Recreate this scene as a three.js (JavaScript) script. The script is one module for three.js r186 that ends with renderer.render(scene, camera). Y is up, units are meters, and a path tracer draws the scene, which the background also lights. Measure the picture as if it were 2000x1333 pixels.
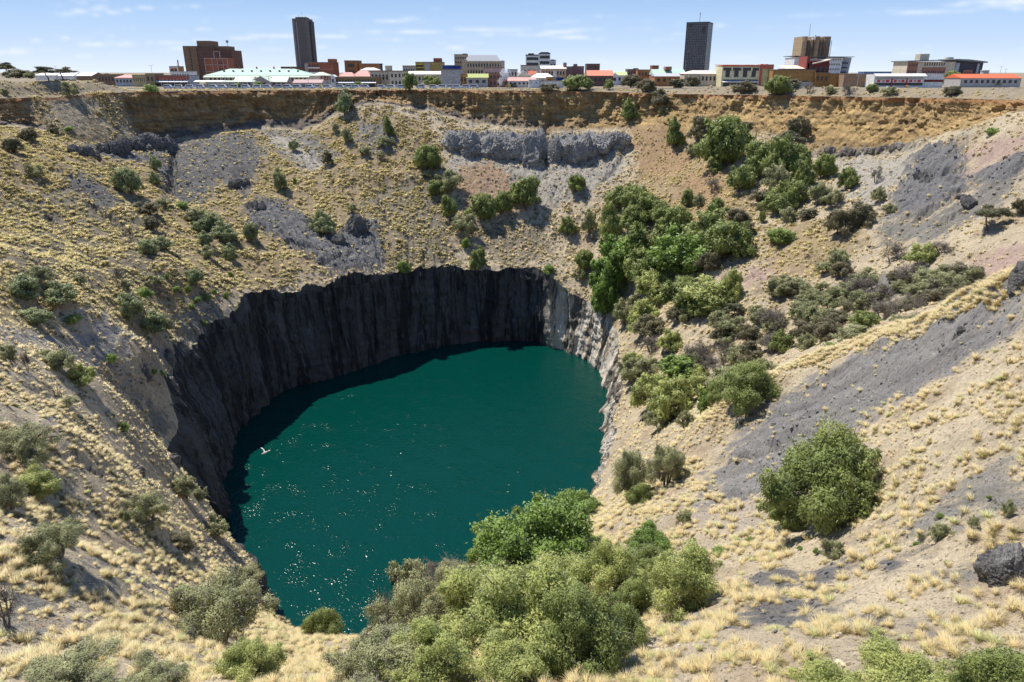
import * as THREE from 'three';
import { mergeGeometries } from 'three/addons/utils/BufferGeometryUtils.js';
import { createNoise2D, createNoise3D } from 'simplex-noise';

// ---------------------------------------------------------------- camera, sky, sun, exposure
const EYE = 10;                                  // metres above the plain
const scene = new THREE.Scene();
const camera = new THREE.PerspectiveCamera(50.92, 2000 / 1333, 0.5, 60000);
camera.position.set(0, EYE, 0);
camera.rotation.set(-20.6 * Math.PI / 180, 0, 0);

function rng(seed) { let a = seed | 0; return () => { a = (a + 0x6d2b79f5) | 0; let t = Math.imul(a ^ (a >>> 15), 1 | a); t = (t + Math.imul(t ^ (t >>> 7), 61 | t)) ^ t; return ((t ^ (t >>> 14)) >>> 0) / 4294967296; }; }
const n2 = createNoise2D(rng(11)), n3 = createNoise3D(rng(12));
const clamp = (x, a = 0, b = 1) => Math.min(b, Math.max(a, x));
const smooth = (a, b, x) => { const t = clamp((x - a) / (b - a)); return t * t * (3 - 2 * t); };
const lerp = (a, b, t) => a + (b - a) * t;
const fbm2 = (x, y, o = 4) => { let s = 0, a = 0.5; for (let i = 0; i < o; i++, a *= 0.5, x *= 2.03, y *= 2.03) s += a * n2(x + i * 17.1, y - i * 9.7); return s; };
const fbm3 = (x, y, z, o = 4) => { let s = 0, a = 0.5; for (let i = 0; i < o; i++, a *= 0.5, x *= 2.03, y *= 2.03, z *= 2.03) s += a * n3(x + i * 17.1, y, z - i * 9.7); return s; };

const SUN_DIR = new THREE.Vector3(-0.42, 1, -0.23).normalize();
{ // pale dry-season sky with thin cirrus streaks
  const W = 2048, H = 1024, d = new Float32Array(W * H * 4);
  const sn = createNoise2D(rng(5)), f = (x, y, o) => { let s = 0, a = 0.5; for (let i = 0; i < o; i++, a *= 0.5, x *= 2.1, y *= 2.1) s += a * sn(x + 31 * i, y); return s; };
  for (let j = 0; j < H; j++) {
    const el = ((j + 0.5) / H - 0.5) * Math.PI, e = Math.max(0, el) * 180 / Math.PI;
    const k = 1 - Math.exp(-e / 3.2), k2 = 1 - Math.exp(-Math.max(0, e - 3.5) / 15);
    for (let i = 0; i < W; i++) {
      const az = ((i + 0.5) / W - 0.5) * 2 * Math.PI, x = Math.cos(az) * Math.cos(el), z = Math.sin(az) * Math.cos(el), y = Math.sin(el);
      let r = lerp(0.74, 0.28, k), g = lerp(0.825, 0.5, k), b = lerp(0.93, 0.84, k);
      r = lerp(r, 0.055, k2); g = lerp(g, 0.145, k2); b = lerp(b, 0.39, k2);
      if (y > 0.004) {
        // cirrus on a high shell: streaks that shorten towards the horizon
        const q = 1 / (y + 0.10), cx = x * q, cz = z * q;
        const w = f(cx * 0.55 + 2.2 + 0.25 * cz, cz * 2.6 - 0.35 * cx + 0.5 * sn(cx * 0.4, cz * 0.4), 6), big = sn(cx * 0.16 + 9, cz * 0.33 + 4);
        const c = smooth(0.22, 0.80, w + 0.38 * big) * 0.68 * smooth(0.004, 0.03, y);
        r = lerp(r, 0.93, c); g = lerp(g, 0.95, c); b = lerp(b, 0.99, c);
      }
      const o = (j * W + i) * 4; d[o] = r; d[o + 1] = g; d[o + 2] = b; d[o + 3] = 1;
    }
  }
  const sky = new THREE.DataTexture(d, W, H, THREE.RGBAFormat, THREE.FloatType);
  sky.mapping = THREE.EquirectangularReflectionMapping; sky.magFilter = THREE.LinearFilter; sky.needsUpdate = true;
  scene.background = sky; scene.environment = sky;
}
const sun = new THREE.DirectionalLight(new THREE.Color(1, 0.94, 0.83), 5.0);
sun.position.copy(SUN_DIR).multiplyScalar(700).add(new THREE.Vector3(-20, -60, -240)); sun.target.position.set(-20, -60, -240);
sun.castShadow = true; sun.shadow.mapSize.set(4096, 4096);
Object.assign(sun.shadow.camera, { left: -420, right: 420, top: 420, bottom: -420, near: 10, far: 1600 });
scene.add(sun, sun.target);
const renderer = new THREE.WebGLRenderer({ antialias: true });
renderer.toneMapping = THREE.LinearToneMapping; renderer.toneMappingExposure = 1.13;
renderer.shadowMap.enabled = true;
// ---------------------------------------------------------------- shape of the pit
// Control points in metres: SLOPE is [x, y, z]; LIP (top of the inner shaft), BASE (waterline) and RIM are [bearing, radius, y] about the middle of the pit.
const CX = -25, CZ = -240, WATER = -120;
const SLOPE = [
  [-231.4,-11.6,-338.0], [-218.7,-18.6,-365.3], [-210.1,-25.7,-394.7], [-189.4,-26.5,-422.2], [-164.2,-24.0,-433.8], [-121.1,-23.4,-440.4], [-91.3,-8.4,-448.2], [-60.7,-11.8,-445.8],
  [-15.2,-21.3,-444.4], [15.2,-24.6,-441.0], [59.9,-22.1,-435.5], [85.5,-16.6,-416.3], [118.9,-15.9,-385.5], [153.2,-23.0,-340.1], [169.4,-17.4,-314.5], [173.7,-4.5,-268.0],
  [-183.2,-30.0,-289.4], [-155.0,-43.8,-310.9], [-172.5,-33.8,-352.1], [-125.0,-50.8,-351.1], [-140.0,-31.9,-403.0], [-91.5,-53.6,-367.1], [-100.5,-32.9,-413.3], [-55.7,-44.7,-396.1],
  [-58.3,-28.1,-421.5], [-14.1,-45.2,-400.1], [28.1,-45.2,-400.1], [68.9,-44.1,-392.0], [101.7,-28.0,-366.0], [115.0,-35.2,-327.0], [137.0,-31.4,-299.6], [159.1,-18.0,-269.4],
  [-182.1,-34.3,-255.8], [-142.7,-43.4,-217.1], [-134.0,-54.5,-262.1], [-112.9,-61.8,-310.6], [-73.5,-67.9,-337.1], [-50.3,-72.3,-345.1], [-26.2,-70.9,-361.7], [0.0,-75.6,-358.8],
  [13.2,-71.8,-365.6], [33.8,-77.5,-356.0], [51.4,-64.6,-356.6], [77.5,-54.2,-307.0], [101.8,-49.0,-282.3], [123.0,-41.3,-263.8], [140.0,-32.5,-245.7], [157.4,-19.4,-236.8],
  [-136.0,-50.4,-231.5], [-121.7,-62.1,-276.3], [-153.6,-38.8,-211.3], [-125.0,-39.1,-168.5], [-92.9,-38.7,-120.6], [-75.0,-39.8,-93.4], [-60.7,-38.9,-72.4], [-47.1,-34.6,-53.8],
  [-37.1,-30.3,-40.4], [-31.4,-32.6,-42.7], [-46.9,-42.6,-67.8], [-69.7,-52.0,-107.0], [-90.3,-54.4,-144.6], [-116.0,-52.4,-193.4], [-118.9,-49.3,-175.3], [-97.7,-46.9,-141.0],
  [-115.0,-63.8,-218.0], [-113.6,-67.9,-253.8], [-102.0,-66.3,-189.2], [-90.0,-64.1,-151.6], [-76.0,-72.3,-131.5], [-56.0,-61.9,-92.6], [-58.3,-77.3,-112.5], [-38.1,-50.8,-64.7],
  [-27.9,-50.5,-60.6], [-44.7,-66.5,-86.6], [-44.3,-77.9,-99.4], [-25.7,-59.8,-69.9], [-10.9,-48.9,-59.0], [-15.0,-67.9,-82.9], [0.0,-38.1,-48.2], [0.0,-60.9,-85.5],
  [10.4,-78.2,-121.8], [11.7,-48.1,-65.8], [15.4,-59.3,-89.3], [21.4,-76.2,-127.8], [15.7,-32.6,-42.7], [24.5,-28.0,-38.1], [29.9,-24.1,-34.2], [31.0,-31.9,-50.5],
  [38.6,-24.7,-44.7], [24.6,-45.2,-71.1], [30.9,-52.1,-92.0], [28.7,-62.5,-115.9], [35.2,-42.3,-74.3], [42.5,-27.9,-60.5], [48.6,-22.3,-60.5], [41.0,-23.3,-49.4],
  [45.0,-49.8,-112.1], [35.4,-55.5,-107.9], [57.1,-21.8,-78.8], [52.5,-36.3,-94.8], [73.6,-18.1,-99.5], [75.2,-23.7,-107.0], [75.4,-32.8,-124.9], [75.0,-41.3,-141.0],
  [67.7,-48.3,-146.9], [56.9,-56.3,-152.4], [47.1,-62.8,-148.9], [34.3,-69.7,-141.0], [102.5,-53.0,-195.3], [74.7,-71.6,-202.2], [115.7,-39.9,-173.5], [48.2,-89.2,-203.1],
  [62.5,-83.6,-231.9], [62.1,-79.1,-276.3], [84.2,-63.5,-252.3], [49.1,-92.9,-255.1], [38.6,-92.5,-192.2], [102.9,-54.1,-232.3], [120.5,-44.1,-220.0], [133.7,-33.1,-206.0],
  [146.4,-25.6,-205.6], [88.3,-60.2,-193.7], [61.4,-79.1,-196.2], [190,-8,-180], [150,-12,-80], [100,-10,-20], [60,-12,-8], [0,-14,-4],
  [-60,-14,-5], [-110,-16,-50], [-150,-18,-110], [-185,-18,-180], [-205,-14,-250],
];
const LIP = [
  [-3.082,85.7,-76.9], [-2.947,83.8,-75.7], [-2.8083,85.3,-73.1], [-2.6049,88.2,-75.7], [-2.4209,85.3,-77.1], [-2.1206,84.2,-75.6], [-1.8892,94.6,-79.1], [-1.5387,106.0,-81.6],
  [-1.3633,109.2,-81.8], [-1.2157,111.9,-81.3], [-1.1092,109.3,-85.9], [-0.9655,109.0,-93.7], [-0.7431,97.0,-100.8], [-0.4776,80.1,-106.3], [0.0519,63.6,-107.8], [0.4106,64.1,-110.2],
  [0.8163,71.0,-114.3], [1.1239,74.7,-113.3], [1.4015,83.1,-115.1], [1.6273,97.4,-116.1], [1.7198,111.1,-115.6], [1.8207,113.2,-106.6], [1.9771,100.7,-103.6], [2.0821,98.5,-100.1],
  [2.2047,96.1,-91.8], [2.2831,97.8,-88.4], [2.4641,91.9,-87.3], [2.6815,88.1,-86.4], [3.038,87.1,-80.3],
];
const BASE = [
  [-3.0203,80.2,-120.0], [-2.8448,82.4,-120.0], [-2.589,86.1,-120.0], [-2.422,82.8,-120.0], [-2.1651,83.8,-120.0], [-1.8498,92.6,-120.0], [-1.5816,101.8,-120.0], [-1.3413,109.9,-120.0],
  [-1.2164,118.1,-120.0], [-1.1579,111.1,-120.0], [-1.0711,105.4,-120.0], [-0.8877,97.6,-120.0], [-0.751,88.5,-120.0], [-0.5937,77.9,-120.0], [-0.3344,64.9,-120.0], [0.0052,57.4,-120.0],
  [0.3981,58.0,-120.0], [0.5786,62.0,-120.0], [2.3364,85.7,-120.0], [2.5219,78.9,-120.0], [2.7222,77.8,-120.0], [2.8231,77.3,-120.0], [2.9615,75.9,-120.0],
];
const RIM = [
  [-3.0466,211.0,0], [-2.6668,236.9,-1.4], [-2.5626,240.5,-1.7], [-2.4489,246.8,-0.7], [-2.3299,255.7,-0.4], [-2.1663,252.5,-0.4], [-1.872,227.9,-0.3], [-1.4564,218.9,-0.6],
  [-1.1838,227.6,-1.3], [-0.9747,223.6,-1.8], [-0.77,219.9,-1.4], [-0.5245,220.7,-1.0], [-0.3472,219.0,-0.3], [-0.169,215.2,0.2], [0.2054,245.2,0], [0.5145,264.2,0],
  [0.8243,272.4,-2], [1.0839,288.5,-4], [1.3362,279.7,-6], [1.6263,270.4,-6], [1.9248,245.2,-4], [2.2896,212.6,-2], [2.7234,197.0,0],
];

function ringFn(table, col) { // periodic cubic through the table
  const n = table.length, a = table.map((p) => p[0]), v = table.map((p) => p[col]), T = Math.PI * 2;
  const at = (k) => a[((k % n) + n) % n] + T * Math.floor(k / n), vl = (k) => v[((k % n) + n) % n];
  const slope = (k) => (vl(k + 1) - vl(k - 1)) / (at(k + 1) - at(k - 1));
  return (th) => {
    while (th < a[0]) th += T; while (th >= a[0] + T) th -= T;
    let k = n - 1; for (let i = 1; i < n; i++) if (th < a[i]) { k = i - 1; break; }
    const h = at(k + 1) - at(k), t = (th - at(k)) / h, t2 = t * t, t3 = t2 * t;
    return (2 * t3 - 3 * t2 + 1) * vl(k) + (t3 - 2 * t2 + t) * h * slope(k) * 0.8 + (-2 * t3 + 3 * t2) * vl(k + 1) + (t3 - t2) * h * slope(k + 1) * 0.8;
  };
}
const lipR0 = ringFn(LIP, 1), rimR0 = ringFn(RIM, 1), rimY0 = ringFn(RIM, 2), baseR0 = ringFn(BASE, 1);
const deg = Math.PI / 180;
const ringNoise = (th, f, s) => n2(Math.cos(th) * f + s, Math.sin(th) * f - s);
const lipR = (th) => lipR0(th) + 1.4 * ringNoise(th, 5, 3) + 0.45 * ringNoise(th, 18, 5) + 0.15 * ringNoise(th, 60, 8);
const rimR = (th) => rimR0(th) + 2.6 * ringNoise(th, 8, 13) + 1.6 * ringNoise(th, 24, 15) + 0.7 * ringNoise(th, 75, 18);
const baseR = (th) => Math.min(lipR(th) - 2.2, th > 36 * deg && th < 132 * deg ? lipR(th) - 4 : baseR0(th) + 0.5 * ringNoise(th, 20, 4));
const CLIFFW = [[-180, 10], [-150, 12], [-128, 10], [-116, 12], [-100, 11], [-88, 12], [-74, 13], [-62, 16], [-56, 22], [-50, 26], [-44, 20], [-30, 19], [-15, 17], [10, 16], [60, 16], [120, 16], [160, 12]].map(([d, w]) => [d * deg, w]);
const cliffW = ringFn(CLIFFW, 1);
const gentle = (th) => smooth(-151 * deg, -148.5 * deg, th) * smooth(-136 * deg, -139.5 * deg, th); // stretch of the left rim without a cliff
const cliffR = (th) => rimR0(th) - cliffW(th) - 12 * gentle(th) + 1.5 * ringNoise(th, 18, 33);
// thin-plate surface through the control points
const tps = (() => {
  const S = 0.01, pts = SLOPE.concat(LIP.map(([a, r, y]) => [CX + r * Math.cos(a), y, CZ + r * Math.sin(a)])).map(([x, y, z]) => [x * S, y, z * S]);
  const n = pts.length, m = n + 3, A = Array.from({ length: m }, () => new Float64Array(m + 1)), K = (d2) => d2 > 1e-12 ? d2 * Math.log(d2) : 0;
  for (let i = 0; i < n; i++) {
    for (let j = 0; j < n; j++) A[i][j] = K((pts[i][0] - pts[j][0]) ** 2 + (pts[i][2] - pts[j][2]) ** 2);
    A[i][i] += 0.0035;
    A[i][n] = A[n][i] = 1; A[i][n + 1] = A[n + 1][i] = pts[i][0]; A[i][n + 2] = A[n + 2][i] = pts[i][2]; A[i][m] = pts[i][1];
  }
  for (let c = 0; c < m; c++) {
    let p = c; for (let r = c + 1; r < m; r++) if (Math.abs(A[r][c]) > Math.abs(A[p][c])) p = r;
    const t = A[c]; A[c] = A[p]; A[p] = t;
    for (let r = 0; r < m; r++) if (r !== c && A[r][c]) { const f = A[r][c] / A[c][c]; for (let k = c; k <= m; k++) A[r][k] -= f * A[c][k]; }
  }
  const w = A.map((r, i) => r[m] / r[i]);
  // evaluated once on a 2 m lattice, then interpolated
  const raw = (x, z) => { x *= S; z *= S; let s = w[n] + w[n + 1] * x + w[n + 2] * z; for (let i = 0; i < n; i++) { const d = (x - pts[i][0]) ** 2 + (z - pts[i][2]) ** 2; if (d > 1e-12) s += w[i] * d * Math.log(d); } return s; };
  const X0 = -330, Z0 = -520, ST = 2.5, NX = 264, NZ = 240, g = new Float32Array(NX * NZ);
  for (let j = 0; j < NZ; j++) for (let i = 0; i < NX; i++) g[j * NX + i] = raw(X0 + i * ST, Z0 + j * ST);
  return (x, z) => {
    const u = clamp((x - X0) / ST, 0, NX - 1.001), v = clamp((z - Z0) / ST, 0, NZ - 1.001), i = u | 0, j = v | 0, a = u - i, b = v - j, o = j * NX + i;
    return (g[o] * (1 - a) + g[o + 1] * a) * (1 - b) + (g[o + NX] * (1 - a) + g[o + NX + 1] * a) * b;
  };
})();
// ground beyond the rim: a flat dusty plain with low spoil berms beside the pit
function plainY(x, z) {
  const th = Math.atan2(z - CZ, x - CX), r = Math.hypot(x - CX, z - CZ), d = r - rimR0(th);
  let y = 0;
  const left = smooth(-134.5 * deg, -141 * deg, th) * smooth(-176 * deg, -160 * deg, th), right = smooth(-62 * deg, -50 * deg, th) * smooth(12 * deg, -2 * deg, th);
  y += rimY0(th) * smooth(14, 0, d);
  y += left * (5.5 + 1.5 * fbm2(x * 0.05, z * 0.05)) * smooth(1, 13, d) * smooth(70, 34, d);
  y += right * (2.4 + 1.6 * smooth(-25 * deg, -10 * deg, th) + 1.4 * fbm2(x * 0.06, z * 0.06)) * smooth(3, 12, d) * smooth(34, 20, d);
  return y;
}
const inPoly = (P, x, z) => { let c = false; for (let i = 0, j = P.length - 1; i < P.length; j = i++) { const [ax, az] = P[i], [bx, bz] = P[j]; if ((az > z) !== (bz > z) && x < (bx - ax) * (z - az) / (bz - az) + ax) c = !c; } return c; };
const distPoly = (P, x, z) => { let m = 1e9; for (let i = 0, j = P.length - 1; i < P.length; j = i++) { const [ax, az] = P[j], [bx, bz] = P[i], dx = bx - ax, dz = bz - az, t = clamp(((x - ax) * dx + (z - az) * dz) / (dx * dx + dz * dz + 1e-9)); m = Math.min(m, (x - ax - t * dx) ** 2 + (z - az - t * dz) ** 2); } m = Math.sqrt(m); return inPoly(P, x, z) ? m : -m; };
const ZONES = [
  ['brown', [[-230.6,-318.5],[-204.7,-371.1],[-165.6,-439.3],[-109.1,-442.6],[-72,-440],[-47.8,-435.2],[-36.9,-405.6],[-29.5,-373.2],[-35.6,-347.3],[-66.8,-325.2],[-96.7,-297.5],[-110,-263.8],[-115.1,-237.4],[-113,-198.3],[-118.4,-179],[-102.6,-127.7]]],
  ['brown', [[70.8,-430.8],[92.1,-406.7],[105.6,-362],[101.3,-294.8],[83.2,-269.9],[69.5,-275.6],[66.4,-326.2],[68.9,-391.6]]],
  ['brown', [[99.4,-288],[117.6,-273.1],[121.5,-239.5],[102.9,-232.3],[92.2,-249.9]]],
  ['dgrey', [[-193.7,-418.6],[-167.2,-433.7],[-150.1,-436.2],[-135.3,-405.7],[-130.4,-353.1],[-146.7,-365.9],[-143.5,-330.3],[-153.6,-322.7],[-172.6,-352.2]]],
  ['dgrey', [[-205.5,-349.7],[-200,-392.9],[-180.7,-388.1],[-170,-357.2],[-188.9,-339.1]]],
  ['mgrey', [[-148.9,-442.2],[-121.5,-441.9],[-97.5,-413],[-100.5,-398.8],[-113.5,-395.6],[-130.4,-408.1]]],
  ['lgrey', [[-143.9,-435.1],[-132.4,-437],[-100.5,-398.8],[-110.4,-393.9]]],
  ['mgrey', [[-92.3,-435],[-71.4,-434.3],[-63.6,-417.1],[-79.7,-408.5]]],
  ['tuftgrey', [[-184.5,-278.4],[-183.3,-319.4],[-150.9,-301.1],[-127.4,-258.9],[-123.6,-213.7],[-125.2,-179.5],[-131.8,-179.5],[-181.9,-255.5]]],
  ['dgrey', [[-181.2,-296.1],[-178.4,-305.5],[-161.2,-297.8],[-159.2,-285.2],[-170.7,-286]]],
  ['rockgrey', [[-128.3,-344.7],[-116.7,-360.7],[-100.4,-350.3],[-90.8,-334.8],[-83.7,-340.4],[-79.8,-359.4],[-67.3,-360.8],[-59.9,-337.5],[-60.8,-323.1],[-76.9,-305.8],[-92.1,-315.3],[-106.5,-323.3],[-120.1,-327.5]]],
  ['tuftgrey', [[-81.7,-370.3],[-66.1,-390.6],[-47.5,-397.2],[-31.9,-369.5],[-25.4,-346.4],[-58.1,-329.5],[-64.5,-358.5]]],
  ['tuftgrey', [[-16.1,-372.5],[16.2,-377.4],[23.2,-352],[0,-348.3],[-13,-354.8]]],
  ['lgrey', [[-37.7,-416.9],[-20.4,-419.3],[0,-413.3],[20.1,-411.5],[45.9,-411.2],[64.8,-415.4],[65.8,-407.5],[41.4,-390],[24.7,-385.4],[0,-385.5],[-19.1,-383.9],[-33.4,-395.3]]],
  ['rust', [[-30,-408.1],[-11.5,-413.8],[1.4,-401.2],[1.4,-385.6],[-24.4,-380.3],[-30.5,-392.2]]],
  ['shale', [[-40.4,-435],[-21,-436.9],[0,-440.3],[18.1,-437.9],[19.9,-421.6],[8.6,-410.6],[0,-421.3],[-20.5,-421],[-35,-421.3]]],
  ['shale', [[23.1,-440.8],[45.2,-437.9],[66.3,-426.5],[64.9,-416.2],[40.3,-412.6],[24.4,-410.1],[19.9,-421.6]]],
  ['orange', [[67.5,-442.1],[86.7,-424.6],[97.6,-380.5],[84.7,-365.3],[69.3,-395.2],[67,-422.1]]],
  ['orange', [[85.2,-368],[98.6,-352.3],[94.7,-309.4],[83.2,-314.2],[78.9,-347.1]]],
  ['golden', [[118.9,-386.5],[139,-360.7],[153.6,-349.6],[160.3,-332.5],[167.4,-311.6],[160.4,-321.5],[146,-339],[129.8,-361.5]]],
  ['shaleR', [[142.4,-341.5],[158.2,-325.9],[166.2,-304.2],[160.3,-289],[157.4,-314.5],[147,-329.7]]],
  ['lgrey', [[142.7,-330.1],[155.1,-318.6],[158,-287.8],[148.9,-272],[131.6,-267.9],[131.8,-291.3]]],
  ['dblue', [[158,-287.8],[162.9,-277.2],[160,-257.3],[152.3,-240.6],[142.6,-230.2],[132.3,-232.8],[127.9,-246.9],[139.9,-263.2]]],
  ['mgrey', [[126.9,-256.3],[132.8,-230.7],[147.2,-230.8],[165.2,-240.8],[159.6,-225.8],[140.3,-210.8],[128.5,-213.6],[123,-235.8]]],
  ['dblue', [[153.9,-243.8],[166.1,-237.3],[159.6,-225.8],[149.9,-228]]],
  ['pink', [[161.6,-260.5],[171.9,-245.3],[166.5,-235.6],[154.7,-245.3]]],
  ['pink', [[122,-191],[129.6,-187.3],[135.4,-183.1],[124.8,-166.6],[110.5,-156.8],[110.9,-169.4]]],
  ['pink', [[85.2,-263.2],[94.1,-256.4],[93.6,-243.1],[84.7,-247.4]]],
  ['mgrey', [[106.6,-225.8],[114.1,-215.3],[114.7,-193.8],[106.1,-181.9],[103.2,-209.6]]],
  ['face', [[73,-95.9],[67.5,-96.7],[66.1,-104.8],[62.9,-116.6],[57,-121.9],[49.2,-124.4],[39.7,-116.7],[32.6,-106.6],[29.4,-93.2],[34.9,-89.2],[40.7,-91],[50.1,-92.4],[53.7,-87.8],[58.4,-84.4],[64.3,-82.9]]],
  ['mgrey', [[35.9,-60.5],[43.3,-58.4],[45.3,-54.2],[41.5,-48.4],[38.7,-54],[35.6,-55.6]]],
  ['tan2', [[29,-93.3],[35.9,-86.3],[34.1,-76.2],[29,-81.2]]],
  ['dgrey', [[27.2,-64.2],[30.8,-59.5],[33.9,-52.7],[33.3,-50.8],[30.4,-54.4],[27.7,-56.4],[24.4,-63.5]]],
  ['dgrey', [[22.3,-54.5],[26.7,-54.2],[28.4,-50.3],[23.8,-47.2],[19.2,-49.6],[19.6,-51.9]]],
  ['dgrey', [[27.1,-43.7],[29,-42.6],[28.4,-40.8],[26.9,-40.7]]],
  ['mgrey', [[34.3,-50.2],[36.2,-47.1],[34.7,-45.1],[33.6,-46.9]]],
  ['mgrey', [[11.2,-56.2],[17.4,-59],[19.5,-54.7],[13.6,-50.1]]],
  ['bgrey', [[-102.2,-131.9],[-112.6,-157.7],[-112,-179.6],[-111.2,-203.9],[-108.3,-208.5],[-106.5,-179.2],[-110,-163],[-97.3,-124.8]]],
  ['bgrey', [[-79.5,-107.1],[-79.3,-112.1],[-76.8,-116.2],[-73.8,-104.5]]],
  ['mgrey', [[-101.1,-177.8],[-97.5,-182.3],[-95.8,-180.4],[-98.5,-173.8]]],
  ['mgrey', [[-69.5,-130.5],[-68.8,-146.7],[-64.2,-143],[-62.6,-129],[-59.2,-108]]],
  ['mgrey', [[-49.8,-70.6],[-57.5,-91.8],[-54.9,-85.9],[-47.1,-67.3]]],
  ['mgrey', [[-45.6,-65.4],[-53.5,-91.8],[-46,-78],[-44.3,-61.4]]],
  ['mgrey', [[-46.6,-52.9],[-44,-55.2],[-40.7,-49.2],[-41.3,-45.8]]],
  ['mgrey', [[-118.4,-234.5],[-113.2,-252.3],[-107.3,-257.2],[-112.5,-238.6]]],
];
const CRESTS = [
  [3.6, 13, [[70,-89],[67.7,-91.4],[66,-97.1],[66.4,-108.9],[64.8,-120.7],[59.8,-128.6],[51.8,-137.5],[42.1,-135]]],
  [2.2, 9, [[-184.9,-303.4],[-163.1,-293.7],[-138.7,-272.7],[-123.6,-253.8]]],
  [2.4, 9, [[-100.5,-398.8],[-77.4,-392.9],[-55.9,-397.9]]],
  [2.5, 8, [[-110,-213.8],[-100.8,-184.1],[-97.5,-182.3]]],
  [2.2, 8, [[80.4,-273.7],[84.2,-252.2],[84.6,-235]]],
  [2.4, 9, [[116.1,-250.3],[130.7,-239],[140.1,-230.9]]],
  [2, 8, [[-157.7,-398.2],[-137,-366.7],[-120.9,-353.8]]],
  [1.4, 6, [[-108.6,-176.3],[-104.4,-182.2],[-101.6,-192.1]]],
  [1.2, 6, [[-72.9,-102.9],[-74.7,-117.7],[-75.4,-133.9]]],
];
const LEDGES = [
  [1.2, [[36.1,-121.6],[39,-111.7],[42,-108],[44.3,-105.6],[46.9,-106]]],
  [0.7, [[53.7,-110.1],[56.9,-107.2],[59.3,-106.1]]],
  [0.5, [[41,-100.5],[45,-99.6],[49.8,-97.5]]],
  [0.5, [[54.5,-119.8],[56.2,-117.5]]],
  [0.6, [[71.2,-120.3],[75.9,-121.1]]],
  [0.6, [[61.6,-106.6],[63.8,-104.4],[65.9,-99]]],
  [0.5, [[59.9,-90.7],[62.4,-88.3]]],
  [1.3, [[132.3,-232.8],[140.1,-230.9],[148.4,-238]]],
  [1.2, [[133.8,-221.8],[145.3,-224.6]]],
  [1.6, [[149.9,-267],[149.5,-256],[154.3,-253.5]]],
  [2.6, [[-187.4,-409],[-167.6,-361.2],[-157.6,-332.7]]],
  [1.6, [[-197.4,-334.7],[-188.8,-334.5],[-174.2,-326.3]]],
  [3.2, [[21.3,-443],[20.7,-426.5],[18.9,-410.3]]],
  [1.2, [[50.5,-398.5],[59.9,-408.9],[65,-415.2]]],
  [1, [[-78.1,-126.9],[-77.6,-135.1],[-76.8,-140.9]]],
  [0.9, [[-103.5,-181.8],[-101.1,-185],[-100.5,-191.5]]],
  [0.9, [[-59.3,-103.8],[-59.5,-108.7],[-62.5,-119.9]]],
  [0.8, [[-53.7,-86],[-53.7,-90.9],[-52.9,-93.6]]],
  [0.9, [[-84.5,-141.6],[-85.8,-151]]],
  [0.7, [[-69.5,-100.4],[-67.7,-101.8]]],
  [0.7, [[-86.2,-117.1],[-86.9,-124.2]]],
  [1.2, [[-116,-228.6],[-112.3,-237.8],[-111.1,-244.4]]],
  [1.2, [[-111.7,-208.4],[-108.5,-212.8]]],
  [1.4, [[-91.7,-313.5],[-82.4,-311.8],[-73.9,-326.2]]],
  [1.6, [[-103,-323],[-88.9,-321.2]]],
  [1.2, [[-69.8,-377.8],[-62,-359.3],[-51,-352]]],
  [1.2, [[-83.2,-378.9],[-77.1,-358.1]]],
  [1.3, [[106.3,-248.9],[106.3,-237.4],[108.5,-230.6]]],
  [1, [[120.2,-194.6],[123.9,-192.3],[130.4,-193]]],
  [0.9, [[77.4,-261],[83.1,-261.7]]],
  [1.6, [[-167.9,-284.1],[-154.2,-278.4],[-141.3,-266.5]]],
  [1.2, [[-171.8,-263.8],[-154.3,-247.5],[-136.1,-231.6]]],
  [1, [[-153.8,-218.2],[-130.3,-192.9],[-124.3,-188.7]]],
  [0.6, [[35.6,-55.6],[37.8,-52.5],[41.9,-50.7]]],
  [0.5, [[39.2,-65.2],[41.9,-59.5]]],
];
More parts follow.
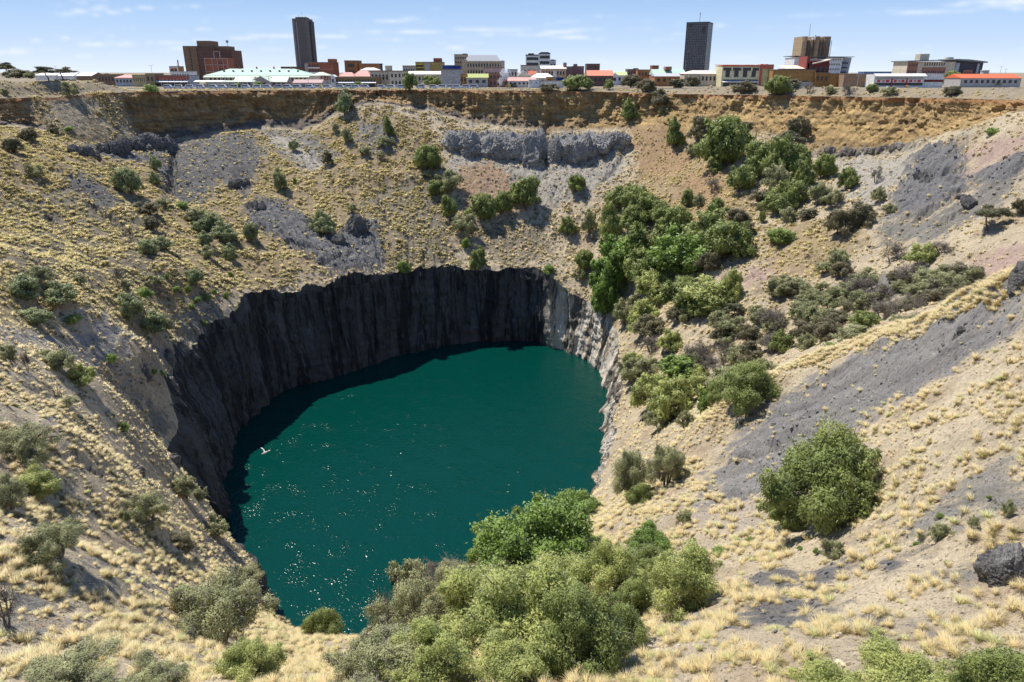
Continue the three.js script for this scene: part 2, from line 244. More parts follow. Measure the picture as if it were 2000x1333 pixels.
const ROCKS = [
  [36.3, -43.4, 3.9, 3.5, 0, "dark craggy boulder outcrop at the lower right edge"],
  [65.9, -88.4, 5.3, 4.6, 0, "dark crag on the crest of the grey right slope"],
  [-77.3, -347.9, 12.1, 8.5, 0, "dark rock knob above the far wall of the shaft"],
  [-81.1, -332.5, 7.2, 5.3, 0, "small black rock left of the rock knob"],
  [-123, -344.5, 10.8, 4.9, 1, "pale grey rock at the top of the grey outcrop"],
  [-136.9, -363.1, 10.3, 4.1, 0, "small grey rock slab above the grey outcrop"],
  [-108.2, -210.1, 4.2, 4.2, 0, "dark rock at the upper left lip of the shaft"],
  [-111.1, -225.7, 5.3, 5.3, 1, "pale jagged rock jutting from the left lip"],
  [-83.4, -155, 3.8, 3.3, 0, "dark rock at the left lip below the jagged rock"],
  [-103, -198.5, 4.2, 3.6, 1, "lower pale rock at the left lip of the shaft"],
  [-102.2, -183.7, 4.3, 1.7, 0, "low dark rock ledge on the left slope"],
  [-76.7, -128.4, 4.2, 1.9, 0, "dark rock ledge above the near left shrubs"],
  [-53.5, -87.9, 2.6, 1.1, 0, "dark flat rock on the near left slope"],
  [144, -228.7, 9.1, 3.3, 0, "dark rock rib on the upper right slope"],
  [148.5, -260.7, 11, 4, 0, "dark rock band on the upper right slope"],
  [108.6, -231, 6.1, 3.1, 0, "dark undercut rock in the right gully"],
  [56.4, -244.7, 4.9, 2.3, 1, "pale rock among the gully shrubs"],
  [60.7, -91.1, 2, 1, 0, "small dark rock on the grey right face"],
  [39.1, -93.2, 1.8, 0.9, 0, "small dark rock left of the big pepper tree"],
  [35.8, -53.7, 1.4, 0.5, 1, "flat tan stone on the sandy slope"],
  [35.5, -79, 2.3, 1.1, 0, "dark broken rock at the foot of the big pepper tree"],
  [-33.7, -423.2, 14.7, 10.5, 2, "first grey crag from left in the left crag band opposite"],
  [-22.8, -422.4, 17.6, 12.9, 2, "second grey crag from left in the left crag band opposite"],
  [-11.2, -423.1, 16.4, 11.7, 2, "third grey crag from left in the left crag band opposite"],
  [0, -421.3, 16.4, 14.6, 2, "fourth grey crag from left in the left crag band opposite"],
  [9.8, -414.4, 13.3, 13.9, 2, "fifth grey crag from left in the left crag band opposite"],
  [15.2, -421.7, 10.5, 15.2, 2, "sixth grey crag from left in the left crag band opposite"],
  [25.5, -415.8, 11.6, 14.5, 2, "first grey crag from left in the right crag band opposite"],
  [33.6, -415.5, 14.5, 13.3, 2, "second grey crag from left in the right crag band opposite"],
  [42.4, -417.5, 14.5, 12.2, 2, "third grey crag from left in the right crag band opposite"],
  [52.4, -419.5, 14.6, 10.5, 2, "fourth grey crag from left in the right crag band opposite"],
  [61, -419.5, 10.5, 7.6, 2, "fifth grey crag from left in the right crag band opposite"],
  [146, -337.6, 10.8, 4.2, 1, "first tan ledge rock from left below the right cliff"],
  [151.9, -328.5, 11.4, 4.1, 1, "second tan ledge rock from left below the right cliff"],
  [157.6, -319.5, 11.1, 4.4, 1, "third tan ledge rock from left below the right cliff"],
  [161.2, -307.7, 9.8, 3.4, 1, "fourth tan ledge rock from left below the right cliff"],
  [-193.2, -333.9, 16.7, 7.9, 0, "first dark crag from left under the shaded cliff at upper left"],
  [-192, -355.2, 17.8, 9.9, 0, "second dark crag from left under the shaded cliff at upper left"],
  [-194.6, -387.6, 17.2, 12.4, 0, "third dark crag from left under the shaded cliff at upper left"],
  [-187, -397.9, 15.4, 12.1, 0, "fourth dark crag from left under the shaded cliff at upper left"],
];
const PLANTS = [
  ['A', -902, -1358.9, 31, 27.3, "umbrella thorn tree, the leftmost one along the skyline at the left rim"],
  ['A', -233.2, -384.7, 10.3, 7, "second umbrella thorn tree from left along the skyline at the left rim"],
  ['A', -239.2, -408.2, 11, 6.6, "umbrella thorn tree, the rightmost one along the skyline at the left rim"],
  ['O', -811.8, -1251.8, 40.3, 16, "dark olive brown bush, the leftmost one along the skyline at the left rim"],
  ['O', -427.9, -806.3, 19.5, 8.7, "dark olive brown bush, the rightmost one along the skyline at the left rim"],
  ['G', -237.9, -355.5, 3.8, 3.6, "grey green thorn shrub, the leftmost one along the skyline at the left rim"],
  ['G', -731.6, -1160.4, 17.1, 11.7, "second grey green thorn shrub from left along the skyline at the left rim"],
  ['G', -221.9, -381.6, 7.2, 8.3, "second grey green thorn shrub from right along the skyline at the left rim"],
  ['G', -315.6, -617.3, 10.4, 5.4, "grey green thorn shrub, the rightmost one along the skyline at the left rim"],
  ['S', -202.3, -425.2, 8, 4.9, "the only small bright green shrub along the skyline at the left rim"],
  ['O', -201.7, -298.1, 7.2, 6.2, "dark olive brown bush, the leftmost one on the upper left slope"],
  ['O', -208, -319.5, 7.5, 6.2, "second dark olive brown bush from left on the upper left slope"],
  ['O', -216.8, -351.6, 5.8, 5.3, "third dark olive brown bush from left on the upper left slope"],
  ['O', -152.6, -299.6, 9.9, 5.8, "third dark olive brown bush from right on the upper left slope"],
  ['O', -145.7, -286.7, 7, 5.6, "second dark olive brown bush from right on the upper left slope"],
  ['O', -100.8, -400.2, 5.3, 7.8, "dark olive brown bush, the rightmost one on the upper left slope"],
  ['S', -213.2, -358.4, 4.4, 2.7, "small bright green shrub, the leftmost one on the upper left slope"],
  ['S', -146.7, -318.6, 5, 3.4, "second small bright green shrub from left on the upper left slope"],
  ['S', -113.4, -379.4, 2.1, 4, "small bright green shrub, the rightmost one on the upper left slope"],
  ['G', -186.3, -285.1, 6.4, 6, "grey green thorn shrub, the leftmost one on the upper left slope"],
  ['G', -152.3, -313.3, 6.3, 4.2, "second grey green thorn shrub from left on the upper left slope"],
  ['G', -102.2, -430.8, 4.4, 6.8, "second grey green thorn shrub from right on the upper left slope"],
  ['G', -93.7, -419, 7.8, 9.3, "grey green thorn shrub, the rightmost one on the upper left slope"],
  ['W', -164.2, -310.2, 10.6, 12.7, "pale grey green pepper tree, the leftmost one on the upper left slope"],
  ['W', -163.8, -333.3, 4.7, 6.1, "second pale grey green pepper tree from left on the upper left slope"],
  ['W', -171.4, -351.8, 5.9, 7.4, "third pale grey green pepper tree from left on the upper left slope"],
  ['W', -118.7, -370.6, 7.3, 11.5, "third pale grey green pepper tree from right on the upper left slope"],
  ['W', -123, -416.2, 5.5, 6.9, "second pale grey green pepper tree from right on the upper left slope"],
  ['W', -98.2, -443.2, 10.9, 13.9, "pale grey green pepper tree, the rightmost one on the upper left slope"],
  ['G', -138.5, -311.2, 9.4, 6.7, "grey green thorn shrub, the leftmost one in the clump on the left slope"],
  ['G', -123.6, -284.5, 7.3, 5.8, "grey green thorn shrub, the rightmost one in the clump on the left slope"],
  ['W', -134.5, -259.1, 6.8, 6.4, "pale grey green pepper tree, the leftmost one in the clump on the left slope"],
  ['W', -132.6, -267, 7.4, 4.7, "second pale grey green pepper tree from left in the clump on the left slope"],
  ['W', -134.1, -306, 7.5, 5.3, "third pale grey green pepper tree from left in the clump on the left slope"],
  ['W', -128.2, -293.9, 6.6, 6.8, "fourth pale grey green pepper tree from left in the clump on the left slope"],
  ['W', -131.7, -312.5, 9.5, 8.1, "fourth pale grey green pepper tree from right in the clump on the left slope"],
  ['W', -125.4, -307.2, 9.8, 6.2, "third pale grey green pepper tree from right in the clump on the left slope"],
  ['W', -122.5, -305.9, 7.3, 4.9, "second pale grey green pepper tree from right in the clump on the left slope"],
  ['W', -117.9, -293.7, 6.2, 7.3, "pale grey green pepper tree, the rightmost one in the clump on the left slope"],
  ['W', -115.3, -313.2, 6.1, 9.5, "pale grey green pepper tree, the leftmost one by the grey outcrop above the far wall"],
  ['W', -90, -339.8, 12, 10.8, "pale grey green pepper tree, the rightmost one by the grey outcrop above the far wall"],
  ['G', -80.3, -362, 4.9, 5.7, "the only grey green thorn shrub by the grey outcrop above the far wall"],
  ['W', -122, -171.8, 8.5, 6.7, "pale grey green pepper tree, the leftmost one on the left slope beside the shaft"],
  ['W', -115.8, -164.5, 7.5, 4.7, "second pale grey green pepper tree from left on the left slope beside the shaft"],
  ['W', -119.5, -181.2, 8.7, 5.4, "third pale grey green pepper tree from left on the left slope beside the shaft"],
  ['W', -116.9, -208.5, 7.9, 8.2, "third pale grey green pepper tree from right on the left slope beside the shaft"],
  ['W', -112.6, -212, 9, 7.1, "second pale grey green pepper tree from right on the left slope beside the shaft"],
  ['W', -117.2, -255.1, 6.2, 7.2, "pale grey green pepper tree, the rightmost one on the left slope beside the shaft"],
  ['G', -125, -182.4, 6.5, 4.9, "grey green thorn shrub, the leftmost one on the left slope beside the shaft"],
  ['G', -123.7, -197.5, 4.1, 3.7, "second grey green thorn shrub from left on the left slope beside the shaft"],
  ['G', -123.3, -220.4, 4.9, 3.1, "third grey green thorn shrub from left on the left slope beside the shaft"],
  ['G', -125.6, -243.1, 6.1, 5, "second grey green thorn shrub from right on the left slope beside the shaft"],
  ['G', -112.3, -218.7, 4, 5.3, "grey green thorn shrub, the rightmost one on the left slope beside the shaft"],
  ['S', -115.7, -178.5, 4.5, 2.6, "small bright green shrub, the leftmost one on the left slope beside the shaft"],
  ['S', -123.4, -230.2, 5.2, 4.6, "small bright green shrub, the rightmost one on the left slope beside the shaft"],
  ['D', -123.6, -217.7, 6.1, 7.1, "leafless thorn tree, the leftmost one on the left slope beside the shaft"],
  ['D', -123.3, -239.5, 5, 6.1, "leafless thorn tree, the rightmost one on the left slope beside the shaft"],
  ['S', -107.1, -177.5, 2.9, 2.6, "small bright green shrub, the leftmost one along the left lip of the shaft"],
  ['S', -100.8, -185.9, 1.7, 2, "second small bright green shrub from left along the left lip of the shaft"],
  ['S', -100.4, -189, 1.5, 1.8, "third small bright green shrub from left along the left lip of the shaft"],
  ['S', -124, -249, 1.7, 2.4, "fourth small bright green shrub from left along the left lip of the shaft"],
  ['S', -120.6, -247.5, 3.1, 2.6, "fifth small bright green shrub from left along the left lip of the shaft"],
  ['S', -117.7, -250.6, 2.1, 2.8, "sixth small bright green shrub from left along the left lip of the shaft"],
  ['S', -115.4, -245.6, 2.2, 2, "seventh small bright green shrub from left along the left lip of the shaft"],
  ['S', -115, -250.3, 3, 2.4, "sixth small bright green shrub from right along the left lip of the shaft"],
  ['S', -111.8, -245.4, 2, 2.4, "fifth small bright green shrub from right along the left lip of the shaft"],
  ['S', -113.2, -254.6, 2.5, 2.8, "fourth small bright green shrub from right along the left lip of the shaft"],
  ['S', -112.6, -260.1, 1.7, 2.1, "third small bright green shrub from right along the left lip of the shaft"],
  ['S', -109.7, -263.2, 2, 2.7, "second small bright green shrub from right along the left lip of the shaft"],
  ['S', -113.3, -279, 2.1, 2.9, "small bright green shrub, the rightmost one along the left lip of the shaft"],
  ['G', -92.6, -122.2, 4, 4.3, "grey green thorn shrub, the leftmost one on the near left slope"],
  ['G', -62.6, -76.2, 5.6, 6, "second grey green thorn shrub from left on the near left slope"],
  ['G', -71.6, -92.1, 7.8, 6.1, "third grey green thorn shrub from left on the near left slope"],
  ['G', -97.2, -138.5, 3.3, 2.7, "fourth grey green thorn shrub from left on the near left slope"],
  ['G', -93, -135.2, 7.1, 5, "fifth grey green thorn shrub from left on the near left slope"],
  ['G', -48.1, -62.7, 6.1, 5.6, "sixth grey green thorn shrub from left on the near left slope"],
  ['G', -84.9, -123.6, 4.3, 2.2, "seventh grey green thorn shrub from left on the near left slope"],
  ['G', -29.2, -36.6, 6.2, 3.2, "eighth grey green thorn shrub from left on the near left slope"],
  ['G', -61.6, -96.6, 1.8, 2.3, "eighth grey green thorn shrub from right on the near left slope"],
  ['G', -60.9, -101.7, 7.4, 7.2, "seventh grey green thorn shrub from right on the near left slope"],
  ['G', -25.8, -39.5, 5.2, 2.9, "sixth grey green thorn shrub from right on the near left slope"],
  ['G', -75.7, -142.8, 5.7, 6.4, "fifth grey green thorn shrub from right on the near left slope"],
  ['G', -77.3, -151.7, 4.5, 4.5, "fourth grey green thorn shrub from right on the near left slope"],
  ['G', -69.4, -141.4, 5.8, 5.5, "third grey green thorn shrub from right on the near left slope"],
  ['G', -36.5, -70.6, 12.1, 11, "second grey green thorn shrub from right on the near left slope"],
  ['G', -59.1, -131.5, 7.4, 5.5, "grey green thorn shrub, the rightmost one on the near left slope"],
  ['D', -41.8, -47.3, 2.4, 6.4, "leafless thorn tree, the leftmost one on the near left slope"],
  ['D', -90.7, -123.7, 1.7, 4.8, "leafless thorn tree, the rightmost one on the near left slope"],
  ['L', -66.4, -86.7, 6, 4.6, "olive green pepper tree, the leftmost one on the near left slope"],
  ['L', -90.5, -137.8, 5.6, 4.7, "second olive green pepper tree from left on the near left slope"],
  ['L', -21.4, -44.6, 4.8, 3.6, "olive green pepper tree, the rightmost one on the near left slope"],
  ['S', -83.8, -137.7, 2.3, 2.3, "the only small bright green shrub on the near left slope"],
  ['O', -59.5, -107.1, 5.3, 3.5, "the only dark olive brown bush on the near left slope"],
  ['P', -32.2, -96.6, 6.5, 7, "the only green pepper tree on the near left slope"],
  ['G', -12.2, -43.8, 5.3, 3.9, "grey green thorn shrub, the leftmost one in the thicket below the water"],
  ['G', -8.9, -41.3, 8.5, 4.6, "second grey green thorn shrub from left in the thicket below the water"],
  ['G', -26.8, -156.8, 12.7, 12.7, "third grey green thorn shrub from left in the thicket below the water"],
  ['G', -12.1, -73.9, 10.1, 12.8, "fourth grey green thorn shrub from left in the thicket below the water"],
  ['G', -9.1, -85, 9.4, 9.9, "fourth grey green thorn shrub from right in the thicket below the water"],
  ['G', -10.8, -129.7, 11.4, 8, "third grey green thorn shrub from right in the thicket below the water"],
  ['G', 0, -82.4, 11.3, 4.8, "second grey green thorn shrub from right in the thicket below the water"],
  ['G', 26, -91.3, 2.5, 2.9, "grey green thorn shrub, the rightmost one in the thicket below the water"],
  ['D', -30.6, -135.1, 6.8, 11.7, "leafless thorn tree, the leftmost one in the thicket below the water"],
  ['D', -17.1, -147.9, 11.4, 10.1, "leafless thorn tree, the rightmost one in the thicket below the water"],
  ['F', -3.4, -128.5, 12.5, 10.7, "deep green fig tree, the leftmost one in the thicket below the water"],
  ['F', 4.7, -87.8, 16.5, 14.1, "second deep green fig tree from left in the thicket below the water"],
  ['F', 14.9, -136.3, 12, 8.7, "second deep green fig tree from right in the thicket below the water"],
  ['F', 19.9, -85.8, 6.8, 5.6, "deep green fig tree, the rightmost one in the thicket below the water"],
  ['L', -5.5, -41.9, 6.6, 4.9, "olive green pepper tree, the leftmost one in the thicket below the water"],
  ['L', -4.4, -68.9, 10.6, 9.3, "second olive green pepper tree from left in the thicket below the water"],
  ['L', -0.6, -40.3, 5.7, 3.8, "third olive green pepper tree from left in the thicket below the water"],
  ['L', 0.9, -46.4, 10.1, 8.8, "fourth olive green pepper tree from left in the thicket below the water"],
  ['L', 5.9, -72.2, 9.6, 7.7, "fourth olive green pepper tree from right in the thicket below the water"],
  ['L', 12.3, -88.8, 6.9, 5.4, "third olive green pepper tree from right in the thicket below the water"],
  ['L', 11.9, -70.7, 7, 8, "second olive green pepper tree from right in the thicket below the water"],
  ['L', 18.1, -62.4, 7.8, 8.2, "olive green pepper tree, the rightmost one in the thicket below the water"],
  ['P', 5.5, -43.8, 7.1, 7.7, "green pepper tree, the leftmost one in the thicket below the water"],
  ['P', 9.4, -50.6, 4.8, 5.3, "second green pepper tree from left in the thicket below the water"],
  ['P', 13.6, -64.7, 4.8, 5.6, "second green pepper tree from right in the thicket below the water"],
  ['P', 18, -79.4, 5.8, 4.3, "green pepper tree, the rightmost one in the thicket below the water"],
  ['P', 26.8, -30, 4.8, 4.3, "the only green pepper tree at the lower right edge of the view"],
  ['L', 19.8, -32.7, 5.3, 3.1, "olive green pepper tree, the leftmost one at the lower right edge of the view"],
  ['L', 22.7, -31.6, 5.7, 3.3, "olive green pepper tree, the rightmost one at the lower right edge of the view"],
  ['P', 35.3, -76.8, 6, 6.5, "green pepper tree, the leftmost one on the grey right hand slope"],
  ['P', 36.8, -71.4, 12.9, 12.9, "green pepper tree, the rightmost one on the grey right hand slope"],
  ['G', 34.9, -82.2, 1.9, 2.2, "the only grey green thorn shrub on the grey right hand slope"],
  ['G', 44.7, -247.5, 10, 10.4, "grey green thorn shrub, the leftmost one by the pale cliff right of the water"],
  ['G', 23.7, -120.6, 9.2, 13.5, "second grey green thorn shrub from left by the pale cliff right of the water"],
  ['G', 41.8, -181.3, 7.6, 7.6, "second grey green thorn shrub from right by the pale cliff right of the water"],
  ['G', 28.7, -115.6, 6.9, 10.7, "grey green thorn shrub, the rightmost one by the pale cliff right of the water"],
  ['P', 23.8, -113.3, 4.7, 4.9, "the only green pepper tree by the pale cliff right of the water"],
  ['L', 46.9, -217.7, 14.1, 14.5, "the only olive green pepper tree by the pale cliff right of the water"],
  ['P', 44.3, -138.9, 5.7, 6, "green pepper tree, the leftmost one just behind the grey right crest"],
  ['P', 46.6, -130.4, 11.6, 9.7, "green pepper tree, the rightmost one just behind the grey right crest"],
  ['F', 58, -222.2, 14.2, 9.3, "deep green fig tree, the leftmost one just behind the grey right crest"],
  ['F', 43.1, -143.7, 4.1, 8.5, "deep green fig tree, the rightmost one just behind the grey right crest"],
  ['L', 47, -252.8, 9, 7.4, "olive green pepper tree, the leftmost one just behind the grey right crest"],
  ['L', 54.6, -279.4, 12.3, 9.1, "second olive green pepper tree from left just behind the grey right crest"],
  ['L', 57.9, -244.3, 9, 7.7, "third olive green pepper tree from left just behind the grey right crest"],
  ['L', 45.6, -183.7, 13.4, 13.7, "third olive green pepper tree from right just behind the grey right crest"],
  ['L', 60.9, -213.7, 6.2, 5.3, "second olive green pepper tree from right just behind the grey right crest"],
  ['L', 54.9, -188.6, 9.2, 6.8, "olive green pepper tree, the rightmost one just behind the grey right crest"],
  ['G', 47.7, -249.6, 6.6, 5.6, "grey green thorn shrub, the leftmost one just behind the grey right crest"],
  ['G', 50.2, -243.5, 9.1, 6, "second grey green thorn shrub from left just behind the grey right crest"],
  ['G', 40.7, -151.6, 3.9, 5.1, "third grey green thorn shrub from left just behind the grey right crest"],
  ['G', 54.2, -166.6, 10.7, 8.4, "fourth grey green thorn shrub from left just behind the grey right crest"],
  ['G', 71.2, -223.5, 6.2, 5, "fifth grey green thorn shrub from left just behind the grey right crest"],
  ['G', 74.4, -229.5, 9.1, 7.7, "fourth grey green thorn shrub from right just behind the grey right crest"],
  ['G', 70.5, -206.5, 8.9, 7.3, "third grey green thorn shrub from right just behind the grey right crest"],
  ['G', 71.2, -203, 6.6, 6.6, "second grey green thorn shrub from right just behind the grey right crest"],
  ['G', 58.6, -153.9, 5.3, 4.3, "grey green thorn shrub, the rightmost one just behind the grey right crest"],
  ['D', 52.7, -253.7, 10.1, 7, "leafless thorn tree, the leftmost one just behind the grey right crest"],
  ['D', 63.2, -226.8, 10, 8.6, "second leafless thorn tree from left just behind the grey right crest"],
  ['D', 62.3, -219.2, 7.1, 4.8, "third leafless thorn tree from left just behind the grey right crest"],
  ['D', 63.7, -222.5, 7.2, 10.7, "third leafless thorn tree from right just behind the grey right crest"],
  ['D', 65.1, -211.5, 9.8, 6.9, "second leafless thorn tree from right just behind the grey right crest"],
  ['D', 68.7, -216.1, 5.3, 8.7, "leafless thorn tree, the rightmost one just behind the grey right crest"],
  ['O', 61.4, -225.1, 9.1, 6.8, "dark olive brown bush, the leftmost one just behind the grey right crest"],
  ['O', 71.6, -228.9, 7.5, 5.9, "second dark olive brown bush from left just behind the grey right crest"],
  ['O', 70.6, -209.2, 7.6, 5, "second dark olive brown bush from right just behind the grey right crest"],
  ['O', 72.4, -202.1, 8.3, 7.2, "dark olive brown bush, the rightmost one just behind the grey right crest"],
  ['A', 77.6, -235.1, 6.7, 5.7, "the only umbrella thorn tree in the scrubby right hand gully"],
  ['G', 64.5, -252.4, 5, 6.1, "grey green thorn shrub, the leftmost one in the scrubby right hand gully"],
  ['G', 73.1, -236.3, 9.3, 8.2, "second grey green thorn shrub from left in the scrubby right hand gully"],
  ['G', 82.1, -226.2, 7.9, 6.2, "third grey green thorn shrub from left in the scrubby right hand gully"],
  ['G', 81.8, -214.1, 5.9, 4.7, "fourth grey green thorn shrub from left in the scrubby right hand gully"],
  ['G', 89, -233.5, 7.7, 7.7, "fifth grey green thorn shrub from left in the scrubby right hand gully"],
  ['G', 84.9, -216.5, 6.7, 4.4, "sixth grey green thorn shrub from left in the scrubby right hand gully"],
  ['G', 92.9, -235.2, 10.1, 7.3, "seventh grey green thorn shrub from left in the scrubby right hand gully"],
  ['G', 95.1, -232.8, 8.6, 6.2, "eighth grey green thorn shrub from left in the scrubby right hand gully"],
  ['G', 90.6, -214.7, 8.9, 5.3, "ninth grey green thorn shrub from left in the scrubby right hand gully"],
  ['G', 96.7, -230.5, 5.8, 3.9, "tenth grey green thorn shrub from left in the scrubby right hand gully"],
  ['G', 71.3, -162.8, 5.3, 6.5, "eleventh grey green thorn shrub from left in the scrubby right hand gully"],
  ['G', 93.8, -219.1, 6.7, 4.4, "twelfth grey green thorn shrub from left in the scrubby right hand gully"],
  ['G', 90.8, -207.1, 9.7, 7.8, "thirteenth grey green thorn shrub from left in the scrubby right hand gully"],
  ['G', 97, -221.6, 8.9, 7.3, "fourteenth grey green thorn shrub from left in the scrubby right hand gully"],
  ['G', 96.3, -217.8, 7.7, 4.6, "fifteenth grey green thorn shrub from left in the scrubby right hand gully"],
  ['G', 104.9, -233.1, 6.5, 4.5, "sixteenth grey green thorn shrub from left in the scrubby right hand gully"],
  ['G', 97.2, -210.5, 7.4, 4.9, "seventeenth grey green thorn shrub from left in the scrubby right hand gully"],
  ['G', 94.7, -203.3, 4.3, 2.9, "eighteenth grey green thorn shrub from left in the scrubby right hand gully"],
  ['G', 99.9, -212.9, 5.1, 4.1, "nineteenth grey green thorn shrub from left in the scrubby right hand gully"],
  ['G', 109.2, -234, 7.2, 7.2, "twentieth grey green thorn shrub from left in the scrubby right hand gully"],
  ['G', 101.4, -208.7, 8.4, 6.2, "twenty first grey green thorn shrub from left in the scrubby right hand gully"],
  ['G', 98.3, -201.3, 6.1, 4.5, "twenty second grey green thorn shrub from left in the scrubby right hand gully"],
  ['G', 68.6, -133.7, 8.6, 4.9, "twenty third grey green thorn shrub from left in the scrubby right hand gully"],
  ['G', 94.3, -184.8, 4.9, 3.1, "twenty fourth grey green thorn shrub from left in the scrubby right hand gully"],
  ['G', 99.8, -195.8, 8.7, 6.5, "twenty fifth grey green thorn shrub from left in the scrubby right hand gully"],
  ['G', 107.9, -211.5, 7.5, 6.3, "twenty fourth grey green thorn shrub from right in the scrubby right hand gully"],
  ['G', 103.7, -193.9, 5.4, 4.2, "twenty third grey green thorn shrub from right in the scrubby right hand gully"],
  ['G', 98.2, -177.2, 7.5, 4.8, "twenty second grey green thorn shrub from right in the scrubby right hand gully"],
  ['G', 72.6, -126.7, 4, 2.5, "twenty first grey green thorn shrub from right in the scrubby right hand gully"],
  ['G', 109.6, -192.7, 6.9, 4.6, "twentieth grey green thorn shrub from right in the scrubby right hand gully"],
  ['G', 102.6, -176.6, 4.9, 4, "nineteenth grey green thorn shrub from right in the scrubby right hand gully"],
  ['G', 107.4, -184.8, 5, 3.2, "eighteenth grey green thorn shrub from right in the scrubby right hand gully"],
  ['G', 105.1, -177.3, 3.4, 2.9, "seventeenth grey green thorn shrub from right in the scrubby right hand gully"],
  ['G', 73, -120.7, 4.7, 2.9, "sixteenth grey green thorn shrub from right in the scrubby right hand gully"],
  ['G', 109.8, -183.6, 7.8, 5.3, "fifteenth grey green thorn shrub from right in the scrubby right hand gully"],
  ['G', 111, -185.3, 8.1, 5.7, "fourteenth grey green thorn shrub from right in the scrubby right hand gully"],
  ['G', 104.8, -173, 7, 4.3, "thirteenth grey green thorn shrub from right in the scrubby right hand gully"],
  ['G', 114.9, -190.4, 7, 4.2, "twelfth grey green thorn shrub from right in the scrubby right hand gully"],
  ['G', 111.3, -180.2, 7.1, 4.6, "eleventh grey green thorn shrub from right in the scrubby right hand gully"],
  ['G', 109.4, -173.8, 7.9, 6.7, "tenth grey green thorn shrub from right in the scrubby right hand gully"],
  ['G', 115.5, -184.5, 7.4, 5.6, "ninth grey green thorn shrub from right in the scrubby right hand gully"],
  ['G', 109.4, -173.5, 7.9, 5.7, "eighth grey green thorn shrub from right in the scrubby right hand gully"],
  ['G', 115.2, -183.1, 6.1, 3.8, "seventh grey green thorn shrub from right in the scrubby right hand gully"],
  ['G', 113.7, -178.1, 6.2, 4.5, "sixth grey green thorn shrub from right in the scrubby right hand gully"],
  ['G', 112.3, -173.9, 5.9, 4.5, "fifth grey green thorn shrub from right in the scrubby right hand gully"],
  ['G', 116.2, -179.6, 6.9, 4.8, "fourth grey green thorn shrub from right in the scrubby right hand gully"],
  ['G', 112.9, -173.6, 4.9, 3.1, "third grey green thorn shrub from right in the scrubby right hand gully"],
  ['G', 116.1, -176.6, 6.8, 4.4, "second grey green thorn shrub from right in the scrubby right hand gully"],
  ['G', 116.9, -175.8, 5.9, 4.6, "grey green thorn shrub, the rightmost one in the scrubby right hand gully"],
  ['P', 69.4, -248.6, 10.1, 7.5, "green pepper tree, the leftmost one in the scrubby right hand gully"],
  ['P', 77.9, -192.3, 7.1, 6.5, "second green pepper tree from left in the scrubby right hand gully"],
  ['P', 81.8, -155.2, 6.1, 4.5, "green pepper tree, the rightmost one in the scrubby right hand gully"],
  ['O', 63.6, -259.6, 9.4, 5.5, "dark olive brown bush, the leftmost one in the scrubby right hand gully"],
  ['O', 77, -216.8, 7.9, 6.3, "second dark olive brown bush from left in the scrubby right hand gully"],
  ['O', 78.3, -201, 7.9, 5.7, "third dark olive brown bush from left in the scrubby right hand gully"],
  ['O', 94.4, -231.1, 6.9, 5.7, "fourth dark olive brown bush from left in the scrubby right hand gully"],
  ['O', 91.3, -213.1, 6.4, 4.5, "fifth dark olive brown bush from left in the scrubby right hand gully"],
  ['O', 84.9, -194.3, 8.6, 5.9, "sixth dark olive brown bush from left in the scrubby right hand gully"],
  ['O', 80.7, -171.8, 6.3, 6.3, "seventh dark olive brown bush from left in the scrubby right hand gully"],
  ['O', 85.8, -180.3, 7.4, 5.2, "eighth dark olive brown bush from left in the scrubby right hand gully"],
  ['O', 92.8, -194.1, 8.2, 4.7, "eighth dark olive brown bush from right in the scrubby right hand gully"],
  ['O', 107.3, -225.6, 7, 5.3, "seventh dark olive brown bush from right in the scrubby right hand gully"],
  ['O', 99.2, -194.5, 6.1, 4.1, "sixth dark olive brown bush from right in the scrubby right hand gully"],
  ['O', 112.1, -202.8, 4.8, 3.2, "fifth dark olive brown bush from right in the scrubby right hand gully"],
  ['O', 108.5, -184.3, 5.1, 3.2, "fourth dark olive brown bush from right in the scrubby right hand gully"],
  ['O', 104, -170.4, 7, 5.1, "third dark olive brown bush from right in the scrubby right hand gully"],
  ['O', 107.9, -168, 5.1, 3.9, "second dark olive brown bush from right in the scrubby right hand gully"],
  ['O', 115.8, -178.4, 8.2, 6.3, "dark olive brown bush, the rightmost one in the scrubby right hand gully"],
  ['D', 83.2, -223.2, 8.9, 5.7, "leafless thorn tree, the leftmost one in the scrubby right hand gully"],
  ['D', 76.9, -196.4, 8.2, 6.3, "second leafless thorn tree from left in the scrubby right hand gully"],
  ['D', 83.2, -214.8, 11.4, 8.8, "third leafless thorn tree from left in the scrubby right hand gully"],
  ['D', 91.7, -191, 3.9, 2.6, "fourth leafless thorn tree from left in the scrubby right hand gully"],
  ['D', 101.7, -208, 7.6, 6.1, "fifth leafless thorn tree from left in the scrubby right hand gully"],
  ['D', 106.3, -214.2, 8.7, 5.4, "sixth leafless thorn tree from left in the scrubby right hand gully"],
  ['D', 99.6, -196.6, 6.8, 4.7, "seventh leafless thorn tree from left in the scrubby right hand gully"],
  ['D', 105.1, -204.2, 9.1, 5.5, "eighth leafless thorn tree from left in the scrubby right hand gully"],
  ['D', 102.4, -195.2, 8.8, 5.9, "ninth leafless thorn tree from left in the scrubby right hand gully"],
  ['D', 105.7, -194, 6.7, 5.7, "tenth leafless thorn tree from left in the scrubby right hand gully"],
  ['D', 95.8, -174, 10.8, 7.1, "eleventh leafless thorn tree from left in the scrubby right hand gully"],
  ['D', 118.1, -217.4, 8.6, 7, "tenth leafless thorn tree from right in the scrubby right hand gully"],
  ['D', 111.2, -195.7, 9.3, 7.8, "ninth leafless thorn tree from right in the scrubby right hand gully"],
  ['D', 113.7, -199.7, 4.6, 3.2, "eighth leafless thorn tree from right in the scrubby right hand gully"],
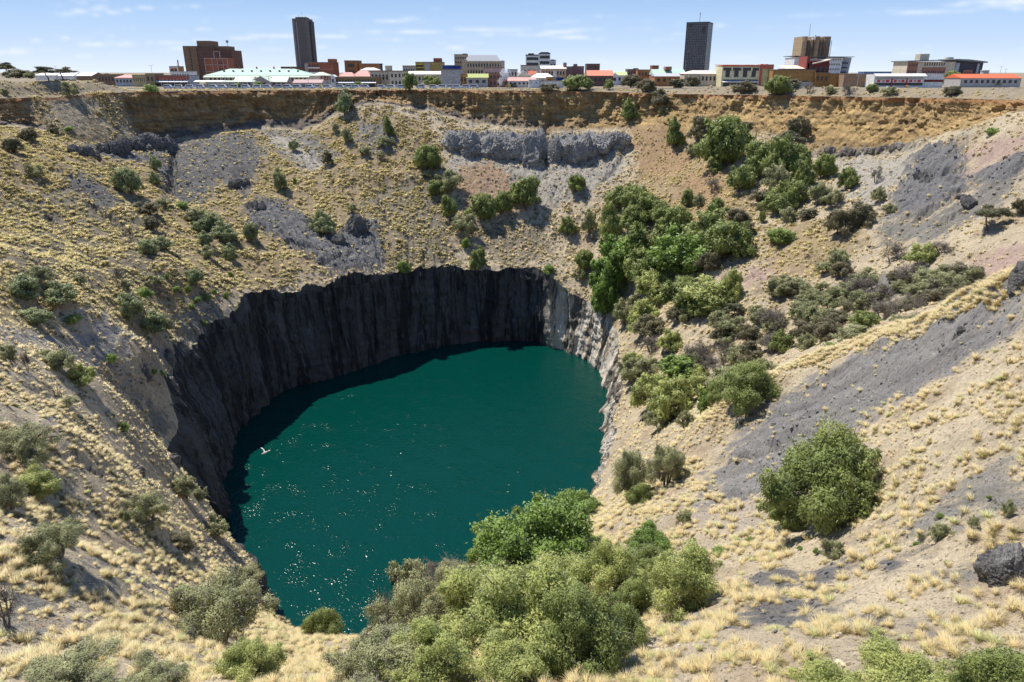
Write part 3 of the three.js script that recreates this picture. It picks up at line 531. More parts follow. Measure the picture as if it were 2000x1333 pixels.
  ['D', 92.5, -157, 7.3, 5.2, "seventh leafless thorn tree from right in the scrubby right hand gully"],
  ['D', 111.2, -187.5, 5.7, 3.8, "sixth leafless thorn tree from right in the scrubby right hand gully"],
  ['D', 113.2, -185.7, 5.5, 3.6, "fifth leafless thorn tree from right in the scrubby right hand gully"],
  ['D', 106.7, -173.1, 5.4, 6.7, "fourth leafless thorn tree from right in the scrubby right hand gully"],
  ['D', 124.8, -204, 7.7, 3.6, "third leafless thorn tree from right in the scrubby right hand gully"],
  ['D', 76.7, -119.9, 4.9, 4, "second leafless thorn tree from right in the scrubby right hand gully"],
  ['D', 116.9, -176.5, 5.5, 3.5, "leafless thorn tree, the rightmost one in the scrubby right hand gully"],
  ['S', 67, -138.9, 4.5, 2.8, "the only small bright green shrub in the scrubby right hand gully"],
  ['L', 119.7, -204.8, 8.1, 6.3, "the only olive green pepper tree in the scrubby right hand gully"],
  ['P', 35.2, -344.4, 9.1, 11.7, "green pepper tree, the leftmost one in the grove beside the shaft"],
  ['P', 59.7, -370.9, 20.1, 13.2, "second green pepper tree from left in the grove beside the shaft"],
  ['P', 59.3, -346, 15.5, 16, "third green pepper tree from left in the grove beside the shaft"],
  ['P', 59.8, -331.3, 17.4, 16, "fourth green pepper tree from left in the grove beside the shaft"],
  ['P', 65.6, -349.3, 15.5, 16, "fifth green pepper tree from left in the grove beside the shaft"],
  ['P', 60.2, -305.8, 18.6, 19.1, "sixth green pepper tree from left in the grove beside the shaft"],
  ['P', 70.3, -336.8, 11.1, 10.7, "seventh green pepper tree from left in the grove beside the shaft"],
  ['P', 69.3, -317.9, 15.2, 12.9, "eighth green pepper tree from left in the grove beside the shaft"],
  ['P', 74.7, -318.8, 13.3, 12.4, "seventh green pepper tree from right in the grove beside the shaft"],
  ['P', 66.2, -263.8, 16.2, 12.7, "sixth green pepper tree from right in the grove beside the shaft"],
  ['P', 81.5, -334.6, 7.4, 9.5, "fifth green pepper tree from right in the grove beside the shaft"],
  ['P', 80.7, -292.6, 19.5, 16.1, "fourth green pepper tree from right in the grove beside the shaft"],
  ['P', 89, -310, 5.5, 5.3, "third green pepper tree from right in the grove beside the shaft"],
  ['P', 83.3, -276.7, 18.6, 15.4, "second green pepper tree from right in the grove beside the shaft"],
  ['P', 89, -270.8, 8.3, 7.9, "green pepper tree, the rightmost one in the grove beside the shaft"],
  ['G', 33.2, -340.1, 5.5, 6.5, "grey green thorn shrub, the leftmost one in the grove beside the shaft"],
  ['G', 52, -373.6, 8.5, 9.1, "second grey green thorn shrub from left in the grove beside the shaft"],
  ['G', 47.1, -323.9, 12.6, 11.1, "third grey green thorn shrub from left in the grove beside the shaft"],
  ['G', 51, -302.8, 11.9, 14.7, "second grey green thorn shrub from right in the grove beside the shaft"],
  ['G', 84.5, -326.5, 5.1, 7.4, "grey green thorn shrub, the rightmost one in the grove beside the shaft"],
  ['L', 49, -354.6, 9.8, 19, "olive green pepper tree, the leftmost one in the grove beside the shaft"],
  ['L', 55.4, -282.9, 15.4, 13.7, "second olive green pepper tree from left in the grove beside the shaft"],
  ['L', 61.5, -292.2, 17.9, 14, "third olive green pepper tree from left in the grove beside the shaft"],
  ['L', 72.1, -253.2, 21.3, 11.4, "second olive green pepper tree from right in the grove beside the shaft"],
  ['L', 78.5, -246.3, 7.7, 11.8, "olive green pepper tree, the rightmost one in the grove beside the shaft"],
  ['F', 42.4, -320, 9.8, 15.2, "deep green fig tree, the leftmost one in the grove beside the shaft"],
  ['F', 42.6, -319.3, 12.6, 24.2, "second deep green fig tree from left in the grove beside the shaft"],
  ['F', 45.8, -327.4, 15.1, 20.5, "third deep green fig tree from left in the grove beside the shaft"],
  ['F', 51.3, -326.8, 22.3, 23.2, "fourth deep green fig tree from left in the grove beside the shaft"],
  ['F', 55.8, -330.7, 17, 14.6, "third deep green fig tree from right in the grove beside the shaft"],
  ['F', 69, -295, 20, 18.2, "second deep green fig tree from right in the grove beside the shaft"],
  ['F', 73.6, -284.5, 21.3, 18, "deep green fig tree, the rightmost one in the grove beside the shaft"],
  ['O', 55.4, -264.8, 12.5, 8.5, "dark olive brown bush, the leftmost one in the grove beside the shaft"],
  ['O', 77.2, -270.6, 10.4, 8.4, "dark olive brown bush, the rightmost one in the grove beside the shaft"],
  ['S', 18.2, -342.3, 5.3, 5, "the only small bright green shrub in the grove beside the shaft"],
  ['P', -70.6, -425.6, 7.3, 10.6, "green pepper tree, the leftmost one below the grey crags opposite"],
  ['P', -47.8, -403.7, 13.6, 15.8, "second green pepper tree from left below the grey crags opposite"],
  ['P', -40.7, -388.2, 9.3, 8.8, "third green pepper tree from left below the grey crags opposite"],
  ['P', -33.6, -375.5, 8.3, 12.4, "fourth green pepper tree from left below the grey crags opposite"],
  ['P', -17.3, -346.6, 9.7, 12.2, "fifth green pepper tree from left below the grey crags opposite"],
  ['P', -13.5, -376.6, 15.7, 15.7, "fifth green pepper tree from right below the grey crags opposite"],
  ['P', -5.2, -380.3, 9.8, 12.5, "fourth green pepper tree from right below the grey crags opposite"],
  ['P', 6.8, -382.9, 17.5, 18.6, "third green pepper tree from right below the grey crags opposite"],
  ['P', 29.1, -369.1, 10.1, 9.9, "second green pepper tree from right below the grey crags opposite"],
  ['P', 35.5, -392.4, 9.4, 10.3, "green pepper tree, the rightmost one below the grey crags opposite"],
  ['G', -81.5, -409.6, 7.1, 5.4, "grey green thorn shrub, the leftmost one below the grey crags opposite"],
  ['G', -73.2, -408.9, 4.3, 4, "second grey green thorn shrub from left below the grey crags opposite"],
  ['G', -71.2, -417.8, 9, 7.2, "third grey green thorn shrub from left below the grey crags opposite"],
  ['G', -45.9, -398.1, 5.9, 5, "fourth grey green thorn shrub from left below the grey crags opposite"],
  ['G', -33.2, -390.6, 14.4, 13.3, "third grey green thorn shrub from right below the grey crags opposite"],
  ['G', -24.9, -365.9, 12.2, 12.7, "second grey green thorn shrub from right below the grey crags opposite"],
  ['G', 39.9, -365.5, 8.4, 14.3, "grey green thorn shrub, the rightmost one below the grey crags opposite"],
  ['S', -51.8, -331.9, 5.6, 7.4, "small bright green shrub, the leftmost one below the grey crags opposite"],
  ['S', -23.2, -358.1, 4.4, 6, "small bright green shrub, the rightmost one below the grey crags opposite"],
  ['P', 97.8, -355, 12.9, 15.9, "green pepper tree, the leftmost one in the grove below the right cliff"],
  ['P', 97.2, -348.2, 6.4, 6.4, "second green pepper tree from left in the grove below the right cliff"],
  ['P', 103.6, -351.6, 22.6, 25.5, "third green pepper tree from left in the grove below the right cliff"],
  ['P', 101.7, -321.9, 11.8, 12.3, "fourth green pepper tree from left in the grove below the right cliff"],
  ['P', 112.7, -330.5, 16.7, 17.2, "fifth green pepper tree from left in the grove below the right cliff"],
  ['P', 118.9, -322.5, 16.3, 19.1, "sixth green pepper tree from left in the grove below the right cliff"],
  ['P', 109.4, -292.4, 13, 9.2, "sixth green pepper tree from right in the grove below the right cliff"],
  ['P', 113.5, -296.5, 13.1, 11.4, "fifth green pepper tree from right in the grove below the right cliff"],
  ['P', 125.7, -320.1, 11.7, 14.4, "fourth green pepper tree from right in the grove below the right cliff"],
  ['P', 123.1, -306.4, 9.1, 11.7, "third green pepper tree from right in the grove below the right cliff"],
  ['P', 131.2, -308.7, 9.1, 11.7, "second green pepper tree from right in the grove below the right cliff"],
  ['P', 134.2, -289.2, 7.4, 9.6, "green pepper tree, the rightmost one in the grove below the right cliff"],
  ['A', 119.4, -380.4, 7.3, 4.4, "umbrella thorn tree, the leftmost one in the grove below the right cliff"],
  ['A', 130.7, -347.6, 12.6, 10.6, "umbrella thorn tree, the rightmost one in the grove below the right cliff"],
  ['G', 111.9, -309.7, 11.4, 14, "grey green thorn shrub, the leftmost one in the grove below the right cliff"],
  ['G', 121.3, -285.1, 8.5, 10.6, "second grey green thorn shrub from left in the grove below the right cliff"],
  ['G', 124.3, -280.5, 8.4, 7.6, "second grey green thorn shrub from right in the grove below the right cliff"],
  ['G', 134.9, -265, 4.7, 6.8, "grey green thorn shrub, the rightmost one in the grove below the right cliff"],
  ['O', 104.7, -303.2, 9.1, 6.9, "dark olive brown bush, the leftmost one in the grove below the right cliff"],
  ['O', 115.9, -278.8, 8.4, 4, "dark olive brown bush, the rightmost one in the grove below the right cliff"],
  ['D', 92.2, -333.3, 7.5, 7.5, "the only leafless thorn tree in the grove below the right cliff"],
  ['P', 87.2, -397.2, 11.5, 15.9, "green pepper tree, the leftmost one on the upper right slope"],
  ['P', 101.5, -289, 2.7, 5.4, "green pepper tree, the rightmost one on the upper right slope"],
  ['O', 98.4, -389.3, 12.4, 14, "dark olive brown bush, the leftmost one on the upper right slope"],
  ['O', 93, -294.1, 8.9, 5.9, "second dark olive brown bush from left on the upper right slope"],
  ['O', 93.5, -282.8, 6.5, 6.5, "third dark olive brown bush from left on the upper right slope"],
  ['O', 137.5, -359.1, 10.4, 10.4, "fourth dark olive brown bush from left on the upper right slope"],
  ['O', 115.4, -250.2, 10.5, 9.8, "fourth dark olive brown bush from right on the upper right slope"],
  ['O', 121.9, -249.1, 9.4, 9, "third dark olive brown bush from right on the upper right slope"],
  ['O', 128.6, -258.3, 5.9, 5.2, "second dark olive brown bush from right on the upper right slope"],
  ['O', 142.4, -201, 4, 5.2, "dark olive brown bush, the rightmost one on the upper right slope"],
  ['G', 92.3, -380.2, 5.8, 7.4, "grey green thorn shrub, the leftmost one on the upper right slope"],
  ['G', 109.1, -282.3, 6.5, 6.5, "second grey green thorn shrub from left on the upper right slope"],
  ['G', 132, -251.3, 4.7, 4, "grey green thorn shrub, the rightmost one on the upper right slope"],
  ['S', 102.9, -269.4, 10.9, 7.4, "small bright green shrub, the leftmost one on the upper right slope"],
  ['S', 167.9, -259.8, 4.6, 2.5, "small bright green shrub, the rightmost one on the upper right slope"],
  ['A', 135.3, -201.1, 8.1, 7.5, "the only umbrella thorn tree on the upper right slope"],
  ['D', 140.8, -281.4, 5.2, 6.3, "the only leafless thorn tree on the upper right slope"],
  ['P', -104.3, -516.3, 6.3, 4.5, "green pepper tree, the leftmost one along the far and right rim"],
  ['P', -61.8, -460.3, 8.1, 11.2, "second green pepper tree from left along the far and right rim"],
  ['P', -57.6, -552.5, 14.1, 8.2, "third green pepper tree from left along the far and right rim"],
  ['P', -48.2, -572.5, 7.7, 9.2, "fourth green pepper tree from left along the far and right rim"],
  ['P', -30.5, -533.8, 6.5, 5.4, "fifth green pepper tree from left along the far and right rim"],
  ['P', 39, -462.9, 18.1, 9.7, "sixth green pepper tree from left along the far and right rim"],
  ['P', 59.3, -462.9, 6.2, 6.6, "fifth green pepper tree from right along the far and right rim"],
  ['P', 69.3, -439.1, 13.1, 13.1, "fourth green pepper tree from right along the far and right rim"],
  ['P', 136.1, -391.8, 12.7, 11.1, "third green pepper tree from right along the far and right rim"],
  ['P', 171.1, -360.8, 5.4, 3.7, "second green pepper tree from right along the far and right rim"],
  ['P', 331.4, -572.5, 17.7, 11.6, "green pepper tree, the rightmost one along the far and right rim"],
  ['O', 0, -516.3, 7, 3.1, "dark olive brown bush, the leftmost one along the far and right rim"],
  ['O', 22.6, -460, 11.8, 4.7, "second dark olive brown bush from left along the far and right rim"],
  ['O', 81.7, -516.3, 13.9, 9.4, "third dark olive brown bush from left along the far and right rim"],
  ['O', 79.2, -448, 10.3, 7.9, "fourth dark olive brown bush from left along the far and right rim"],
  ['O', 85.9, -435, 11.8, 10.6, "fifth dark olive brown bush from left along the far and right rim"],
  ['O', 107.8, -499.9, 10.1, 6.7, "sixth dark olive brown bush from left along the far and right rim"],
  ['O', 130.9, -552.5, 12.6, 7.8, "sixth dark olive brown bush from right along the far and right rim"],
  ['O', 151.5, -594.1, 15.2, 11.2, "fifth dark olive brown bush from right along the far and right rim"],
  ['O', 127, -409.3, 10.5, 5.8, "fourth dark olive brown bush from right along the far and right rim"],
  ['O', 144.5, -396.4, 11.2, 5.6, "third dark olive brown bush from right along the far and right rim"],
  ['O', 186.6, -320.7, 8.2, 3.9, "second dark olive brown bush from right along the far and right rim"],
  ['O', 336.8, -533.8, 20.1, 5.8, "dark olive brown bush, the rightmost one along the far and right rim"],
  ['G', 86.3, -429.7, 5.8, 5.2, "grey green thorn shrub, the leftmost one along the far and right rim"],
  ['G', 121.7, -414.8, 5, 3.9, "second grey green thorn shrub from left along the far and right rim"],
  ['G', 156.9, -374.7, 6.1, 4, "second grey green thorn shrub from right along the far and right rim"],
  ['G', 173.8, -349, 7.5, 4, "grey green thorn shrub, the rightmost one along the far and right rim"],
  ['D', 150.1, -383.9, 5.7, 5.7, "leafless thorn tree, the leftmost one along the far and right rim"],
  ['D', 162, -366.5, 7.9, 5.7, "leafless thorn tree, the rightmost one along the far and right rim"],
  ['S', -183, -507.9, 5.5, 3.8, "small bright green shrub, the leftmost one along the far and right rim"],
  ['S', -169.4, -507.9, 6.8, 4.4, "second small bright green shrub from left along the far and right rim"],
  ['S', -101.2, -552.5, 5.6, 4.1, "third small bright green shrub from left along the far and right rim"],
  ['S', -92.2, -552.5, 5.2, 4.1, "second small bright green shrub from right along the far and right rim"],
  ['S', -82.2, -552.5, 4.1, 3.7, "small bright green shrub, the rightmost one along the far and right rim"],
  ['G', 32.6, -60.7, 2.1, 2.5, "grey green thorn shrub, the leftmost one on the sandy flat below the grey slope"],
  ['G', 37.3, -52.4, 1.9, 2.1, "second grey green thorn shrub from left on the sandy flat below the grey slope"],
  ['G', 38.1, -50, 1, 1.4, "second grey green thorn shrub from right on the sandy flat below the grey slope"],
  ['G', 40.2, -49.5, 1, 1.8, "grey green thorn shrub, the rightmost one on the sandy flat below the grey slope"],
  ['S', 27, -76.8, 2, 0.9, "small bright green shrub, the leftmost one on the sandy flat below the grey slope"],
  ['S', 29.6, -78.7, 0.9, 0.6, "second small bright green shrub from left on the sandy flat below the grey slope"],
  ['S', 30.4, -76.6, 0.9, 0.7, "third small bright green shrub from left on the sandy flat below the grey slope"],
  ['S', 28.3, -69.9, 0.7, 0.6, "fourth small bright green shrub from left on the sandy flat below the grey slope"],
  ['S', 31.6, -65.6, 0.6, 0.5, "fifth small bright green shrub from left on the sandy flat below the grey slope"],
  ['S', 31.9, -62.7, 0.5, 0.8, "sixth small bright green shrub from left on the sandy flat below the grey slope"],
  ['S', 35.1, -55.9, 0.5, 0.5, "seventh small bright green shrub from left on the sandy flat below the grey slope"],
  ['S', 35.8, -56.9, 0.6, 0.6, "eighth small bright green shrub from left on the sandy flat below the grey slope"],
  ['S', 36.2, -53.6, 0.6, 0.7, "seventh small bright green shrub from right on the sandy flat below the grey slope"],
  ['S', 38.9, -55.3, 0.6, 0.5, "sixth small bright green shrub from right on the sandy flat below the grey slope"],
  ['S', 35.6, -48.4, 0.6, 0.4, "fifth small bright green shrub from right on the sandy flat below the grey slope"],
  ['S', 37.9, -51.3, 0.6, 0.7, "fourth small bright green shrub from right on the sandy flat below the grey slope"],
  ['S', 38.8, -52.5, 0.6, 0.6, "third small bright green shrub from right on the sandy flat below the grey slope"],
  ['S', 41.1, -53, 0.4, 0.4, "second small bright green shrub from right on the sandy flat below the grey slope"],
  ['S', 40.2, -50.9, 0.6, 0.5, "small bright green shrub, the rightmost one on the sandy flat below the grey slope"],
];
// name, label, category, [left x, right x, height, eave height, distance of the front, depth], style
const TOWN = [
  ['storage_shed', 'white gabled shed, leftmost of the sheds behind the left rim trees', 'shed', [-374.6, -358.6, 10.3, 7.5, 600, 26], {"w":"white","rf":"hipx","rc":"whiteroof"}],
  ['storage_shed', 'white gabled shed, middle one behind the left rim trees', 'shed', [-358.7, -345.8, 9.7, 7.1, 602, 22], {"w":"white","rf":"hipx","rc":"whiteroof"}],
  ['storage_shed', 'white gabled shed with brown gable end, rightmost behind the left rim trees', 'shed', [-336.9, -325.1, 9.7, 7.1, 590, 20], {"w":"brown","rf":"gablex","rc":"whiteroof"}],
  ['flat_building', 'low brown flat building right of the white sheds', 'building', [-309.9, -296.9, 8, null, 570, 14], {"w":"brown","rf":"flat","n":[5,1]}],
  ['shop_building', 'low shop with pink roof and grey blue wall at left', 'shop', [-289.1, -276.1, 8, 5.9, 555, 16], {"w":"greyblue","rf":"shed","rc":"pinkroof","n":[5,1]}],
  ['shop_building', 'tan shop with row of slot windows and taller right block', 'shop', [-271.2, -261.7, 7.7, null, 545, 16], {"w":"tan","rf":"flat","n":[6,1],"win":"slot"}],
  ['flat_building', 'plain tan block adjoining the slot windowed tan shop', 'building', [-261.5, -255.7, 8.6, null, 545, 16], {"w":"tan2","rf":"flat","n":[2,1]}],
  ['shop_building', 'long shop with brick red band above pale blue awning', 'shop', [-256.9, -232, 7.5, null, 548, 18], {"w":"greyblue","rf":"flat","band":["brickred",0.36],"awn":1,"n":[9,1]}],
  ['flat_building', 'small orange brick block with white frame above the long brick red shop', 'building', [-286, -279.2, 13.9, null, 640, 12], {"w":"orangebrick","rf":"flat","frame":1,"n":[2,2]}],
  ['flat_building', 'white building behind the long brick red shop', 'building', [-272.5, -257, 9.9, null, 610, 14], {"w":"white","rf":"flat","n":[7,2]}],
  ['verandah_hall', 'long hall with pale green roof, roof vents and white verandah', 'hall', [-227.8, -149, 12.2, 7.4, 565, 26], {"w":"cream","rf":"hip","rc":"greenroof","vents":9,"n":[24,1],"ver":1}],
  ['gable_house', 'pinkish gable end with one dark window before the green roofed hall', 'house', [-182.8, -169.9, 7.4, 3.4, 535, 16], {"w":"pinkgrey","rf":"gablez","rc":"greenroof2","n":[1,1]}],
  ['market_hall', 'pale green roofed house beside the pinkish gable', 'house', [-197.2, -184.5, 7, 3.6, 540, 14], {"w":"pinkgrey","rf":"gablex","rc":"greenroof2","n":[4,1]}],
  ['market_hall', 'pale green roofed house with pinkish end right of the gable', 'house', [-171.4, -160.2, 7, 3.3, 541, 14], {"w":"pinkgrey","rf":"gablex","rc":"greenroof2","n":[3,1]}],
  ['market_shelter', 'white roofed taxi shelter at left in front of the hall', 'shelter', [-215.7, -195, 4.6, 3.6, 515, 10], {"shel":1,"rc":"whitemetal"}],
  ['market_shelter', 'pale green roofed taxi shelter in front of the pinkish gable', 'shelter', [-195.9, -173.6, 4.5, 3.6, 512, 9], {"shel":1,"rc":"greenroof2"}],
  ['market_shelter', 'pinkish roofed shelter right of the pinkish gable', 'shelter', [-148.9, -128.8, 5.1, 2.9, 516, 12], {"shel":1,"rc":"pinkroof2"}],
  ['canopy', 'pale green hipped canopy on posts before the red apartments', 'canopy', [-140.4, -126.9, 9.8, 7.6, 530, 12], {"shel":1,"hip":1,"rc":"greenroof2"}],
  ['apartment_block', 'red brick apartment block with white balconies below the tall dark tower', 'apartments', [-172.2, -149.1, 17.1, null, 640, 20], {"w":"redbrick","rf":"flat","balc":1,"pent":[-153.6,-148,20.1]}],
  ['tower_podium', 'low red brown podium at the foot of the tall slender tower', 'building', [-265.4, -231.3, 15.1, null, 880, 30], {"w":"redbrown","rf":"flat","n":[12,1]}],
  ['small_house', 'small white gabled house left of the long brown market', 'house', [-124.8, -122, 8.1, 6.8, 525, 8], {"w":"white","rf":"gablez","rc":"whitemetal","n":[1,1]}],
  ['market_building', 'long brown fronted market building behind the minibuses', 'market', [-123.2, -93.4, 6.4, null, 528, 18], {"w":"brownolive","rf":"flat","n":[14,1],"awn":1}],
  ['hip_house', 'pink tiled hip roofed house behind the long brown market, left', 'house', [-126.6, -116.1, 9.7, 6.9, 560, 14], {"w":"cream","rf":"hip","rc":"pinkroof","n":[3,1]}],
  ['hip_house', 'pink tiled hip roofed house behind the long brown market, right', 'house', [-118, -105.1, 10.8, 6.9, 566, 16], {"w":"cream","rf":"hip","rc":"pinkroof","n":[3,1]}],
  ['hip_house', 'white hip roofed hall with dark clerestory behind pink roofs', 'hall', [-118.9, -105.7, 13.1, 11.2, 600, 16], {"w":"white","rf":"hip","rc":"whiteroof","n":[10,1]}],
  ['flat_building', 'tall plain orange brick block left of the brick hall', 'building', [-144, -132.6, 18.7, null, 660, 18], {"w":"orangebrick","rf":"flat","n":[1,3]}],
  ['flat_building', 'wide plain orange brick hall right of the tall orange block', 'building', [-130.5, -113.9, 16.2, null, 655, 20], {"w":"orangebrick","rf":"flat","n":[0,0]}],
  ['flat_building', 'beige flat shop with stepped parapet right of the brown market', 'shop', [-101.3, -87.4, 10.4, null, 545, 14], {"w":"beige","rf":"flat","n":[5,1]}],
  ['flat_building', 'beige two storey building with tall windows behind the roadside tree', 'building', [-83.7, -72.6, 10.3, null, 522, 14], {"w":"beige2","rf":"flat","n":[4,2]}],
  ['warehouse', 'long low warehouse with white roof behind the roadside trees', 'warehouse', [-93, -55.3, 10.5, 8.2, 600, 20], {"w":"beige","rf":"shed","rc":"whiteroof","n":[12,1]}],
  ['flat_building', 'small grey block left of the ochre building', 'building', [-94.2, -83.2, 14.6, null, 660, 12], {"w":"greywall","rf":"flat","n":[5,2]}],
  ['office_block', 'ochre yellow block with banded left end and brown roof room', 'office', [-80.5, -57.9, 17.3, null, 640, 20], {"w":"ochre","rf":"flat","bands":1,"pent":[-65.5,-59.1,20.7]}],
  ['warehouse', 'blank grey walled warehouse beside the roadside trees', 'warehouse', [-48.3, -35.1, 11.4, null, 520, 22], {"w":"greywall","rf":"flat","n":[0,0]}],
  ['flat_building', 'bright blue walled building behind the grey warehouse', 'building', [-55.3, -41.5, 14.5, null, 610, 16], {"w":"blue","rf":"flat","n":[0,0]}],
  ['office_block', 'tan office tower beside the grey mansard roof', 'office', [-54, -42, 24.9, null, 720, 16], {"w":"tanstone","rf":"flat","n":[5,6],"pent":[-46.3,-42,26]}],
  ['court_building', 'tan stone building with large grey mansard roof', 'building', [-44.9, -6.9, 24.3, 19.1, 690, 26], {"w":"tanstone","rf":"mansard","rc":"slate","n":[14,3]}],
  ['shop_building', 'orange fronted shop right of the grey warehouse', 'shop', [-35.3, -31.1, 8.1, null, 522, 12], {"w":"orangepaint","rf":"flat","n":[2,1]}],
  ['shop_building', 'shop with mossy green roof and grey wall', 'shop', [-31, -16.4, 8.8, 6.2, 520, 14], {"w":"greywall","rf":"shed","rc":"mossroof","n":[3,1]}],
  ['shop_building', 'two storey red brick shop left of the smoke', 'shop', [-16.1, -2.8, 8.9, null, 524, 14], {"w":"brick2","rf":"flat","n":[5,2]}],
  ['flat_building', 'pink walled building below the mansard roof', 'building', [-22, -6, 12.7, null, 600, 14], {"w":"pinkwall","rf":"flat","n":[6,1]}],
  ['flat_building', 'pale grey block right of the two storey brick shop', 'building', [-3.5, 4.3, 11.4, null, 590, 12], {"w":"palegrey","rf":"flat","n":[3,2]}],
  ['gable_house', 'long pink roofed shed right of the smoke', 'shed', [-2.8, 15.9, 6.5, 4.3, 515, 12], {"w":"palegrey","rf":"gablex","rc":"pinkroof","n":[6,1]}],
  ['gable_house', 'cream house with white gabled roof below the black banded office', 'house', [4.5, 12.7, 11.1, 7.3, 560, 14], {"w":"cream","rf":"gablez","rc":"whiteroof","n":[2,1]}],
  ['gable_house', 'cream house with small red roof below the black banded office', 'house', [12.4, 17.7, 10.8, 8, 562, 10], {"w":"cream","rf":"gablex","rc":"redroof","n":[2,1]}],
  ['flat_building', 'cream parapet building in front of the black banded office', 'building', [7, 21.1, 14.7, null, 620, 12], {"w":"cream","rf":"flat","n":[3,1]}],
  ['office_block', 'white office with black window bands, left wing', 'office', [12.4, 24.3, 23.8, null, 690, 16], {"w":"white","rf":"flat","hb":4,"pent":[14.6,19.7,25.5]}],
  ['office_block', 'white office with black window bands, taller right wing', 'office', [24.2, 34.2, 25.1, null, 688, 18], {"w":"white","rf":"flat","hb":5,"pent":[25.5,32.8,26.5]}],
  ['flat_building', 'small pale grey block right of the black banded office', 'building', [34.9, 40, 19.7, null, 700, 12], {"w":"palegrey","rf":"flat","n":[2,2],"pent":[35.8,38.2,20.6]}],
  ['hip_house', 'wide white hip roofed house', 'house', [13.4, 30, 9.1, 6, 540, 16], {"w":"cream","rf":"hip","rc":"whiteroof","n":[5,1]}],
  ['gable_house', 'white blank building with two small dark windows at the roadside', 'house', [11.1, 17.9, 5, null, 503, 8], {"w":"white","rf":"flat","n":[2,1],"small":1}],
  ['wall_shed', 'long low white topped wall shed at the roadside', 'shed', [18.1, 34.8, 4.3, null, 508, 8], {"w":"palegrey","rf":"flat","band":["white",0.4],"n":[0,0]}],
  ['kiosk', 'orange painted kiosk beside a white pillar', 'kiosk', [23.4, 28.6, 6.5, null, 520, 6], {"w":"orangepaint","rf":"flat","n":[1,1]}],
  ['kiosk', 'blue painted kiosk right of a white pillar', 'kiosk', [30.3, 35.6, 6.3, null, 520, 6], {"w":"blue","rf":"flat","n":[1,1]}],
  ['pillar', 'tall white blank pillar between orange and blue kiosks', 'pillar', [28.6, 30.4, 10.6, null, 522, 2], {"w":"white","rf":"flat","n":[0,0]}],
  ['flat_building', 'buff building with white sloping roof and dark eave', 'building', [21.7, 40.3, 14.4, 12.2, 570, 16], {"w":"buff","rf":"shed","rc":"whiteroof","n":[8,2]}],
  ['flat_building', 'mauve brown block with chimney, left of two', 'building', [40.3, 45.7, 13.3, null, 575, 14], {"w":"mauve","rf":"flat","n":[0,0],"pent":[38.7,41,16.5]}],
  ['flat_building', 'mauve brown block with roof tank, right of two', 'building', [46.4, 55, 13.6, null, 585, 14], {"w":"mauve","rf":"flat","n":[0,0],"pent":[47.2,49.9,15.6]}],
  ['flat_building', 'dark brick stacked flats behind the red roofed row', 'building', [62.3, 73.3, 15.9, null, 640, 14], {"w":"darkbrick","rf":"flat","n":[5,3]}],
  ['gable_house', 'long coral red roofed building with dark shopfront', 'shop', [55.7, 74.1, 11.1, 7.3, 560, 18], {"w":"darkbrick","rf":"gablex","rc":"coralroof","n":[5,1]}],
  ['gable_house', 'pale house with lime green roof', 'house', [84, 91.8, 10.1, 7.4, 610, 12], {"w":"white","rf":"gablex","rc":"limeroof","n":[2,1]}],
  ['gable_house', 'pale house with white green roof left of the lime roof', 'house', [78.6, 84.3, 9.3, 7.1, 606, 12], {"w":"white","rf":"gablez","rc":"greenroof2","n":[1,1]}],
  ['flat_building', 'grey brick block right of the lime roof', 'building', [96.6, 106, 11.7, null, 640, 12], {"w":"mauve","rf":"flat","n":[4,2],"pent":[102.1,105.5,12.9]}],
  ['flat_building', 'orange and brown building behind the dark rim bushes', 'building', [103.5, 114.5, 11.3, null, 630, 12], {"w":"orangebrick","rf":"flat","n":[4,2]}],
  ['flat_building', 'red brick stair tower by the green roofs', 'building', [118.8, 124.4, 14.6, null, 650, 10], {"w":"redbrick","rf":"flat","n":[1,2]}],
  ['gable_house', 'building with pale green roof and square tower', 'hall', [112.8, 127.9, 12, 7.8, 610, 18], {"w":"brick2","rf":"gablex","rc":"greenroof","n":[5,1],"pent":[122.5,127.4,13.9]}],
  ['gable_house', 'wide pale green roof left of the black tower', 'hall', [133.8, 144.9, 12.1, 8.9, 640, 18], {"w":"cream","rf":"gablex","rc":"greenroof","n":[4,1]}],
  ['gable_house', 'brick house with grey roof before the green roofs', 'house', [104.9, 123.3, 9, 6.9, 560, 14], {"w":"orangebrick","rf":"gablex","rc":"greyroof","n":[4,1]}],
  ['low_house', 'low house with pale pink roof at the foot of the black tower', 'house', [126.5, 153.8, 11, 8.7, 560, 18], {"w":"beige2","rf":"hip","rc":"paleroof","n":[9,1]}],
  ['school_building', 'pale yellow two storey building with red roof edge', 'building', [149.6, 176.5, 15, 14.2, 545, 20], {"w":"paleyellow","rf":"shed","rc":"redroof","n":[4,1],"ribbon":1,"awn":1}],
  ['school_building', 'dark red edged gable wing of the pale yellow building', 'building', [176.5, 185.9, 15.2, 13.5, 545, 20], {"w":"limewall","rf":"gablez","rc":"redroof","side":1,"n":[0,0]}],
  ['mall_wall', 'long plain brown wall below the white slanted office', 'mall', [182.6, 212.3, 11.1, null, 535, 16], {"w":"mallbrown","rf":"flat","n":[0,0],"lower":1}],
  ['mall_wing', 'dark red wing with cream sloping roof slab, left', 'mall', [195.8, 211.1, 14.4, 12.1, 548, 16], {"w":"darkred","rf":"shed","rc":"creamroof","n":[5,1]}],
  ['mall_wing', 'dark red jagged wing with cream sloping roof slab, right', 'mall', [210.5, 225.8, 18.2, 15.9, 546, 16], {"w":"darkred","rf":"monoslope","rc":"creamroof","n":[4,2]}],
  ['mall_wall', 'orange brown block with dark doorway right of the dark red wing', 'mall', [211.8, 221.4, 9.1, null, 533, 12], {"w":"mallbrown2","rf":"flat","n":[3,1]}],
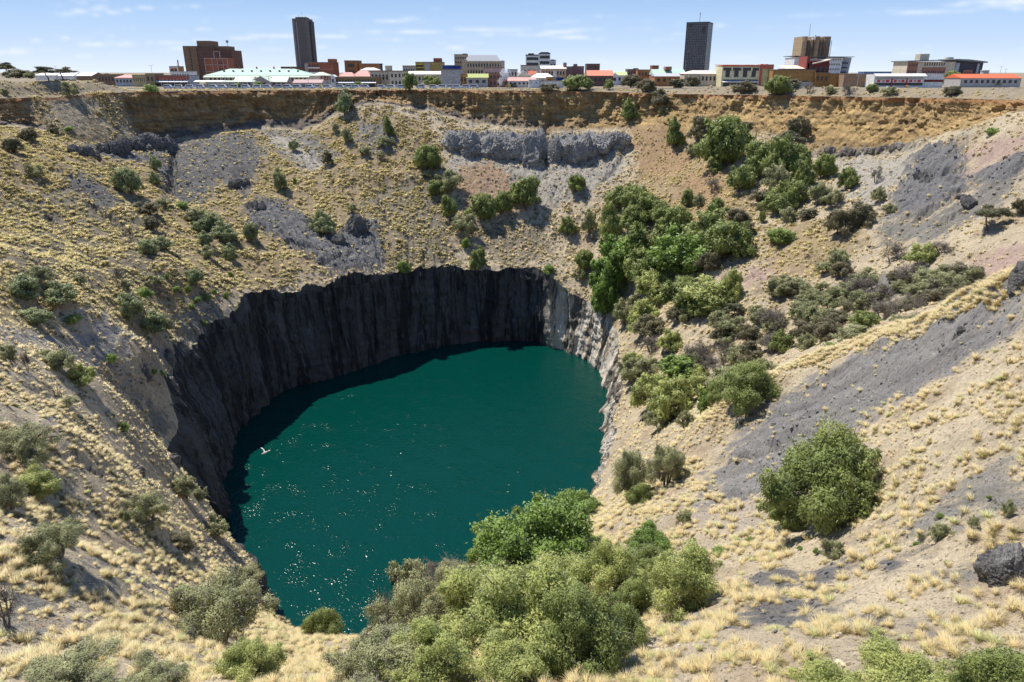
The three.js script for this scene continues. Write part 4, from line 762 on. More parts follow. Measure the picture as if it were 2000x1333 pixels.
  ['mall_wall', 'plain orange brown wall right of the doorway block', 'mall', [221.9, 232.3, 8.6, null, 534, 12], {"w":"mallbrown","rf":"flat","n":[0,0]}],
  ['brick_wall_building', 'plain tan brick wall building left of the supermarket', 'building', [228.4, 249.2, 8.4, null, 525, 16], {"w":"brick3","rf":"flat","n":[0,0]}],
  ['supermarket', 'white supermarket with red sign panels under a white canopy', 'supermarket', [243.3, 276.9, 8.5, null, 512, 18], {"super":1,"w":"white"}],
  ['shop_building', 'white shop with dark red stripe right of the supermarket', 'shop', [277.5, 290.2, 8.5, null, 513, 16], {"w":"white","rf":"flat","stripe":1}],
  ['shade_canopy', 'blue and white striped canopy roof behind the supermarket', 'canopy', [258, 277.9, 9.7, null, 560, 10], {"w":"bluewhite","rf":"flat","n":[0,0]}],
  ['government_building', 'red brick and white office with grey slab roof and charcoal end', 'office', [329.8, 394.1, 19.3, null, 640, 24], {"gov":1}],
  ['long_shed', 'long low shed with bright orange red roof at far right', 'shed', [307.4, 348.7, 8.6, 6, 522, 20], {"w":"greywall","rf":"gablex","rc":"orangeroof","n":[10,1]}],
  ['water_tank', 'round grey water tank above the orange red roof', 'tank', [369.6, 375.6, 11.2, null, 600, 6], {"tank":1}],
  ['roof_chimney', 'dark round chimney right of the orange brick hall', 'chimney', [-110.8, -108.3, 16.5, null, 640, 4], {"tank":1,"dark":1}],
  ['roof_tank', 'pale round tank left of the ochre building', 'tank', [-105, -99.1, 14.8, null, 630, 8], {"tank":1,"pale":1}],
  ['slanted_office', 'white office with small windows and glass end under a long roof slab', 'office', [227.2, 274.1, 22, null, 620, 22], {"slant":1}],
  ['brown_tower_block', 'stepped brown brick tower block at left with tall core', 'tower', [-361.9, -309.3, 42.1, null, 850, 34], {"browntower":1}],
  ['framed_block', 'red brick block with pale grid frame before the brown tower', 'building', [-326, -301.6, 23.8, null, 815, 18], {"framed":1,"w":"redbrick"}],
  ['slender_tower', 'tall slender dark grey tower with chamfered corners', 'tower', [-253.6, -234.8, 68.4, null, 900, 24], {"slender":1}],
  ['black_glass_tower', 'tall black glass grid tower', 'tower', [194.6, 220.7, 59.6, null, 850, 28], {"glass":1}],
  ['fluted_tower', 'brown fluted tower behind the white slanted office', 'tower', [299.9, 330.4, 44.6, null, 800, 26], {"fluted":1}],
];
const BUSES = [-220.8,-213.3,-206.1,-198.9,-191.7,-184.9,-177.7,-170.2,-163,-156.5,-149.7,-144.1,-137,-129.8,-123.9,-118,-109.9,-104.7,-99.8,-93.9,-83.5,-77,-70.4,-58.7,-50.2,-45,-39.8,-35.2,-30,-24.1];
const POLES = [[-357.3,14.2,600],[-263.6,14.3,560],[-213.3,9.8,500],[-183.7,7.6,488],[-166.5,6.7,489],[-155.6,7.3,488],[-130.5,6.7,488],[-121.1,8.2,490],[-83.7,7,490],[140.2,18.2,620],[158.7,14.1,530],[223.6,6.9,515],[195.2,8.5,430],[408.5,14.1,640],[419.3,12.1,650]];
// ---------------------------------------------------------------- materials of the ground
function tileNoise(P, seed) { // periodic value noise on a P x P lattice
  const r = rng(seed), L = Float32Array.from({ length: P * P }, () => r());
  return (u, v) => { u = ((u % 1) + 1) % 1 * P; v = ((v % 1) + 1) % 1 * P; const i = u | 0, j = v | 0, a = u - i, b = v - j, s = a * a * (3 - 2 * a), t = b * b * (3 - 2 * b), i1 = (i + 1) % P, j1 = (j + 1) % P; return lerp(lerp(L[j * P + i], L[j * P + i1], s), lerp(L[j1 * P + i], L[j1 * P + i1], s), t); };
}
function tex(N, M, fn, srgb) {
  const d = new Uint8Array(N * M * 4);
  for (let j = 0; j < M; j++) for (let i = 0; i < N; i++) { const c = fn(i / N, j / M, i, j), o = (j * N + i) * 4; if (c.length) { d[o] = c[0] * 255; d[o + 1] = c[1] * 255; d[o + 2] = c[2] * 255; } else d[o] = d[o + 1] = d[o + 2] = clamp(c) * 255; d[o + 3] = 255; }
  const t = new THREE.DataTexture(d, N, M); t.wrapS = t.wrapT = THREE.RepeatWrapping; t.magFilter = THREE.LinearFilter; t.minFilter = THREE.LinearMipmapLinearFilter; t.generateMipmaps = true; if (srgb) t.colorSpace = THREE.SRGBColorSpace; t.needsUpdate = true; return t;
}
const grit = (() => { // 12 m tile: stones, pebbles and dust
  const N = 1024, h = new Float32Array(N * N), c = new Float32Array(N * N), r = rng(77);
  const a = tileNoise(24, 1), b = tileNoise(64, 2), e = tileNoise(170, 3), f = tileNoise(400, 4);
  for (let j = 0; j < N; j++) for (let i = 0; i < N; i++) { const u = i / N, v = j / N; h[j * N + i] = 0.3 * a(u, v) + 0.25 * b(u, v) + 0.2 * e(u, v) + 0.15 * f(u, v); c[j * N + i] = 0.78 + 0.2 * (b(u, v) - 0.5) + 0.28 * (e(u, v) - 0.5) + 0.3 * (f(u, v) - 0.5); }
  for (let k = 0; k < 5200; k++) {
    const x = r() * N, y = r() * N, s = 1.4 + 9 * r() ** 4, q = 0.6 + 0.8 * r(), an = r() * 3.14, tone = (r() < 0.45 ? -0.3 : 0.16) * (0.5 + r()), R = Math.ceil(s * 1.6);
    for (let dy = -R; dy <= R; dy++) for (let dx = -R; dx <= R; dx++) {
      const px = dx * Math.cos(an) + dy * Math.sin(an), py = (dy * Math.cos(an) - dx * Math.sin(an)) / q, d = Math.hypot(px, py) / s; if (d > 1) continue;
      const o = (((y + dy | 0) + N) % N) * N + ((x + dx | 0) + N) % N; h[o] += 0.06 * s * 0.3 * (1 - d * d); c[o] += tone;
    }
  }
  return { map: tex(N, N, (u, v, i, j) => clamp(c[j * N + i]), false), bump: tex(N, N, (u, v, i, j) => clamp(h[j * N + i] * 0.8)) };
})();
const rockTex = (() => { // 20 m tile: streaked, fractured rock
  const N = 1024, a = tileNoise(16, 21), b = tileNoise(48, 22), e = tileNoise(128, 23), f = tileNoise(330, 24);
  const H = (u, v) => 0.3 * a(u, v) + 0.3 * (1 - Math.abs(2 * b(u, v) - 1)) + 0.22 * (1 - Math.abs(2 * e(u, v) - 1)) + 0.15 * f(u, v);
  return { map: tex(N, N, (u, v) => 0.62 + 0.25 * a(u, v) * 0.6 + 0.25 * (b(u, v) - 0.4) + 0.3 * (e(u, v) - 0.5) + 0.22 * (f(u, v) - 0.5)), bump: tex(N, N, (u, v) => H(u, v)) };
})();
const wallTex = (() => { // 40 m around x 40 m high: near-vertical joints and run-off stains
  const N = 1024, a = tileNoise(14, 31), b = tileNoise(40, 32), e = tileNoise(110, 33), f = tileNoise(300, 34), g = tileNoise(18, 35);
  const S = (u, v) => 0.45 * a(u + 0.02 * g(v, u), v * 0.07) + 0.35 * b(u + 0.01 * g(u, v), v * 0.1) + 0.2 * e(u, v * 0.16);
  return { map: tex(N, N, (u, v) => { const s = S(u, v); return clamp(0.80 + 0.25 * (e(u, v) - 0.5) + 0.2 * (f(u, v) - 0.5) + 0.25 * (g(u, v) - 0.5)) * (1 - 0.72 * smooth(0.52, 0.66, s)) + 0.3 * smooth(0.37, 0.27, s); }), bump: tex(N, N, (u, v) => 0.5 * S(u, v) + 0.25 * (1 - Math.abs(2 * e(u, v * 0.5) - 1)) + 0.2 * f(u, v * 0.6)) };
})();
const gmat = (t, bump, rough = 0.95) => new THREE.MeshStandardMaterial({ vertexColors: true, map: t.map, bumpMap: t.bump, bumpScale: bump, roughness: rough, side: THREE.DoubleSide });
const M_SOIL = gmat(grit, 0.32), M_ROCK = gmat(rockTex, 0.7), M_WALL = gmat(wallTex, 0.9, 0.85);
const COL = {
  soil: [0.6, 0.5, 0.35], dgrey: [0.165, 0.158, 0.153], mgrey: [0.25, 0.233, 0.205], lgrey: [0.45, 0.41, 0.345], bgrey: [0.30, 0.29, 0.28], tuftgrey: [0.28, 0.235, 0.165],
  rockgrey: [0.185, 0.182, 0.185], rust: [0.42, 0.29, 0.19], shale: [0.24, 0.24, 0.245], shaleR: [0.27, 0.235, 0.19], orange: [0.42, 0.285, 0.16], golden: [0.38, 0.27, 0.135], dblue: [0.195, 0.19, 0.192], pink: [0.47, 0.345, 0.28],
  face: [0.255, 0.243, 0.233], brown: [0.40, 0.305, 0.18], tan2: [0.46, 0.39, 0.31],
};
const STREAK = { dgrey: 0.8, mgrey: 0.6, rockgrey: 1, dblue: 1, face: 1, tuftgrey: 0.5, lgrey: 0.5, bgrey: 0.6, pink: 0.4 }; // rain-cut rills and sorted grit running down the slope
const RAISE = { shale: 2.0, shaleR: 1.2, rockgrey: 1.6, dblue: 1.0, golden: 1.0 };
const ROUGH = { rockgrey: 0.9, shale: 1.2, shaleR: 1.4, dblue: 1.5, face: 0.6, dgrey: 0.35, golden: 1.4, mgrey: 0.35 };
const TUFT = { soil: 1, dgrey: 0.12, mgrey: 0.3, lgrey: 0.1, bgrey: 0.15, tuftgrey: 0.85, rockgrey: 0.06, rust: 0.12, shale: 0.02, shaleR: 0.05, orange: 0.25, golden: 0.1, dblue: 0.03, pink: 0.25, face: 0.07, tan2: 0.12, brown: 1 };
for (const z of ZONES) { const P = z[1]; z[2] = [Math.min(...P.map((p) => p[0])) - 8, Math.max(...P.map((p) => p[0])) + 8, Math.min(...P.map((p) => p[1])) - 8, Math.max(...P.map((p) => p[1])) + 8]; z[3] = Math.sqrt((z[2][1] - z[2][0]) * (z[2][3] - z[2][2])); }
// what the ground is at a place: colour, roughness of relief, how much grass
function groundAt(x, z, out) {
  const w1 = fbm2(x * 0.03, z * 0.03, 3), w2 = fbm2(x * 0.21 + 7, z * 0.21, 3), w3 = n2(x * 0.9, z * 0.9);
  let [r, g, b] = COL.soil, rough = 0.12, tuft = 1, raise = 0, warm = 0, grey = 0;
  // broad patches: greyer shale grit, paler dust, browner earth
  const k1 = smooth(0.02, 0.35, w1 + 0.5 * w2), k2 = smooth(0.1, 0.4, fbm2(x * 0.05 - 40, z * 0.05 + 9, 3) + 0.4 * w2);
  r = lerp(r, 0.42, k1 * 0.6); g = lerp(g, 0.35, k1 * 0.6); b = lerp(b, 0.255, k1 * 0.6);
  r = lerp(r, 0.38, k2 * 0.6); g = lerp(g, 0.285, k2 * 0.6); b = lerp(b, 0.185, k2 * 0.6);
  for (const [kind, P, B, size] of ZONES) {
    if (x < B[0] || x > B[1] || z < B[2] || z > B[3]) continue;
    const e = Math.min(4, 0.08 * size + 0.4), d = distPoly(P, x, z) + e * (1.6 * w2 + 0.7 * w3 + 0.5 * w1), m = smooth(-0.35 * e, 0.35 * e, d); if (m <= 0) continue;
    const c = COL[kind]; r = lerp(r, c[0], m); g = lerp(g, c[1], m); b = lerp(b, c[2], m); rough = lerp(rough, ROUGH[kind] ?? 0.15, m); tuft = lerp(tuft, TUFT[kind], m); grey = lerp(grey, STREAK[kind] ?? 0, m); if (kind === 'brown') warm = Math.max(warm, m); if (RAISE[kind]) raise = Math.max(raise, RAISE[kind] * smooth(-1, 6, d + 1.2 * n2(x * 0.16, z * 0.16)));
  }
  for (const [dep, P, B] of LEDGES) {
    if (x < B[0] || x > B[1] || z < B[2] || z > B[3]) continue;
    let m = 1e9; const jx = x + 1.1 * w3 + 1.5 * w2, jz = z + 1.1 * n2(z * 0.9, x * 0.9 + 5);
    for (let i = 1; i < P.length; i++) { const [ax, az] = P[i - 1], dx = P[i][0] - ax, dz = P[i][1] - az, t = clamp(((jx - ax) * dx + (jz - az) * dz) / (dx * dx + dz * dz)); m = Math.min(m, Math.hypot(jx - ax - t * dx, jz - az - t * dz)); }
    const wd = 0.7 + 0.75 * dep, k = smooth(wd, 0.25 * wd, m); if (k <= 0) continue; raise -= dep * 1.5 * k; tuft *= 1 - k; rough = Math.max(rough, 0.5 * k * dep);
  }
  for (const [up, wd, P, B] of CRESTS) {
    if (x < B[0] || x > B[1] || z < B[2] || z > B[3]) continue;
    let m = 1e9; for (let i = 1; i < P.length; i++) { const [ax, az] = P[i - 1], dx = P[i][0] - ax, dz = P[i][1] - az, t = clamp(((x - ax) * dx + (z - az) * dz) / (dx * dx + dz * dz)); m = Math.min(m, Math.hypot(x - ax - t * dx, z - az - t * dz)); }
    raise += up * smooth(wd, 0, m + 1.5 * w2);
  }
  if (grey > 0.02) {
    const th = Math.atan2(z - CZ, x - CX), rd = Math.hypot(x - CX, z - CZ), wv = 0.5 * n2(x * 0.05, z * 0.05), s1 = n2(th * 55 + wv, rd * 0.022 + 7), s2 = n2(th * 150 + 2 * wv, rd * 0.05), sk = grey * (0.6 * s1 + 0.4 * s2);
    r *= 1 + 0.34 * sk; g *= 1 + 0.335 * sk; b *= 1 + 0.32 * sk; raise -= grey * (0.75 * smooth(0.35, 0.85, -s1) + 0.35 * smooth(0.3, 0.8, -s2));
  }
  out.raise = raise; out.warm = warm;
  const v = 1 + 0.13 * w3 + 0.16 * w2;
  out.r = r * v; out.g = g * v; out.b = b * v; out.rough = rough; out.tuft = tuft; return out;
}
for (const l of LEDGES) { const P = l[1], m = 3 + 2 * l[0]; l[2] = [Math.min(...P.map((p) => p[0])) - m, Math.max(...P.map((p) => p[0])) + m, Math.min(...P.map((p) => p[1])) - m, Math.max(...P.map((p) => p[1])) + m]; }
for (const l of CRESTS) { const P = l[2], m = l[1] + 3; l[3] = [Math.min(...P.map((p) => p[0])) - m, Math.max(...P.map((p) => p[0])) + m, Math.min(...P.map((p) => p[1])) - m, Math.max(...P.map((p) => p[1])) + m]; }
const ridged = (x, y, z) => 1 - Math.abs(n3(x, y, z));
const _o = {};
function slopeY(x, z, o = _o) { // finished height of the slope
  groundAt(x, z, o);
  const th = Math.atan2(z - CZ, x - CX), r = Math.hypot(x - CX, z - CZ), y = tps(x, z);
  const gk = smooth(-0.1, 0.5, fbm2(x * 0.02 + 50, z * 0.02, 2)), gully = gk * (n2(th * 22 + 0.6 * n2(x * 0.03, z * 0.03), r * 0.02) * 0.7 + n2(th * 60 + 0.8 * n2(x * 0.06, z * 0.06), r * 0.03) * 0.3);
  let d = 1.8 * fbm2(x * 0.028, z * 0.028, 4) + gully + 0.75 * fbm2(x * 0.22, z * 0.22, 4) + o.raise;
  if (o.rough > 0.2) d += o.rough * (ridged(x * 0.11, y * 0.16, z * 0.11) - 0.55 + 0.6 * (ridged(x * 0.3, y * 0.5, z * 0.3) - 0.5) + 0.3 * (ridged(x * 0.8, y * 1.2, z * 0.8) - 0.5));
  return y + d;
}
// ---------------------------------------------------------------- meshes of the ground
function sheet(name, rows, NT, at, material, kind = 'structure') {
  const pos = new Float32Array(rows * (NT + 1) * 3), col = new Float32Array(rows * (NT + 1) * 3), uv = new Float32Array(rows * (NT + 1) * 2), idx = new Uint32Array((rows - 1) * NT * 6), p = {};
  for (let j = 0; j < rows; j++) for (let i = 0; i <= NT; i++) { at(i === NT ? -Math.PI : -Math.PI + (i / NT) * 2 * Math.PI, j, p); const k = j * (NT + 1) + i; pos[k * 3] = p.x; pos[k * 3 + 1] = p.y; pos[k * 3 + 2] = p.z; col[k * 3] = p.r; col[k * 3 + 1] = p.g; col[k * 3 + 2] = p.b; uv[k * 2] = i === NT && p.wrap ? p.u + p.wrap : p.u; uv[k * 2 + 1] = p.v; }
  let q = 0; for (let j = 0; j < rows - 1; j++) for (let i = 0; i < NT; i++) { const a = j * (NT + 1) + i, b = a + NT + 1; idx[q++] = a; idx[q++] = a + 1; idx[q++] = b; idx[q++] = b; idx[q++] = a + 1; idx[q++] = b + 1; }
  const g = new THREE.BufferGeometry(); g.setAttribute('position', new THREE.BufferAttribute(pos, 3)); g.setAttribute('color', new THREE.BufferAttribute(col, 3)); g.setAttribute('uv', new THREE.BufferAttribute(uv, 2)); g.setIndex(new THREE.BufferAttribute(idx, 1)); g.computeVertexNormals();
  const m = new THREE.Mesh(g, material); m.name = name; m.castShadow = m.receiveShadow = true; m.userData.kind = kind; scene.add(m); return m;
}
const NT = 2200, R_SLOPE = 236, R_CLIFF = 44, R_WALL = 50;
const ring = (th, r, p) => { p.x = CX + r * Math.cos(th); p.z = CZ + r * Math.sin(th); };
// right-hand part of the shaft wall: broken, with its sunlit look painted as paler rock
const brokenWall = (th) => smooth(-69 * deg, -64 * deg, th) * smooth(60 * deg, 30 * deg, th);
const slopeMesh = sheet('pit_slope', R_SLOPE, NT, (th, j, p) => {
  const r = lerp(lipR(th), cliffR(th), j / (R_SLOPE - 1)); ring(th, r, p); p.y = slopeY(p.x, p.z, p); p.u = p.x / 12; p.v = -p.z / 12;
}, M_SOIL);
slopeMesh.userData.label = 'sloping sides of the pit, tan soil and grey gravel between the upper cliff and the shaft';
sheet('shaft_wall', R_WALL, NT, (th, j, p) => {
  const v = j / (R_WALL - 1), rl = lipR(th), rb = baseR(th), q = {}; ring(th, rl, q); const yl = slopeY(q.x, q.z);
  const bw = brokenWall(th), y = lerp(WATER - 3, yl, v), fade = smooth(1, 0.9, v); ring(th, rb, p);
  const X = p.x, Z = p.z;
  let d = 1.2 * n3(X * 0.04, y * 0.03, Z * 0.04) + 0.5 * (ridged(X * 0.1, y * 0.08, Z * 0.1) - 0.6) + 0.4 * n3(X * 0.3, y * 0.22, Z * 0.3) + 0.25 * n3(X * 0.8, y * 0.6, Z * 0.8) + 0.7 * (ridged(X * 0.04, y * 0.2, Z * 0.04) - 0.55) + 0.35 * (ridged(X * 0.12, y * 0.5, Z * 0.12) - 0.5) - 1.3 * smooth(0.86, 0.97, ridged(X * 0.05, y * 0.008, Z * 0.05));
  d += bw * (2.4 * (ridged(X * 0.06, y * 0.02, Z * 0.06) - 0.6) + 0.8 * (ridged(X * 0.16, y * 0.05, Z * 0.16) - 0.6) + 0.3 * n3(X * 0.6, y * 0.5, Z * 0.6));
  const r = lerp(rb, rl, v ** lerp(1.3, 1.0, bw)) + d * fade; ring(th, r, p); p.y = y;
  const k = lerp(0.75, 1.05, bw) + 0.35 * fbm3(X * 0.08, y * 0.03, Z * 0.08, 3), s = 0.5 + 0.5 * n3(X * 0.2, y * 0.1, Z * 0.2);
  const dark = [0.128, 0.127, 0.13], pale = [0.60, 0.55, 0.475], ochre = [0.56, 0.42, 0.25];  // same rock throughout: the pale tone paints sunlight onto the right-hand wall
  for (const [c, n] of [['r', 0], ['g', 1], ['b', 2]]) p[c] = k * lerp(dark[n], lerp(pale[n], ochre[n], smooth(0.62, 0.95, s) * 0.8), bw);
  p.u = (th * 95) / 40; p.v = y / 40; p.wrap = 0; if (th === -Math.PI) p.wrap = 2 * Math.PI * 95 / 40;
}, M_WALL).userData.label = 'steep dark rock wall of the shaft above the water';
const cliffRight = (th) => smooth(-64 * deg, -52 * deg, th) * smooth(40 * deg, 10 * deg, th);
sheet('upper_cliff', R_CLIFF, NT, (th, j, p) => {
  const v = j / (R_CLIFF - 1), rc = cliffR(th), rr = rimR(th), q = {}; ring(th, rc, q); const yc = slopeY(q.x, q.z, q); const w = {}; ring(th, rr, w); const yr = plainY(w.x, w.z);
  const cr = cliffRight(th), fade = smooth(0, 0.12, v) * smooth(1, 0.93, v), y = lerp(yc, yr, v), ge = gentle(th), rf = 1 - (1 - v) ** lerp(lerp(3.4, 1.9, cr), 1.1, ge); ring(th, lerp(rc, rr, rf), p);
  const X = p.x, Z = p.z, ax = th * 210;
  let d = 3.4 * (ridged(X * 0.05, y * 0.045, Z * 0.05) - 0.62) + 2.0 * (ridged(X * 0.15, y * 0.1, Z * 0.15) - 0.58) + 0.9 * (ridged(X * 0.45, y * 0.35, Z * 0.45) - 0.5) + 0.4 * n3(X * 1.2, y * 1.0, Z * 1.2) + 0.5 * n2(y * 0.9 + 2 * n2(ax * 0.02, 3), ax * 0.03);
  ring(th, lerp(rc, rr, rf) + d * fade * (1 - 0.15 * cr) * (1 - 0.75 * ge) * -1.2, p); const so = groundAt(p.x, p.z, {}); p.y = y + 0.5 * fade * n3(X * 0.5, y, Z * 0.5);
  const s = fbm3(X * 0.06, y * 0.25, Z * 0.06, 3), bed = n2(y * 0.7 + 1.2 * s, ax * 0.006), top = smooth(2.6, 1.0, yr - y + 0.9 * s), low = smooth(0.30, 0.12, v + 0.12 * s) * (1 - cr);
  const brown = [0.46, 0.305, 0.155], gold = [0.66, 0.455, 0.205], red = [0.52, 0.26, 0.11], slate = [0.15, 0.15, 0.16];
  const gm = clamp(0.3 + 0.6 * smooth(-100 * deg, -70 * deg, th) * smooth(60 * deg, 20 * deg, th) + 0.5 * s);
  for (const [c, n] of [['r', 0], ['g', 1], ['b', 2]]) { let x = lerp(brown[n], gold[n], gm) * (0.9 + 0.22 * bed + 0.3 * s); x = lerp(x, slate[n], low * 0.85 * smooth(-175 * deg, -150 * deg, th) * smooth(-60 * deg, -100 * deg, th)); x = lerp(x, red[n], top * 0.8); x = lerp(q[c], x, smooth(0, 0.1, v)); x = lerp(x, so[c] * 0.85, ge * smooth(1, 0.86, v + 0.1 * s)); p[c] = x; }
  p.u = ax / 20; p.v = y / 20; p.wrap = 0; if (th === -Math.PI) p.wrap = 2 * Math.PI * 210 / 20;
}, M_ROCK).userData.label = 'eroded brown and yellow cliff below the rim of the pit';
sheet('plain', 60, NT / 2, (th, j, p) => {
  const rr = rimR(th), r = j < 36 ? rr + 75 * (j / 36) ** 1.4 : rr + 75 * Math.exp((j - 36) / 23 * 4.9); ring(th, r, p); p.y = plainY(p.x, p.z);
  const w1 = fbm2(p.x * 0.03, p.z * 0.03, 3), w2 = fbm2(p.x * 0.2, p.z * 0.2, 3), k = smooth(-0.2, 0.3, w1 + 0.6 * w2), v = 1 + 0.2 * w2;
  p.r = v * lerp(0.36, 0.40, k); p.g = v * lerp(0.30, 0.32, k); p.b = v * lerp(0.22, 0.20, k); p.u = p.x / 12; p.v = -p.z / 12;
}, M_SOIL).userData.label = 'flat dusty plain beyond the rim';
// ---------------------------------------------------------------- water
{
  const N = 360, pos = [CX, WATER, CZ], uv = [0, 0], idx = [];
  for (let i = 0; i <= N; i++) { const th = -Math.PI + i / N * 2 * Math.PI, r = baseR0(th) > 0 ? baseR(th) + 5 : 60; pos.push(CX + r * Math.cos(th), WATER, CZ + r * Math.sin(th)); uv.push(r * Math.cos(th) / 44, r * Math.sin(th) / 44); if (i) idx.push(0, i + 1, i); }
  const g = new THREE.BufferGeometry(); g.setAttribute('position', new THREE.Float32BufferAttribute(pos, 3)); g.setAttribute('uv', new THREE.Float32BufferAttribute(uv, 2)); g.setIndex(idx); g.computeVertexNormals();
  const a = tileNoise(44, 51), b = tileNoise(90, 52), c = tileNoise(165, 53), e = tileNoise(11, 54);
  const N2 = 2048, T = 44, ht = new Float32Array(N2 * N2); // heights in metres on a 44 m tile
  for (let j = 0; j < N2; j++) for (let i = 0; i < N2; i++) { const u = i / N2, v = j / N2, k = 0.35 + 1.1 * e(u, v) ** 1.5; ht[j * N2 + i] = k * (0.118 * a(u, v) + 0.095 * b(u, v) + 0.077 * c(u, v)); }
  const normals = tex(N2, N2, (u, v, i, j) => { const dx = (ht[j * N2 + (i + 1) % N2] - ht[j * N2 + (i + N2 - 1) % N2]) * N2 / T / 2, dy = (ht[((j + 1) % N2) * N2 + i] - ht[((j + N2 - 1) % N2) * N2 + i]) * N2 / T / 2, l = Math.hypot(dx, dy, 1); return [0.5 - dx / l / 2, 0.5 - dy / l / 2, 0.5 + 0.5 / l]; });
  const m = new THREE.Mesh(g, new THREE.MeshPhysicalMaterial({ color: new THREE.Color(0, 0.04, 0.0325), roughness: 0.19, ior: 1.33, normalMap: normals }));
  m.name = 'water'; m.userData = { kind: 'structure', label: 'deep green lake filling the bottom of the shaft' }; m.receiveShadow = true; scene.add(m);
}
// ---------------------------------------------------------------- trees and shrubs
const used = {};
const numbered = (n) => { const k = used[n] = (used[n] ?? -1) + 1; return k ? `${n}_${String(k).padStart(3, '0')}` : n; };
function tag(o, label, category, group) { o.userData.label = label; o.userData.category = category; if (group) o.userData.group = group; return o; }
const groundY = (x, z) => { const th = Math.atan2(z - CZ, x - CX), r = Math.hypot(x - CX, z - CZ), rc = cliffR(th), rr = rimR0(th); if (r <= rc) return slopeY(x, z); if (r >= rr) return plainY(x, z); const v = 1 - (1 - (r - rc) / (rr - rc)) ** (1 / lerp(lerp(3.4, 1.9, cliffRight(th)), 1.1, gentle(th))); const q = [CX + rc * Math.cos(th), CZ + rc * Math.sin(th)]; return lerp(slopeY(q[0], q[1]), plainY(CX + rr * Math.cos(th), CZ + rr * Math.sin(th)), v) - 0.4; };
const leafMat = new THREE.MeshPhysicalMaterial({ vertexColors: true, roughness: 0.75, transmission: 0.45, thickness: 0, side: THREE.DoubleSide });
const barkMat = new THREE.MeshStandardMaterial({ color: new THREE.Color(0.13, 0.105, 0.085), roughness: 0.95 });
const twigMat = new THREE.MeshStandardMaterial({ color: new THREE.Color(0.21, 0.18, 0.16), roughness: 0.95 });
const V = (x, y, z) => new THREE.Vector3(x, y, z);
function limb(pts, r0, r1, sides = 5) { // tapered tube along points
  const n = pts.length, pos = [], idx = [], up = V(0.3, 0.1, 1).normalize(), d = V(), a = V(), b = V();
  for (let i = 0; i < n; i++) {
    d.copy(pts[Math.min(n - 1, i + 1)]).sub(pts[Math.max(0, i - 1)]).normalize(); a.crossVectors(d, up).normalize(); b.crossVectors(a, d);
    const r = lerp(r0, r1, i / (n - 1));
    for (let k = 0; k < sides; k++) { const t = k / sides * 2 * Math.PI; pos.push(pts[i].x + r * (a.x * Math.cos(t) + b.x * Math.sin(t)), pts[i].y + r * (a.y * Math.cos(t) + b.y * Math.sin(t)), pts[i].z + r * (a.z * Math.cos(t) + b.z * Math.sin(t))); }
    if (i) for (let k = 0; k < sides; k++) { const p = (i - 1) * sides + k, q = (i - 1) * sides + (k + 1) % sides; idx.push(p, p + sides, q, q, p + sides, q + sides); }
  }
  const g = new THREE.BufferGeometry(); g.setAttribute('position', new THREE.Float32BufferAttribute(pos, 3)); g.setIndex(idx); g.computeVertexNormals(); return g;
}
const bend = (a, b, k, r, n = 4) => { const o = []; for (let i = 0; i <= n; i++) { const t = i / n, s = Math.sin(t * Math.PI) * k; o.push(V(lerp(a.x, b.x, t) + s * (r() - 0.5), lerp(a.y, b.y, t) + s * 0.6 * (r() - 0.2), lerp(a.z, b.z, t) + s * (r() - 0.5))); } return o; };
// A plant one unit wide and one unit high: lobes of leaves carried on limbs that leave the ground together.
const KIND = {
  P: { lobes: 38, lr: [0.075, 0.15], leaf: [0.065, 0.028], droop: 0.5, low: 0.14, flat: 1, fill: 1.0, col: [0.255, 0.335, 0.075], vary: 0.35, tint: [0.36, 0.37, 0.10] },
  W: { lobes: 36, lr: [0.075, 0.15], leaf: [0.065, 0.026], droop: 0.4, low: 0.1, flat: 1, fill: 0.85, col: [0.33, 0.39, 0.17], vary: 0.35, tint: [0.42, 0.44, 0.22] },
  L: { lobes: 38, lr: [0.07, 0.145], leaf: [0.065, 0.026], droop: 0.4, low: 0.10, flat: 1, fill: 0.85, col: [0.43, 0.50, 0.14], vary: 0.35, tint: [0.56, 0.54, 0.19] },
  G: { lobes: 34, lr: [0.065, 0.135], leaf: [0.055, 0.02], droop: 0.15, low: 0.12, flat: 0.9, fill: 0.62, col: [0.40, 0.43, 0.19], vary: 0.3, tint: [0.47, 0.45, 0.24] },
  O: { lobes: 34, lr: [0.08, 0.15], leaf: [0.06, 0.022], droop: 0.1, low: 0.1, flat: 0.85, fill: 0.9, col: [0.225, 0.215, 0.095], vary: 0.35, tint: [0.25, 0.20, 0.125] },
  A: { lobes: 20, lr: [0.1, 0.16], leaf: [0.055, 0.022], droop: 0, low: 0.6, flat: 0.45, fill: 0.9, col: [0.17, 0.175, 0.08], vary: 0.3, tint: [0.2, 0.18, 0.1] },
  F: { lobes: 42, lr: [0.08, 0.15], leaf: [0.06, 0.042], droop: 0.2, low: 0.08, flat: 1, fill: 1.1, col: [0.20, 0.33, 0.04], vary: 0.4, tint: [0.32, 0.42, 0.08] },
  S: { lobes: 14, lr: [0.13, 0.22], leaf: [0.11, 0.04], droop: -0.3, low: 0.08, flat: 1, fill: 0.8, col: [0.28, 0.42, 0.07], vary: 0.35, tint: [0.36, 0.42, 0.11] },
  D: { lobes: 16, lr: [0.08, 0.14], leaf: [0.05, 0.012], droop: 0.1, low: 0.3, flat: 1, fill: 0.09, col: [0.16, 0.15, 0.09], vary: 0.3, tint: [0.18, 0.14, 0.11] },
};
